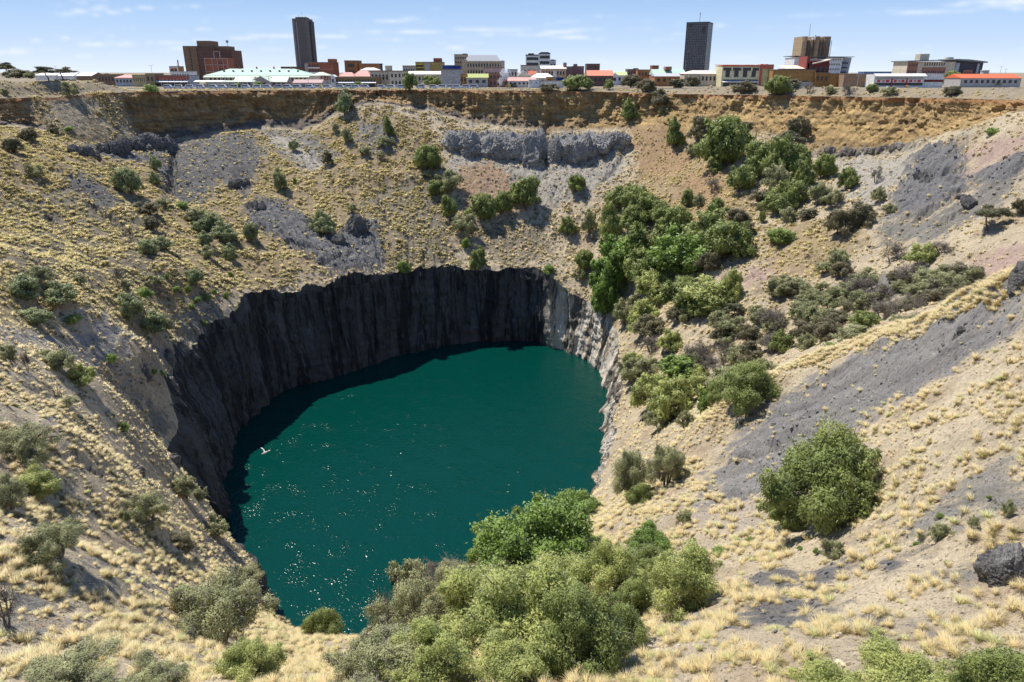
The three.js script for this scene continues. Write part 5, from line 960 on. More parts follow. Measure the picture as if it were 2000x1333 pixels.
function makePlant(kind, seed, fine) {
  const K = KIND[kind], r = rng(seed), L = [], wood = [];
  let tries = 0; const skew = [r() - 0.5, r() - 0.5];
  while (L.length < K.lobes && tries++ < 4000) {
    const a = r() * 2 * Math.PI, q = Math.sqrt(r()), lr = lerp(K.lr[0], K.lr[1], r()), R = 0.5 - lr * 0.55;
    const wob = 0.82 + 0.36 * n2(Math.cos(a) * 0.9 + seed, Math.sin(a) * 0.9), x = Math.cos(a) * q * R * wob + skew[0] * 0.07, z = Math.sin(a) * q * R * wob + skew[1] * 0.07;
    // dome: shoulders drop towards the outside, with an uneven crown line
    const top = (1 - lr * 0.8) * Math.sqrt(Math.max(0.05, 1 - (q * 0.93) ** (kind === 'A' ? 6 : 2.6))) * (0.74 + 0.26 * r()) * (0.92 + 0.22 * n2(x * 3 + seed, z * 3));
    const bot = Math.max(K.low, lr * 0.55), y = kind === 'A' ? lerp(K.low, Math.max(K.low, top), 0.4 + 0.6 * r()) : lerp(Math.min(bot, top), top, r() ** 0.38);
    if (L.some((p) => Math.hypot(p.x - x, p.y - y, p.z - z) < 0.72 * Math.min(p.r, lr))) continue;
    L.push({ x, y: Math.max(y, bot), z, r: lr, c: r() });
  }
  if (kind !== 'A' && kind !== 'D') for (const l of L.slice()) if (r() < 0.55) { // stray sprays past the outline
    const a = Math.atan2(l.z, l.x) + r() - 0.5, up = 0.2 + 0.9 * r(), k = l.r * (0.8 + 0.5 * r()); L.push({ x: l.x + Math.cos(a) * k, y: clamp(l.y + up * k * (r() < 0.75 ? 1 : -1), 0.03, 0.97), z: l.z + Math.sin(a) * k, r: 0.03 + 0.03 * r(), c: r() });
  }
  // limbs
  const bare = kind === 'D' ? 1 : 0, stems = kind === 'A' ? 1 : 2 + (r() * 2.5 | 0), forks = [];
  const tw = kind === 'A' ? 0.03 : 0.028;
  for (let s = 0; s < stems; s++) {
    const a = (s + r() * 0.7) / stems * 6.283, f = V(Math.cos(a) * 0.15, (kind === 'A' ? 0.45 : 0.24) + 0.14 * r(), Math.sin(a) * 0.15); forks.push(f);
    wood.push(limb(bend(V(Math.cos(a) * 0.025, -0.06, Math.sin(a) * 0.025), f, 0.06, r), tw, tw * 0.62, 6));
  }
  for (const l of L) {
    const t = V(l.x, l.y, l.z); let f = forks[0]; for (const q of forks) if (q.distanceTo(t) < f.distanceTo(t)) f = q;
    const path = bend(f, t, 0.12, r, 5); wood.push(limb(path, tw * 0.5, 0.005, 4));
    const n = bare ? 9 : kind === 'G' ? 6 : l.r > 0.06 ? 3 : 1;
    for (let i = 0; i < n; i++) { const s = path[2 + (r() * 4 | 0)], e = t.clone().add(V(r() - 0.5, r() - 0.35, r() - 0.5).multiplyScalar(l.r * (bare ? 2.9 : 2.35))); wood.push(limb(bend(s, e, 0.07, r, 3), 0.0075, 0.0022, 3));
      if (bare) for (let m = 0; m < 3; m++) wood.push(limb([e.clone().lerp(s, 0.35 * r()), e.clone().add(V(r() - 0.5, r() - 0.4, r() - 0.5).multiplyScalar(0.13))], 0.004, 0.0015, 3)); }
  }
  // leaves
  const leafL = K.leaf[0] * (fine ? 0.42 : 1), leafW = K.leaf[1] * (fine ? 0.46 : 1), area = leafL * leafW * 0.5;
  const pos = [], nor = [], col = [], d = V(), w = V(), nn = V();
  for (const l of L) {
    const n = Math.round(K.fill * 4 * Math.PI * l.r * l.r * (fine ? 1.15 : 1.5) / area);
    const hue = 0.55 + 0.9 * l.c;
    for (let i = 0; i < n; i++) {
      const u = r() * 2 - 1, a = r() * 6.283, q = Math.sqrt(1 - u * u), rad = l.r * (r() < 0.16 ? 0.9 + 0.55 * r() : 0.4 + 0.62 * Math.sqrt(r())) * (1 + 0.22 * Math.sin(a * 3 + l.c * 20) * q);
      const o = V(q * Math.cos(a), u, q * Math.sin(a)), sq = kind === 'A' ? 0.5 : 1 + 0.35 * Math.max(0, K.droop), c = V(l.x + o.x * rad, l.y + o.y * rad * sq, l.z + o.z * rad);
      if (c.y < 0.005) c.y = 0.01 + 0.04 * r();
      d.set(r() - 0.5, r() - 0.5, r() - 0.5).addScaledVector(o, 0.35); d.y -= K.droop * 0.9; d.normalize();
      w.set(r() - 0.5, r() - 0.5, r() - 0.5).cross(d).normalize(); nn.crossVectors(w, d).normalize(); if (nn.dot(o) < 0) { nn.negate(); w.negate(); } nn.lerp(o, 0.5).normalize();
      const s = 0.7 + 0.6 * r(), A = leafL * s, B = leafW * s * 0.5;
      pos.push(c.x - w.x * B - d.x * A * 0.4, c.y - w.y * B - d.y * A * 0.4, c.z - w.z * B - d.z * A * 0.4, c.x + w.x * B - d.x * A * 0.4, c.y + w.y * B - d.y * A * 0.4, c.z + w.z * B - d.z * A * 0.4, c.x + d.x * A * 0.6, c.y + d.y * A * 0.6, c.z + d.z * A * 0.6);
      const m = clamp(0.35 * hue * r() + 0.25 * l.c), v = 1 + K.vary * (r() * 1.6 - 0.8) + 0.25 * (l.c - 0.5);
      for (let k = 0; k < 3; k++) { nor.push(nn.x, nn.y, nn.z); col.push(lerp(K.col[0], K.tint[0], m) * v, lerp(K.col[1], K.tint[1], m) * v, lerp(K.col[2], K.tint[2], m) * v); }
    }
  }
  const crown = new THREE.BufferGeometry(); crown.setAttribute('position', new THREE.Float32BufferAttribute(pos, 3)); crown.setAttribute('normal', new THREE.Float32BufferAttribute(nor, 3)); crown.setAttribute('color', new THREE.Float32BufferAttribute(col, 3));
  return { crown, trunk: mergeGeometries(wood.map((g) => { g.deleteAttribute('uv'); return g; })) };
}
const bank = {};
const plantGeo = (kind, i, fine) => bank[kind + i + fine] ??= makePlant(kind, 100 + kind.charCodeAt(0) * 7 + i * 31 + (fine ? 500 : 0), fine);
const KNAME = { P: ['pepper_tree', 'tree'], L: ['pepper_tree', 'tree'], W: ['pepper_tree', 'tree'], G: ['thorn_shrub', 'shrub'], O: ['olive_bush', 'bush'], A: ['umbrella_thorn', 'tree'], D: ['bare_thorn_tree', 'tree'], F: ['fig_tree', 'tree'], S: ['green_shrub', 'shrub'] };
const plantSpots = [];
{
  const r = rng(9);
  PLANTS.forEach(([kind, x, z, w, h, label], i) => {
    const dist = Math.hypot(x, z), fine = dist < 150 && w > 3.5, g = plantGeo(kind, i % (fine ? 3 : 4), fine);
    const o = new THREE.Group(); o.name = numbered(KNAME[kind][0]); tag(o, label, KNAME[kind][1], label.slice(label.search(/(along|on|in|at|by|just behind|below) the/)));
    for (const [n, geo, m] of [['trunk', g.trunk, kind === 'D' || kind === 'G' ? twigMat : barkMat], ['crown', g.crown, leafMat]]) { const c = new THREE.Mesh(geo, m); c.name = n; o.add(c); }
    o.position.set(x, groundY(x, z) - 0.03 * h, z); o.rotation.y = r() * 6.283; o.scale.set(w * 1.16, h * 1.08, w * 1.16); scene.add(o); plantSpots.push([x, z, w]);
  });
}
// ---------------------------------------------------------------- tussock grass and loose stones on the slopes
function tuftGeo(seed, blades, segs, width) {
  const r = rng(seed), pos = [], nor = [], col = [];
  for (let i = 0; i < blades; i++) {
    const a = r() * 6.283, lean = 0.12 + 0.95 * Math.sqrt(r()), len = 0.5 + 0.34 * r(), bx = Math.cos(a) * 0.14 * r(), bz = Math.sin(a) * 0.14 * r(), wa = a + 1.57 + (r() - 0.5), wx = Math.cos(wa) * width, wz = Math.sin(wa) * width;
    const at = (t) => { const s = lean * (0.55 * t + 0.45 * t * t); return [bx + Math.cos(a) * len * s * 0.72, -0.08 + len * (t - 0.34 * lean * t * t) * 0.85 + 0.02, bz + Math.sin(a) * len * s * 0.72]; };
    const k = r(), v = 0.7 + 0.45 * r(), dead = r() < 0.3 ? 0.6 * r() : 0, hue = [lerp(lerp(0.66, 0.74, k), 0.44, dead), lerp(lerp(0.535, 0.63, k), 0.42, dead), lerp(lerp(0.24, 0.36, k), 0.17, dead)];
    for (let s = 0; s < segs; s++) {
      const t0 = s / segs, t1 = (s + 1) / segs, p = at(t0), q = at(t1), w0 = 1 - 0.5 * t0, w1 = s === segs - 1 ? 0 : 1 - 0.5 * t1;
      const A = [p[0] - wx * w0, p[1], p[2] - wz * w0], B = [p[0] + wx * w0, p[1], p[2] + wz * w0], C = [q[0] + wx * w1, q[1], q[2] + wz * w1], D = [q[0] - wx * w1, q[1], q[2] - wz * w1];
      for (const [T, c] of w1 ? [[[A, B, C], [t0, t0, t1]], [[A, C, D], [t0, t1, t1]]] : [[[A, B, C], [t0, t0, t1]]]) { const [p, q, w] = T, nx = (q[1] - p[1]) * (w[2] - p[2]) - (q[2] - p[2]) * (w[1] - p[1]), ny = (q[2] - p[2]) * (w[0] - p[0]) - (q[0] - p[0]) * (w[2] - p[2]), nz = (q[0] - p[0]) * (w[1] - p[1]) - (q[1] - p[1]) * (w[0] - p[0]); if (nx * p[0] + ny * (p[1] + 0.25) + nz * p[2] < 0) { T.reverse(); c.reverse(); } T.forEach((P, n) => { pos.push(...P); col.push(v * hue[0], v * hue[1], v * hue[2]); const L = Math.hypot(P[0], P[1] + 0.25, P[2]) || 1; nor.push(P[0] / L, (P[1] + 0.25) / L, P[2] / L); }); }
    }
  }
  const g = new THREE.BufferGeometry(); g.setAttribute('position', new THREE.Float32BufferAttribute(pos, 3)); g.setAttribute('normal', new THREE.Float32BufferAttribute(nor, 3)); g.setAttribute('color', new THREE.Float32BufferAttribute(col, 3)); return g;
}
const grassMat = new THREE.MeshPhysicalMaterial({ vertexColors: true, roughness: 0.9, transmission: 0.25, thickness: 0, side: THREE.DoubleSide });
{
  const nearGeo = [1, 2, 3].map((s) => tuftGeo(s, 170, 3, 0.0095)), farGeo = [4, 5, 6].map((s) => tuftGeo(s, 44, 2, 0.035));
  const r = rng(4242), near = [[], [], []], far = [[], [], []], best = [], P = new THREE.Vector3(), q = {};
  camera.updateMatrixWorld(); camera.updateProjectionMatrix();
  const big = [];
  for (let n = 0; n < 600000; n++) {
    let th, rad, x, z; const extra = n > 410000; // the near slopes carry smaller, closer tussocks
    if (extra) { const a = -Math.PI * (0.12 + 0.76 * r()), R = Math.sqrt(lerp(18 * 18, 150 * 150, r())); x = R * Math.cos(a); z = R * Math.sin(a); th = Math.atan2(z - CZ, x - CX); rad = Math.hypot(x - CX, z - CZ); if (rad < lipR(th)) continue; }
    else { th = -Math.PI + r() * 2 * Math.PI; const rl = lipR(th), rc = rimR0(th) + 14; rad = Math.sqrt(lerp(rl * rl, rc * rc, r())); x = CX + rad * Math.cos(th); z = CZ + rad * Math.sin(th); }
    const u = r(), s0 = r(), yaw = r() * 6.283, cr = r(), pick = r() * 3 | 0;
    if (rad > cliffR(th) - 1 && rad < rimR(th) + 2 && gentle(th) < 0.6) continue;
    P.set(x, -50, z); const D = Math.hypot(x, z); if (z > -6) continue;
    groundAt(x, z, q);
    const crest = (() => { let m = 1e9; const P = CRESTS[0][2]; for (let i = 1; i < P.length; i++) { const [ax, az] = P[i - 1], dx = P[i][0] - ax, dz = P[i][1] - az, t = clamp(((x - ax) * dx + (z - az) * dz) / (dx * dx + dz * dz)); m = Math.min(m, Math.hypot(x - ax - t * dx, z - az - t * dz)); } return m; })();
    const plain = rad > rimR(th), clump = fbm2(x * 0.09 + 20, z * 0.09, 3), dens = q.tuft * (plain ? 0.3 : 1) * smooth(-0.34, 0.26, clump + 0.3 * n2(x * 0.4, z * 0.4)) * lerp(0.6, 1, smooth(-10, -60, x)) * lerp(1, 0.55, smooth(60, 150, x) * smooth(-120, -220, z));
    if (u > Math.max(dens, smooth(5, 1.5, crest + 2 * n2(x * 0.2, z * 0.2)) * 3) * (extra ? (x < 0 ? 0.5 : 0.46) : D < 160 ? 0.9 : 0.95)) continue;
    const y = rad > cliffR(th) && !plain ? groundY(x, z) : plain ? plainY(x, z) : slopeY(x, z); P.set(x, y, z).project(camera); if (Math.abs(P.x) > 1.22 || Math.abs(P.y) > 1.25) continue;
    if (plantSpots.some(([a, b, w]) => (x - a) ** 2 + (z - b) ** 2 < (w * 0.3) ** 2)) continue;
    const size = (0.38 + 0.95 * s0 * s0 + 0.25 * s0) * (1 + 0.45 * smooth(-120, -280, z)) * (D < 130 ? 1.08 : 1), t = [x, y, z, size, yaw, cr, pick, size / D];
    (D < 150 ? big : far[pick]).push(t);
  }
  big.sort((a, b) => b[7] - a[7]);
  const single = big.slice(0, 300), rest = big.slice(300); for (const t of rest) near[t[6]].push(t);
  const M = new THREE.Matrix4(), Q = new THREE.Quaternion(), E = new THREE.Euler(), col = new THREE.Color();
  const tint = (c) => col.setRGB(0.92 + 0.24 * c, 0.95 + 0.14 * c + (c < 0.12 ? 0.12 : 0), 0.85 + 0.25 * c);
  const bed = new THREE.Group(); bed.name = 'dry_grass'; bed.userData = { kind: 'stuff', label: 'straw coloured tussock grass dotted over the slopes of the pit', category: 'grass' }; scene.add(bed);
  [[near, nearGeo], [far, farGeo]].forEach(([lists, geos]) => lists.forEach((L, k) => {
    if (!L.length) return; const m = new THREE.InstancedMesh(geos[k], grassMat, L.length); m.name = 'tussocks'; m.userData.kind = 'stuff';
    L.forEach(([x, y, z, s, yaw, c], i) => { Q.setFromEuler(E.set((c - 0.5) * 0.3, yaw, 0)); M.compose(P.set(x, y, z), Q, new THREE.Vector3(s, s * (0.7 + 0.45 * c), s)); m.setMatrixAt(i, M); tint(c); const wm0 = groundAt(x, z, q).warm; col.r *= 1 - 0.06 * wm0; col.g *= 1 - 0.05 * wm0; col.b *= 1 - 0.28 * wm0; m.setColorAt(i, col); }); bed.add(m);
  }));
  const mats = [0, 1, 2, 3].map((k) => { const m = grassMat.clone(); m.color.copy(tint(k / 3)); return m; });
  for (const [x, y, z, s, yaw, c, k] of single) { const m = new THREE.Mesh(nearGeo[k], mats[Math.min(3, c * 4 | 0)]); m.name = numbered('grass_tussock'); m.position.set(x, y, z); m.rotation.set((c - 0.5) * 0.3, yaw, 0); m.scale.set(s, s * (0.7 + 0.45 * c), s); { const side = x < -22 ? 'on the near slope at lower left' : x < 8 ? 'by the thicket at the bottom centre' : 'on the sandy slope at lower right', look = s > 1.35 ? 'large' : s > 1 ? 'middling' : 'small'; tag(m, `${look} ${c < 0.25 ? 'greenish' : 'pale straw coloured'} grass tussock ${side}`, 'grass tussock', 'grass tussocks ' + side); }; scene.add(m); }
  // loose stones
  const sg = new THREE.IcosahedronGeometry(0.5, 1), sp = sg.attributes.position; for (let i = 0; i < sp.count; i++) { const x = sp.getX(i), y = sp.getY(i), z = sp.getZ(i), k = 1 + 0.45 * n3(x * 2.2, y * 2.2, z * 2.2); sp.setXYZ(i, x * k, y * k * 0.7, z * k); } sg.computeVertexNormals();
  const stones = [];
  for (let n = 0; n < 190000; n++) {
    let x, z, th, rad; const nearby = n > 110000;
    if (nearby) { const a = -Math.PI * (0.12 + 0.76 * r()), R = Math.sqrt(lerp(15 * 15, 125 * 125, r())); x = R * Math.cos(a); z = R * Math.sin(a); th = Math.atan2(z - CZ, x - CX); rad = Math.hypot(x - CX, z - CZ); }
    else { th = -Math.PI + r() * 2 * Math.PI; const rl = lipR(th), rc = cliffR(th); rad = Math.sqrt(lerp(rl * rl, rc * rc, r())); x = CX + rad * Math.cos(th); z = CZ + rad * Math.sin(th); }
    const u = r(), s = (nearby ? 0.07 + 0.42 * r() ** 5 : 0.14 + 0.75 * r() ** 5), a = r() * 6.28, b = r() * 6.28, c = r(); if (rad < lipR(th) || rad > cliffR(th)) continue;
    if (z > -6 || u > 0.12 + 0.6 * smooth(0.05, 0.4, fbm2(x * 0.08 - 9, z * 0.08, 3)) + (groundAt(x, z, q).tuft < 0.35 ? 0.2 : 0)) continue; P.set(x, tps(x, z), z).project(camera); if (Math.abs(P.x) > 1.05 || Math.abs(P.y) > 1.1) continue;
    stones.push([x, slopeY(x, z), z, s * (1 + 0.8 * smooth(-150, -300, z)), a, b, c]);
  }
  const m = new THREE.InstancedMesh(sg, new THREE.MeshStandardMaterial({ color: 0xffffff, roughness: 0.95 }), stones.length); m.name = 'loose_stones'; m.userData = { kind: 'stuff', label: 'loose grey and tan stones scattered over the slopes', category: 'stones' };
  stones.forEach(([x, y, z, s, a, b, c], i) => { groundAt(x, z, q); Q.setFromEuler(E.set(a, b, 0)); M.compose(P.set(x, y, z), Q, new THREE.Vector3(s, s, s)); m.setMatrixAt(i, M); const k = 0.6 + 0.6 * c; m.setColorAt(i, col.setRGB(q.r * k, q.g * k, q.b * k)); }); scene.add(m);
}
// ---------------------------------------------------------------- the town beyond the rim
const mat = (r, g, b, rough = 0.85, extra = {}) => new THREE.MeshStandardMaterial({ color: new THREE.Color(r, g, b), roughness: rough, ...extra });
const brickTex = tex(128, 128, (() => { const a = tileNoise(64, 71), b = tileNoise(16, 72); return (u, v) => 0.78 + 0.25 * (a(u, v) - 0.5) + 0.35 * (b(u, v) - 0.5); })());
const wallMap = brickTex.clone(); wallMap.repeat.set(0.09, 0.09); wallMap.needsUpdate = true;
const wm = (r, g, b) => mat(r, g, b, 0.9, { map: wallMap });
const W = { white: wm(0.92, 0.92, 0.9), brown: wm(0.3, 0.2, 0.13), greyblue: wm(0.5, 0.54, 0.6), tan: wm(0.58, 0.47, 0.27), tan2: wm(0.36, 0.3, 0.17), cream: wm(0.85, 0.78, 0.62), pinkgrey: wm(0.52, 0.42, 0.41), redbrick: wm(0.42, 0.145, 0.085), redbrown: wm(0.2, 0.1, 0.08), brownolive: wm(0.26, 0.18, 0.08), orangebrick: wm(0.5, 0.22, 0.09), beige: wm(0.68, 0.6, 0.45), beige2: wm(0.8, 0.7, 0.55), greywall: wm(0.55, 0.53, 0.52), ochre: wm(0.58, 0.42, 0.13), blue: wm(0.02, 0.06, 0.32), tanstone: wm(0.62, 0.48, 0.33), orangepaint: wm(0.75, 0.36, 0.08), brick2: wm(0.45, 0.22, 0.16), pinkwall: wm(0.68, 0.48, 0.45), palegrey: wm(0.72, 0.72, 0.72), buff: wm(0.66, 0.47, 0.32), mauve: wm(0.3, 0.2, 0.18), darkbrick: wm(0.2, 0.12, 0.1), paleyellow: wm(0.88, 0.8, 0.5), limewall: wm(0.75, 0.78, 0.42), mallbrown: wm(0.45, 0.25, 0.085), mallbrown2: wm(0.36, 0.18, 0.06), darkred: wm(0.22, 0.05, 0.045), brick3: wm(0.42, 0.27, 0.17), bluewhite: wm(0.1, 0.3, 0.7), brickred: wm(0.4, 0.13, 0.1), charcoal: wm(0.09, 0.095, 0.12), browntower: wm(0.28, 0.19, 0.115), slate: wm(0.13, 0.12, 0.12), signred: mat(0.6, 0.02, 0.04, 0.5) };
const RF = { whiteroof: mat(0.93, 0.9, 0.88, 0.6), whitemetal: mat(0.9, 0.9, 0.9, 0.5), pinkroof: mat(0.72, 0.38, 0.33), pinkroof2: mat(0.55, 0.38, 0.36), greenroof: mat(0.46, 0.64, 0.52, 0.7), greenroof2: mat(0.62, 0.7, 0.56, 0.7), slate: mat(0.32, 0.33, 0.36), mossroof: mat(0.42, 0.46, 0.18), coralroof: mat(0.68, 0.26, 0.17), redroof: mat(0.5, 0.15, 0.09), limeroof: mat(0.56, 0.68, 0.32), greyroof: mat(0.5, 0.52, 0.56), paleroof: mat(0.85, 0.72, 0.63), creamroof: mat(0.86, 0.77, 0.6), orangeroof: mat(0.8, 0.16, 0.07), slab: mat(0.22, 0.24, 0.25), brownroof: mat(0.22, 0.16, 0.12) };
const GLASS = new THREE.MeshPhysicalMaterial({ color: new THREE.Color(0.025, 0.03, 0.038), roughness: 0.18 }), SLOT = mat(0.06, 0.05, 0.05, 0.6), STEEL = mat(0.45, 0.46, 0.48, 0.5, { metalness: 0.5 }), FRAME = mat(0.82, 0.8, 0.78, 0.7), TYRE = mat(0.02, 0.02, 0.02, 0.9);
const cube = (w, h, d, x = 0, y = 0, z = 0) => { const g = new THREE.BoxGeometry(w, h, d); g.translate(x, y + h / 2, z); const p = g.attributes.position, n = g.attributes.normal, u = g.attributes.uv; for (let i = 0; i < p.count; i++) u.setXY(i, Math.abs(n.getX(i)) > 0.5 ? p.getZ(i) : p.getX(i), Math.abs(n.getY(i)) > 0.5 ? p.getZ(i) : p.getY(i)); return g; };
const add = (parent, name, geo, m) => { const o = new THREE.Mesh(Array.isArray(geo) ? mergeGeometries(geo) : geo, m); o.name = name; parent.add(o); return o; };
const prism = (pts, depth) => { const s = new THREE.Shape(pts.map(([x, y]) => new THREE.Vector2(x, y))); const g = new THREE.ExtrudeGeometry(s, { depth, bevelEnabled: false }); g.translate(0, 0, -depth / 2); return g; };
function solid(pts, faces) { const pos = []; for (const f of faces) for (let i = 1; i < f.length - 1; i++) for (const k of [f[0], f[i], f[i + 1]]) pos.push(...pts[k]); const g = new THREE.BufferGeometry(); g.setAttribute('position', new THREE.Float32BufferAttribute(pos, 3)); g.computeVertexNormals(); return g; }
function hipGeo(w, d, e, h, inset) { const a = w / 2, b = d / 2, i = Math.min(inset, a * 0.96); return solid([[-a, e, b], [a, e, b], [a, e, -b], [-a, e, -b], [-a + i, h, 0.15], [a - i, h, 0.15], [a - i, h, -0.15], [-a + i, h, -0.15]], [[0, 1, 5, 4], [1, 2, 6, 5], [2, 3, 7, 6], [3, 0, 4, 7], [4, 5, 6, 7], [3, 2, 1, 0]]); }
const winGeo = {};
function windows(o, nx, ny, x0, x1, y0, y1, zf, m = GLASS, fw = 0.55, fh = 0.5) { // each window is a part: recessed dark pane inside a proud frame
  if (!nx || !ny) return; const cw = (x1 - x0) / nx, ch = (y1 - y0) / ny, w = cw * fw, h = ch * fh, key = w.toFixed(2) + h.toFixed(2), many = nx * ny > 90, bag = [];
  const g = winGeo[key] ??= cube(w, h, 0.1);
  for (let j = 0; j < ny; j++) for (let i = 0; i < nx; i++) { const x = x0 + cw * (i + 0.5), y = y0 + ch * (j + 0.5) - h / 2; if (many) bag.push(cube(w, h, 0.1, x, y, zf)); else { const p = add(o, 'window', g, m); p.position.set(x, y, zf); } }
  if (many) add(o, 'windows', bag, m).userData.kind = 'stuff';
}
const grp = (name, label, cat, x, z, group) => { const o = new THREE.Group(); o.name = numbered(name); o.position.set(x, 0, z); tag(o, label, cat, group); scene.add(o); return o; };
for (const [name, label, cat, [x0, x1, h, eave, D, dep], s] of TOWN) {
  const w = x1 - x0, cx = (x0 + x1) / 2, o = grp(name, label, cat, cx, -D - dep / 2), f = dep / 2, e = eave ?? h;
  const wallM = W[s.w] ?? W.white, rm = RF[s.rc] ?? RF.slab;
  if (s.tank) { add(o, 'drum', (() => { const g = new THREE.CylinderGeometry(w / 2, w / 2, h * 0.97, 20); g.translate(0, h * 0.485, 0); return g; })(), s.dark ? W.slate : s.pale ? W.beige : W.greywall); add(o, 'rim', (() => { const g = new THREE.CylinderGeometry(w / 2 + 0.25, w / 2 + 0.25, h * 0.04, 20); g.translate(0, h * 0.98, 0); return g; })(), s.dark ? W.charcoal : W.palegrey); continue; }
  if (s.shel) {
    if (s.hip) add(o, 'roof', hipGeo(w, dep, e, h, w * 0.4), rm); else add(o, 'roof', prism([[-f, e], [f, e], [f, e + 0.15], [0, h], [-f, e + 0.15]], w).rotateY(Math.PI / 2), rm);
    const n = Math.max(3, Math.round(w / 4.5)); for (let i = 0; i <= n; i++) for (const q of [-1, 1]) { const p = add(o, 'post', winGeo['post' + e] ??= cube(0.18, e, 0.18), FRAME); p.position.set(-w / 2 + 0.4 + (w - 0.8) * i / n, 0, q * (f - 0.5)); }
    add(o, 'back_wall', cube(w * 0.94, e * 0.6, 0.2, 0, 0, -f * 0.5), W.palegrey); continue;
  }
  if (s.super) {
    add(o, 'wall', cube(w, h * 0.97, dep), W.white); add(o, 'canopy', prism([[-1.5, 0], [2.2, -1.4], [2.2, -1.1], [-1.5, 0.4]], w * 1.02).rotateY(-Math.PI / 2).translate(0, h, f + 0.3), RF.whitemetal); add(o, 'glazing', cube(w * 0.96, h * 0.2, 0.2, 0, h * 0.16, f + 0.02), GLASS); add(o, 'shade_band', cube(w * 0.97, h * 0.14, 0.3, 0, h * 0.62, f), W.greyblue);
    for (const [a, b] of [[-0.47, -0.17], [-0.13, 0.13], [0.17, 0.46]]) { add(o, 'sign_panel', cube((b - a) * w, h * 0.2, 0.3, (a + b) / 2 * w, h * 0.4, f + 0.15), FRAME); add(o, 'sign_lettering', [cube((b - a) * w * 0.2, h * 0.17, 0.1, (a + b) / 2 * w - (b - a) * w * 0.3, h * 0.415, f + 0.34), cube((b - a) * w * 0.16, h * 0.1, 0.1, (a + b) / 2 * w, h * 0.45, f + 0.34), cube((b - a) * w * 0.22, h * 0.17, 0.1, (a + b) / 2 * w + (b - a) * w * 0.28, h * 0.415, f + 0.34)], W.signred); }
    for (const a of [-0.15, 0.15]) add(o, 'red_pier', cube(0.6, h * 0.7, 0.6, a * w, 0, f + 0.5), W.signred); continue;
  }
  if (s.gov) {
    const wl = w * 0.54; add(o, 'white_block', cube(w * 0.62, h * 0.93, dep, -w * 0.19, 0, 0), W.beige2); add(o, 'brick_panel', cube(wl * 0.24, h * 0.9, 0.5, -w * 0.43, 0, f), W.brick2); add(o, 'brick_panel', cube(wl * 0.56, h * 0.52, 0.5, -w * 0.15, h * 0.18, f), W.brick2);
    windows(o, 4, 3, -w * 0.485, -w * 0.375, h * 0.12, h * 0.92, f + 0.26, GLASS, 0.4, 0.36); windows(o, 9, 1, -w * 0.29, -w * 0.01, h * 0.34, h * 0.62, f + 0.26, GLASS, 0.45, 0.5); windows(o, 9, 1, -w * 0.29, -w * 0.01, h * 0.7, h * 0.95, f + 0.01, GLASS, 0.45, 0.5);
    add(o, 'roof_slab', prism([[-w * 0.52, h * 0.92], [w * 0.14, h * 0.985], [w * 0.14, h * 1.02], [-w * 0.52, h * 0.97]], dep + 4), RF.slab); add(o, 'charcoal_block', cube(w * 0.36, h * 0.95, dep * 0.95, w * 0.305, 0, 0), W.charcoal); add(o, 'roof_slab', prism([[w * 0.1, h * 0.98], [w * 0.52, h * 0.88], [w * 0.52, h * 0.93], [w * 0.28, h * 1.02], [w * 0.1, h * 1.04]], dep + 3), RF.slab);
    add(o, 'glass_bay', cube(w * 0.05, h * 0.74, 0.5, w * 0.15, h * 0.14, f), W.greyblue); add(o, 'glass_bay', cube(w * 0.03, h * 0.4, 0.5, w * 0.42, h * 0.45, f), W.greyblue); add(o, 'brick_panel', cube(w * 0.12, h * 0.5, 0.5, w * 0.3, h * 0.1, f), W.brick2); windows(o, 3, 1, w * 0.25, w * 0.35, h * 0.32, h * 0.55, f + 0.26, GLASS, 0.45, 0.6);
    add(o, 'roof_room', cube(w * 0.12, h * 0.3, 8, -w * 0.23, h * 0.95, 0), W.beige); add(o, 'roof_room', (() => { const g = new THREE.CylinderGeometry(w * 0.05, w * 0.05, 2.2, 20); g.translate(w * 0.13, h * 1.06, 0); return g; })(), W.beige); continue;
  }
  if (s.slant) {
    add(o, 'white_wing', cube(w * 0.2, h * 0.94, dep, -w * 0.39), W.white); add(o, 'middle_wing', cube(w * 0.36, h * 0.9, dep * 0.8, -w * 0.1), W.greyblue); add(o, 'white_wing', prism([[w * 0.08, 0], [w * 0.32, 0], [w * 0.34, h * 0.94], [w * 0.06, h * 0.94]], dep), W.white); windows(o, 7, 4, w * 0.11, w * 0.31, h * 0.3, h * 0.95, f + 0.01, GLASS, 0.5, 0.35);
    add(o, 'glass_end', prism([[w * 0.33, 0], [w * 0.46, 0], [w * 0.5, h * 0.94], [w * 0.345, h * 0.94]], dep * 0.9), W.greyblue); for (let k = 0; k < 4; k++) add(o, 'balcony', cube(w * 0.09, h * 0.05, 1.6, w * 0.385, h * (0.25 + k * 0.16), f), W.charcoal); add(o, 'stair_screen', prism([[-w * 0.5, h * 0.4], [-w * 0.36, h * 0.4], [-w * 0.36, h * 0.72], [-w * 0.4, h * 0.72]], 0.6).translate(0, 0, f + 0.1), W.charcoal);
    add(o, 'roof_slab', prism([[-w * 0.51, h * 0.985], [w * 0.515, h * 0.955], [w * 0.515, h * 0.975], [0, h * 0.955], [-w * 0.51, h * 1.01]].sort(() => 0), dep + 4), RF.slab); continue;
  }
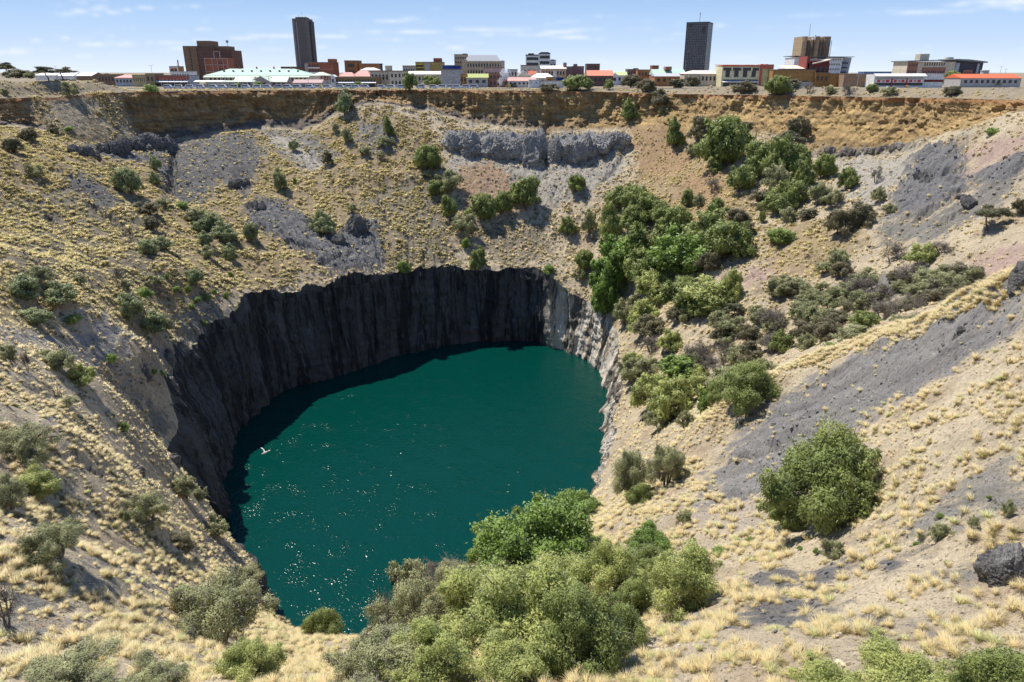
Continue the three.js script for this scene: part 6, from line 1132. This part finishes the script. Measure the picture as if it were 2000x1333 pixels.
  if (s.browntower) {
    const Bt = (a, b, y) => cube((b - a) * w, y * h, dep, ((a + b) / 2 - 0.5) * w); add(o, 'west_wing', Bt(0, 0.28, 0.87), W.browntower); add(o, 'core', cube(w * 0.28, h, dep * 0.7, (0.4 - 0.5) * w, 0, -1), W.browntower); add(o, 'middle_wing', cube(w * 0.37, h * 0.83, dep * 0.96, (0.465 - 0.5) * w), wm(0.2, 0.105, 0.08)); add(o, 'roof_room', cube(w * 0.25, h * 0.87, dep * 0.6, (0.775 - 0.5) * w), W.browntower); add(o, 'east_wing', cube(w * 0.35, h * 0.77, dep * 0.94, (0.825 - 0.5) * w), wm(0.22, 0.11, 0.08));
    windows(o, 1, 9, -w * 0.38, -w * 0.335, h * 0.1, h * 0.84, f + 0.01, SLOT, 0.7, 0.75); const lines = []; for (let k = 1; k < 10; k++) lines.push(cube(w * 0.70, 0.35, 0.2, w * 0.145, h * 0.08 * k, f * 0.96 + 0.1)); add(o, 'floor_bands', lines, wm(0.3, 0.18, 0.15)); const fins = []; for (let k = 0; k < 9; k++) fins.push(cube(0.5, h * 0.76, 0.3, -w * 0.2 + w * 0.085 * k, 0, f * 0.96)); add(o, 'fins', fins, W.slate).userData.kind = 'stuff'; add(o, 'mast', cube(0.35, 6, 0.35, w * 0.33, h * 0.87, 0), STEEL); add(o, 'dish', (() => { const g = new THREE.CylinderGeometry(1.6, 1.6, 0.4, 16); g.rotateX(1.4); g.translate(w * 0.33, h * 0.87 + 5, 0.4); return g; })(), STEEL); continue;
  }
  if (s.framed) {
    add(o, 'wall', cube(w, h, dep), W.redbrick); for (const a of [-0.49, -0.16, 0.06, 0.3, 0.49]) add(o, 'frame_post', cube(0.6, h, 0.6, a * w, 0, f + 0.1), W.pinkgrey); for (const y of [0.42, 0.7, 0.96]) add(o, 'frame_beam', cube(w * 1.01, 0.6, 0.62, 0, h * y, f + 0.13), W.pinkgrey); windows(o, 2, 3, w * 0.08, w * 0.28, h * 0.1, h * 0.9, f + 0.02, GLASS, 0.6, 0.5); add(o, 'roof_frame', [cube(0.7, h * 0.25, 0.7, -w * 0.05, h, f), cube(0.7, h * 0.25, 0.7, w * 0.2, h, f), cube(w * 0.26, 0.5, 0.5, w * 0.075, h * 1.25, f)], W.pinkgrey); continue;
  }
  if (s.slender) {
    const c = w * 0.13, P = (k) => [[-w / 2 * k, -f + c], [-w / 2 * k + c, -f], [w / 2 * k - c, -f], [w / 2 * k, -f + c], [w / 2 * k, f - c], [w / 2 * k - c, f], [-w / 2 * k + c, f], [-w / 2 * k, f - c]];
    add(o, 'shaft', prism(P(1), h * 0.985).rotateX(-Math.PI / 2).translate(0, h * 0.4925, 0), wm(0.2, 0.185, 0.18)); const ribs = []; for (let k = 0; k < 15; k++) ribs.push(cube(0.28, h * 0.97, 0.4, -w / 2 + c + (w - 2 * c) * (k + 0.5) / 15, 0, f + 0.05)); add(o, 'ribs', ribs, wm(0.26, 0.24, 0.23)).userData.kind = 'stuff'; windows(o, 1, 24, -w * 0.24, -w * 0.17, h * 0.08, h * 0.93, f + 0.25, W.greyblue, 0.7, 0.7);
    add(o, 'side_wing', cube(w * 0.16, h * 0.95, dep * 0.6, w * 0.53, 0, 0), wm(0.1, 0.085, 0.09)); add(o, 'crown', cube(w * 0.62, h * 0.025, dep * 0.7, w * 0.02, h * 0.985, 0), W.slate); add(o, 'skirt', prism([[-w * 0.75, 0], [w * 0.5, 0], [w * 0.5, h * 0.06], [-w * 0.5, h * 0.17]], dep * 0.9), wm(0.12, 0.105, 0.105)); for (const [x, y] of [[-0.2, 3.5], [0.02, 6.5], [0.2, 3], [0.3, 2.4], [-0.1, 2.2]]) add(o, 'antenna', cube(0.25, y, 0.25, x * w, h * 1.0, 0), STEEL); continue;
  }
  if (s.glass) {
    o.rotation.y = -0.42; const ww = w * 0.9; add(o, 'body', cube(ww, h, dep), GLASS); const v = [], hz = [], nx = 13, ny = 24, pv = [];
    for (let k = 0; k <= nx; k++) v.push(cube(0.28, h, 0.3, -ww / 2 + ww * k / nx, 0, f + 0.05)); for (let k = 0; k <= ny; k++) hz.push(cube(ww, 0.3, 0.26, 0, h * k / ny - (k ? 0.3 : 0), f + 0.03)); for (let k = 0; k <= 9; k++) v.push(cube(0.3, h, 0.28, ww / 2, 0, -f + dep * k / 9)); for (let k = 0; k <= ny; k++) hz.push(cube(0.25, 0.3, dep, ww / 2 + 0.02, h * k / ny - (k ? 0.3 : 0), 0));
    add(o, 'mullions', v, mat(0.24, 0.24, 0.26, 0.5)).userData.kind = 'stuff'; add(o, 'transoms', hz, mat(0.21, 0.21, 0.23, 0.5)).userData.kind = 'stuff';
    const r = rng(3), g2 = []; for (let j = 0; j < ny; j++) for (let i = 0; i < nx; i++) if (r() < 0.3) g2.push(cube(ww / nx * 0.8, h / ny * 0.72, 0.08, -ww / 2 + ww * (i + 0.5) / nx, h * j / ny + h / ny * 0.14, f + 0.01)); add(o, 'blinds', g2, mat(0.08, 0.08, 0.09, 0.4)).userData.kind = 'stuff';
    add(o, 'parapet', cube(ww + 0.5, 1.2, dep + 0.5, 0, h, 0), W.charcoal); add(o, 'mast', [cube(0.4, 12, 0.4, -ww * 0.02, h, 0), cube(1.2, 0.3, 0.3, -ww * 0.02, h + 6, 0), cube(1, 1.6, 0.3, -ww * 0.02, h + 9, 0)], STEEL); add(o, 'roof_opening', cube(ww * 0.15, h * 0.05, 0.5, -ww * 0.32, h * 0.94, f + 0.05), SLOT); add(o, 'roof_opening', cube(ww * 0.13, h * 0.1, 0.5, ww * 0.3, h * 0.83, f + 0.05), SLOT); continue;
  }
  if (s.fluted) {
    const tw = [wm(0.5, 0.37, 0.24), wm(0.4, 0.29, 0.19)]; [[-0.5, -0.32, 0.99, 1], [-0.33, -0.2, 0.91, 0.8], [-0.2, -0.09, 0.92, 0.95], [-0.09, 0.08, 0.99, 1.1], [0.09, 0.22, 0.96, 0.9], [0.22, 0.5, 0.99, 0.8]].forEach(([a, b, y, d], k) => add(o, 'pier', prism([[a * w, f * d - 2], [a * w + 1.5, f * d], [b * w - 1.5, f * d], [b * w, f * d - 2], [b * w, -f], [a * w, -f]], h * y).rotateX(Math.PI / 2).translate(0, h * y / 2, 0), tw[k % 2])); const gr = []; for (let k = 0; k < 22; k++) gr.push(cube(0.4, h * 0.9, 0.4, -w * 0.48 + w * 0.96 * k / 21, 0, f * 0.98)); add(o, 'grooves', gr, W.slate).userData.kind = 'stuff'; add(o, 'roof_dishes', [cube(3, 2, 2, -w * 0.15, h * 0.92, f), cube(1.2, 4, 1, -w * 0.1, h * 0.93, f)], FRAME); add(o, 'mast', cube(0.35, 13, 0.35, -w * 0.15, h * 0.98, 0), STEEL); continue;
  }
  // ordinary buildings
  const frontWall = add(o, 'wall', cube(w, e, dep), wallM);
  if (s.rf === 'flat') add(o, 'parapet', cube(w + 0.3, Math.min(0.6, h * 0.06), dep + 0.3, 0, h - 0.1, 0), wallM === W.white ? W.palegrey : RF.brownroof);
  else if (s.rf === 'hip') add(o, 'roof', hipGeo(w + 1, dep + 1, e, h, Math.min(dep * 0.6, w * 0.3)), rm);
  else if (s.rf === 'hipx') add(o, 'roof', hipGeo(w + 0.6, dep + 0.6, e, h, w * 0.12), rm);
  else if (s.rf === 'gablex') { add(o, 'roof', solid([[-w / 2 - 0.4, e, f + 0.4], [w / 2 + 0.4, e, f + 0.4], [w / 2 + 0.4, e, -f - 0.4], [-w / 2 - 0.4, e, -f - 0.4], [-w / 2 - 0.4, h, 0], [w / 2 + 0.4, h, 0]], [[0, 1, 5, 4], [2, 3, 4, 5], [1, 2, 5], [3, 0, 4], [3, 2, 1, 0]]), rm); add(o, 'gable', prism([[-f + 0.3, e], [f - 0.3, e], [0, h - 0.2]], 0.3).rotateY(Math.PI / 2).translate(w / 2 + 0.45, 0, 0), wallM); }
  else if (s.rf === 'gablez') { add(o, 'roof', solid([[-w / 2 - 0.4, e, f + 0.3], [w / 2 + 0.4, e, f + 0.3], [w / 2 + 0.4, e, -f], [-w / 2 - 0.4, e, -f], [0, h, f + 0.3], [0, h, -f]], [[0, 1, 4], [1, 2, 5, 4], [2, 3, 5], [3, 0, 4, 5], [3, 2, 1, 0]]), rm); add(o, 'gable', prism([[-w / 2 + 0.2, e], [w / 2 - 0.2, e], [0, h - 0.3]], 0.3).translate(0, 0, f + 0.35), wallM); }
  else if (s.rf === 'shed') add(o, 'roof', prism([[-f - 0.5, h - 0.2], [f + 0.6, e - 0.2], [f + 0.6, e + 0.1], [-f - 0.5, h]], w + 0.8).rotateY(-Math.PI / 2), rm);
  else if (s.rf === 'monoslope') { add(o, 'gable', prism([[-w / 2, e], [w / 2, e], [w / 2, h], [-w / 2, h - (h - e) * 0.2]].map(([x, y], i) => i < 2 ? [x, e - 1] : [x, y - 0.4]), dep * 0.9), wallM); add(o, 'roof', prism([[-w * 0.3, e - 0.8], [w * 0.54, h - 0.3], [w * 0.54, h + 0.2], [-w * 0.3, e - 0.1]], dep * 0.7).translate(0, 0, f * 0.5), rm); add(o, 'fin_wall', cube(w * 0.13, h * 1.12, dep, -w * 0.5), wm(0.3, 0.07, 0.06)); }
  else if (s.rf === 'mansard') { add(o, 'roof', hipGeo(w * 0.86, dep, e, h, w * 0.1).translate(-w * 0.02, 0, 0), rm); add(o, 'end_bay', cube(w * 0.11, e * 1.06, dep * 0.9, -w * 0.445, 0, 1.5), W.tanstone); add(o, 'end_bay', cube(w * 0.08, e * 1.02, dep * 0.9, w * 0.46, 0, 1.5), W.beige); add(o, 'cornice', cube(w, 0.7, dep + 0.6, 0, e - 0.7, 0), W.beige); const fl = []; for (let k = 0; k < 13; k++) fl.push(cube(0.6, e * 0.8, 0.5, -w * 0.38 + w * 0.76 * k / 12, e * 0.1, f + 0.1)); add(o, 'pilasters', fl, W.beige).userData.kind = 'stuff'; }
  if (s.band) add(o, 'facade_band', cube(w * 1.004, h * s.band[1], 0.3, 0, h * (1 - s.band[1]) - 0.2, f + 0.05), W[s.band[0]]);
  if (s.awn) { add(o, 'awning', prism([[0, 0], [2.4, -0.5], [2.4, -0.35], [0, 0.35]], w * 0.96).rotateY(-Math.PI / 2).translate(0, Math.min(3.6, e * 0.5), f), RF.whitemetal); const n = Math.max(3, Math.round(w / 5)); for (let k = 0; k <= n; k++) add(o, 'awning_post', winGeo.awn ??= cube(0.14, 3, 0.14), FRAME).position.set(-w * 0.47 + w * 0.94 * k / n, 0, f + 2.2); add(o, 'shopfront', cube(w * 0.92, 2.4, 0.1, 0, 0.2, f + 0.03), GLASS); }
  if (s.ver) { add(o, 'verandah_roof', prism([[0, 0], [4, -0.9], [4, -0.7], [0, 0.25]], w * 0.99).rotateY(-Math.PI / 2).translate(0, e - 0.4, f), RF.greenroof2); for (let k = 0; k <= 22; k++) add(o, 'verandah_post', winGeo.ver ??= cube(0.2, e - 1.3, 0.2), FRAME).position.set(-w * 0.49 + w * 0.98 * k / 22, 0, f + 3.7); }
  if (s.vents) for (let k = 0; k < s.vents; k++) { const v = add(o, 'roof_vent', winGeo.vent ??= cube(1.1, 1.6, 1.1), W.slate); v.position.set(-w * 0.34 + w * 0.7 * k / (s.vents - 1), lerp(e, h, 0.45), f * 0.45); if (k % 2) { const c = add(o, 'chimney', winGeo.chim ??= cube(0.9, 2.2, 0.9), W.brickred); c.position.set(-w * 0.3 + w * 0.66 * k / (s.vents - 1), h - 0.8, 0); } }
  if (s.pent) { const [a, b, y] = s.pent; add(o, 'roof_room', cube(b - a, y - h + 0.5, dep * 0.5, (a + b) / 2 - cx, h - 0.5, f * 0.4), wallM === W.white ? W.charcoal : wallM === W.ochre ? W.redbrick : wallM); }
  if (s.frame) add(o, 'frame', [cube(w * 1.03, 0.6, 0.3, 0, h * 0.93, f + 0.1), cube(0.7, h, 0.3, -w * 0.49, 0, f + 0.12), cube(0.7, h, 0.3, w * 0.49, 0, f + 0.12)], FRAME);
  if (s.balc) { for (let j = 0; j < 3; j++) { add(o, 'balcony', cube(w * 0.42, 0.9, 1.2, -w * 0.2, h * (0.3 + 0.22 * j), f + 0.6), FRAME); windows(o, 4, 1, -w * 0.4, 0, h * (0.36 + 0.22 * j), h * (0.5 + 0.22 * j), f + 0.02, GLASS, 0.6, 0.7); } add(o, 'stair_wall', cube(w * 0.12, h * 0.97, 1.2, -w * 0.46, 0, f + 0.5), W.pinkgrey); add(o, 'floor_lines', [0.25, 0.47, 0.69].map((y) => cube(w * 0.46, 0.3, 0.1, w * 0.26, h * y, f + 0.03)), W.pinkgrey); }
  if (s.hb) { for (let k = 0; k < s.hb; k++) { const y = h - 3 - k * 4.6; add(o, 'window_band', cube(w * 0.86, 2.4, 0.3, 0, y - 1, f + 0.02), GLASS); } add(o, 'black_parapet', cube(w * 1.02, 0.9, dep + 0.4, 0, h - 0.2, 0), W.charcoal); }
  if (s.bands) { for (const y of [0.62, 0.76, 0.9]) add(o, 'yellow_band', cube(w * 0.3, 0.7, 0.4, -w * 0.34, h * y, f + 0.1), wm(0.75, 0.55, 0.05)); add(o, 'grey_bay', cube(w * 0.18, h * 0.98, 0.5, -w * 0.06, 0, f), W.greywall); for (const y of [0.66, 0.8]) add(o, 'window_band', cube(w * 0.29, 1.4, 0.2, -w * 0.34, h * y, f + 0.08), GLASS); }
  if (s.ribbon) { add(o, 'window_ribbon', cube(w * 0.94, h * 0.13, 0.2, 0, h * 0.72, f + 0.04), GLASS); for (const k of [-0.24, 0.02, 0.28]) add(o, 'wall_pier', cube(w * 0.04, h * 0.2, 0.4, k * w, h * 0.69, f + 0.06), W.paleyellow); add(o, 'window_ribbon', cube(w * 0.94, h * 0.1, 0.2, 0, h * 0.22, f + 0.04), GLASS); add(o, 'roof_edge', cube(w * 1.01, h * 0.07, 1, 0, h * 0.9, f), RF.redroof); }
  if (s.side) { add(o, 'red_pier', cube(w * 0.16, h * 1.0, 1, -w * 0.42, 0, f + 0.2), RF.redroof); add(o, 'red_edge', cube(w, h * 0.2, 0.6, 0, h * 0.78, f + 0.3), RF.redroof); }
  if (s.lower) { add(o, 'white_band', cube(w * 0.42, h * 0.3, 0.3, -w * 0.2, 0, f + 0.05), W.palegrey); add(o, 'grey_band', cube(w * 0.4, h * 0.3, 0.3, w * 0.25, 0, f + 0.05), W.greywall); add(o, 'vent_strip', cube(w * 0.3, h * 0.05, 0.3, w * 0.22, h * 0.32, f + 0.06), SLOT); }
  if (s.stripe) add(o, 'stripe', [cube(w, h * 0.18, 0.2, 0, h * 0.42, f + 0.02)], W.darkred);
  if (s.n) windows(o, s.n[0], s.n[1], -w * 0.46, w * 0.46, e * (s.n[1] === 1 ? 0.28 : 0.08), e * 0.96, f + 0.02, s.win ? SLOT : GLASS, s.small ? 0.16 : s.win ? 0.3 : 0.5, s.small ? 0.22 : 0.48);
}
// ---------------------------------------------------------------- road, minibuses, lamps, signs
{
  const g = new THREE.PlaneGeometry(560, 13); g.rotateX(-Math.PI / 2); const rd = add(scene, 'road', g, mat(0.07, 0.068, 0.065, 0.9)); rd.position.set(-20, 0.03, -488); rd.userData = { kind: 'structure', label: 'asphalt road along the far rim' };
  const body = (() => { const s = new THREE.Shape(); s.moveTo(-2.65, 0.35); s.lineTo(-2.65, 1.75); s.quadraticCurveTo(-2.6, 2.2, -2.2, 2.22); s.lineTo(1.35, 2.22); s.quadraticCurveTo(1.75, 2.18, 2.0, 1.75); s.lineTo(2.4, 1.2); s.quadraticCurveTo(2.7, 1.1, 2.7, 0.85); s.lineTo(2.7, 0.35); s.closePath(); const q = new THREE.ExtrudeGeometry(s, { depth: 1.6, bevelEnabled: true, bevelSize: 0.07, bevelThickness: 0.07, bevelSegments: 2 }); q.translate(0, 0, -0.8); return q; })();
  const paints = [mat(0.85, 0.86, 0.87, 0.35), mat(0.62, 0.64, 0.66, 0.35), mat(0.8, 0.72, 0.2, 0.4), mat(0.3, 0.32, 0.36, 0.35)], wheel = new THREE.CylinderGeometry(0.36, 0.36, 0.24, 16); wheel.rotateX(Math.PI / 2); const hub = new THREE.CylinderGeometry(0.19, 0.19, 0.02, 12); hub.rotateX(Math.PI / 2);
  const ord = ['first', 'second', 'third', 'fourth', 'fifth', 'sixth', 'seventh', 'eighth', 'ninth', 'tenth', 'eleventh', 'twelfth', 'thirteenth', 'fourteenth', 'fifteenth', 'sixteenth', 'seventeenth', 'eighteenth', 'nineteenth', 'twentieth'];
  const r = rng(8);
  BUSES.forEach((x, i) => {
    const o = grp('minibus', i < 20 ? `white minibus, ${ord[i]} from the left in the roadside row` : `white minibus, ${['last', ...ord.slice(1)][BUSES.length - 1 - i] === 'last' ? 'last' : ord[BUSES.length - 1 - i] + ' from the right'} in the roadside row`, 'minibus', x, -484.6 - (r() < 0.2 ? 3 : r()), 'minibuses parked along the far road');
    o.position.y = 0.035; o.rotation.y = (r() - 0.5) * 0.16 + (r() < 0.3 ? Math.PI : 0); add(o, 'body', body, paints[i === 1 ? 0 : r() < 0.82 ? 0 : 1]);
    for (const q of [-1, 1]) { add(o, 'side_window', winGeo.sw ??= cube(3.9, 0.72, 0.05), GLASS).position.set(-0.45, 1.3, q * 0.875); for (const a of [-1.75, 1.75]) { const w = add(o, 'wheel', wheel, TYRE); w.position.set(a, 0.36, q * 0.78); add(w, 'rim', hub, STEEL).position.z = q * 0.125; } }
    add(o, 'windscreen', winGeo.ws ??= cube(0.06, 0.8, 1.5).rotateZ(0.62), GLASS).position.set(2.3, 1.25, 0); add(o, 'bumper', winGeo.bp ??= cube(0.2, 0.3, 1.7), W.charcoal).position.set(2.72, 0.4, 0);
  });
  POLES.forEach(([x, h, D], i) => { const o = grp('lamp_post', `tall thin street lamp, ${ord[i]} from the left along the town edge`, 'street lamp', x, -D, 'street lamps of the town'); const p = new THREE.CylinderGeometry(0.1, 0.18, h, 8); p.translate(0, h / 2, 0); add(o, 'pole', p, STEEL); add(o, 'arm', cube(2.2, 0.12, 0.12, 0, h - 0.1, 0), STEEL); for (const a of [-1, 1]) add(o, 'lamp_head', winGeo.lh ??= cube(0.9, 0.18, 0.35), STEEL).position.set(a * 1.1, h - 0.12, 0); });
  for (const [x, z, where] of [[-121.5, -481, 'left of the long brown market'], [-1.6, -484, 'before the smoke'], [150, -430, 'left of the pale yellow building']]) { const o = grp('road_sign', `yellow road sign on a post ${where}`, 'sign', x, z, 'yellow road signs'); o.position.y = plainY(x, z); add(o, 'post', cube(0.12, 1.8, 0.12), STEEL); add(o, 'board', cube(1.3, 1.5, 0.06, 0, 1.1, 0.1), mat(0.85, 0.55, 0.02, 0.5)); }
  for (const [x, z, k] of [[226, -470, 0], [233, -470, 1]]) { const o = grp('parked_car', `white parked car before the brick wall building, ${k ? 'right' : 'left'} one`, 'car', x, z, 'parked cars'); o.position.y = plainY(x, z); const s = new THREE.Shape(); [[-2, 0.3], [-2.05, 0.85], [-1.5, 0.95], [-0.9, 1.42], [0.5, 1.42], [1.2, 0.92], [2, 0.8], [2.1, 0.3]].forEach(([a, b], n) => n ? s.lineTo(a, b) : s.moveTo(a, b)); const q = new THREE.ExtrudeGeometry(s, { depth: 1.5, bevelEnabled: true, bevelSize: 0.05, bevelThickness: 0.05, bevelSegments: 2 }); q.translate(0, 0, -0.75); add(o, 'body', q, paints[k]); for (const e of [-1, 1]) { add(o, 'side_window', winGeo.cw ??= cube(1.7, 0.35, 0.04), GLASS).position.set(-0.2, 0.97, e * 0.81); for (const a of [-1.3, 1.3]) add(o, 'wheel', wheel, TYRE).position.set(a, 0.36, e * 0.72); } }
  { const o = grp('goal_frame', 'white goal shaped frame beside the road between minibuses', 'frame', -56, -479); for (const a of [-3, 3]) add(o, 'post', winGeo.gp ??= cube(0.16, 2.2, 0.16), FRAME).position.set(a, 0, 0); add(o, 'crossbar', cube(6.16, 0.16, 0.16, 0, 2.2, 0), FRAME); }
  { const o = grp('lattice_mast', 'red and white lattice mast before the brown tower block', 'mast', -300, -690); const H = 20; for (let k = 0; k < 5; k++) { const y0 = k * H / 5, wd = 2.2 - k * 0.4, q = []; for (const [a, b] of [[-1, -1], [1, -1], [1, 1], [-1, 1]]) q.push(cube(0.22, H / 5, 0.22, a * wd / 2, y0, b * wd / 2)); q.push(cube(wd, 0.2, 0.2, 0, y0, wd / 2), cube(wd, 0.2, 0.2, 0, y0, -wd / 2)); add(o, 'segment', q, k % 2 ? FRAME : W.signred); } for (const y of [9, 15]) add(o, 'drum', (() => { const g = new THREE.CylinderGeometry(1, 1, 0.5, 14); g.rotateX(1.57); g.translate(0.3, y, 1.2); return g; })(), FRAME); }
}
// ---------------------------------------------------------------- rock outcrops, smoke, bird
{
  // an outcrop is a pile of fractured blocks: each block is cut by random planes, then weathered
  const stoneMat = gmat(rockTex, 0.3, 0.95);
  function block(r, det) {
    const g = new THREE.IcosahedronGeometry(1, det), p = g.attributes.position, N = [], d = V(), S = r() * 90;
    for (let i = 0; i < 15; i++) { const n = V(r() - 0.5, (r() - 0.5) * 0.8, r() - 0.5).normalize(); N.push([n, 0.62 + 0.34 * r()]); }
    for (let i = 0; i < p.count; i++) { d.fromBufferAttribute(p, i).normalize(); let q = 1.15; for (const [n, e] of N) { const c = d.dot(n); if (c > 0.02) q = Math.min(q, e / c); } q *= 1 + 0.07 * n3(d.x * 3 + S, d.y * 3, d.z * 3) + 0.12 * (ridged(d.x * 3.5 + S, d.y * 7, d.z * 3.5) - 0.55) + 0.07 * (ridged(d.x * 8 + S, d.y * 12, d.z * 8) - 0.5) + 0.03 * n3(d.x * 16, d.y * 16 + S, d.z * 16); p.setXYZ(i, d.x * q, d.y * q, d.z * q); }
    g.deleteAttribute('normal'); g.deleteAttribute('uv'); return g;
  }
  ROCKS.forEach(([x, z, w, h, tone, label], k) => {
    const r = rng(900 + k * 17), bits = [], n = Math.max(3, Math.round(3 + 1.6 * w / h + (w > 8 ? 4 : 0))), big = w > 9, gy = groundY(x, z), inward = V(CX - x, 0, CZ - z).normalize(), along = V(-inward.z, 0, inward.x), flatX = w / h > 1.7;
    for (let i = 0; i < n; i++) {
      const g = block(r, big ? 16 : 9), s = (i ? 0.5 + 0.5 * r() : 1), bw = (flatX ? w / Math.sqrt(n) * 0.75 : w * 0.42) * s, bh = h * 0.56 * s * (0.75 + 0.4 * r()), t = i ? (r() - 0.5) * w * (flatX ? 0.82 : 0.55) : 0, dpt = i ? (r() - 0.35) * w * (flatX ? 0.16 : 0.3) : 0;
      const px = along.x * t + inward.x * dpt, pz = along.z * t + inward.z * dpt, py = groundY(x + px, z + pz) - gy + bh * 0.22;
      g.scale(bw, bh, bw * 0.8); g.rotateY(r() * 6.28); g.rotateX((r() - 0.5) * 0.4); g.translate(px, py, pz);
      const q = g.attributes.position, col = [], uv = [], tv = 0.8 + 0.4 * r(), c0 = tone === 2 ? [0.46, 0.44, 0.42] : tone ? [0.38, 0.34, 0.29] : [0.215, 0.205, 0.198];
      for (let m = 0; m < q.count; m++) { const X = q.getX(m), Y = q.getY(m), Z = q.getZ(m), v = tv * (0.95 + 0.5 * fbm3(X * 0.3 + k, Y * 0.5, Z * 0.3, 3)); col.push(c0[0] * v, c0[1] * v, c0[2] * v); uv.push(X / 9 + Z / 13, Y / 9 + Z / 17); }
      g.setAttribute('color', new THREE.Float32BufferAttribute(col, 3)); g.setAttribute('uv', new THREE.Float32BufferAttribute(uv, 2)); g.computeVertexNormals(); bits.push(g);
    }
    const m = new THREE.Mesh(mergeGeometries(bits), stoneMat); m.name = numbered('rock_outcrop'); m.position.set(x, gy, z); tag(m, label, 'rock', 'rocks on the slopes'); scene.add(m);
  });
  // smoke: a rising, widening wisp
  const sm = new THREE.MeshStandardMaterial({ color: new THREE.Color(0.85, 0.85, 0.9), transparent: true, opacity: 0.13, roughness: 1, depthWrite: false }), smoke = new THREE.Group(); smoke.name = 'smoke'; smoke.position.set(-6.5, 0, -500); tag(smoke, 'thin bluish white smoke rising beside the road', 'smoke'); scene.add(smoke);
  const r = rng(66); for (let k = 0; k < 16; k++) { const g = new THREE.IcosahedronGeometry(0.6 + 0.13 * k, 3), p = g.attributes.position; for (let i = 0; i < p.count; i++) { const q = 1 + 0.5 * n3(p.getX(i) * 0.8 + k, p.getY(i) * 0.8, p.getZ(i) * 0.8); p.setXYZ(i, p.getX(i) * q, p.getY(i) * q * 0.9, p.getZ(i) * q); } g.computeVertexNormals(); const m = new THREE.Mesh(g, sm); m.name = 'puff'; m.position.set(-2.5 + 0.38 * k + 1.2 * Math.sin(k * 0.8) + r() - 0.5, 0.8 + 0.62 * k, r() - 0.5); smoke.add(m); }
  // a white bird gliding below the viewpoint
  const bird = new THREE.Group(); bird.name = 'bird'; bird.position.set(-17.6, -15.4, -45); tag(bird, 'white bird in flight over the dark edge of the lake', 'bird'); scene.add(bird);
  const wm2 = mat(0.6, 0.55, 0.5, 0.7), bg = new THREE.LatheGeometry([[0, -0.26], [0.02, -0.24], [0.045, -0.12], [0.062, 0], [0.055, 0.1], [0.034, 0.17], [0.036, 0.21], [0.028, 0.245], [0.01, 0.265], [0.005, 0.31], [0, 0.315]].map(([a, b]) => new THREE.Vector2(a, b)), 12); bg.rotateZ(Math.PI / 2); add(bird, 'body', bg, wm2);
  const wing = (s) => { const n = 10, pos = [], idx = []; for (let i = 0; i <= n; i++) { const t = i / n, ch = 0.17 * (1 - 0.75 * t ** 1.6), y = 0.03 + 0.1 * t + 0.5 * t * t * s, z = 0.05 + 0.5 * t, x = -0.02 + 0.1 * Math.sin(t * 2.6); pos.push(x - ch * 0.5, y, z, x + ch * 0.5, y + 0.015, z, x, y + 0.03 * (1 - t), z); if (i) { const a = (i - 1) * 3; for (const [p, q] of [[0, 2], [2, 1], [1, 0]]) idx.push(a + p, a + q, a + 3 + p, a + 3 + p, a + q, a + 3 + q); } } const g = new THREE.BufferGeometry(); g.setAttribute('position', new THREE.Float32BufferAttribute(pos, 3)); g.setIndex(idx); g.computeVertexNormals(); return g; };
  const wl = add(bird, 'wing', wing(0.7), wm2), wr = add(bird, 'wing', wing(0.1), wm2); wr.scale.z = -1; wl.rotation.y = 0.2; const tail = solid([[0.24, 0.01, 0.02], [0.4, 0.01, 0.07], [0.4, 0.01, -0.07], [0.24, 0.01, -0.02], [0.3, 0.025, 0]], [[0, 1, 4], [1, 2, 4], [2, 3, 4], [3, 0, 4], [3, 2, 1, 0]]); add(bird, 'tail', tail, wm2); bird.rotation.y = 0.9;
}
scene.traverse((o) => { if (o.isMesh) { o.castShadow = o.name !== 'water'; o.receiveShadow = true; } });
renderer.render(scene, camera);
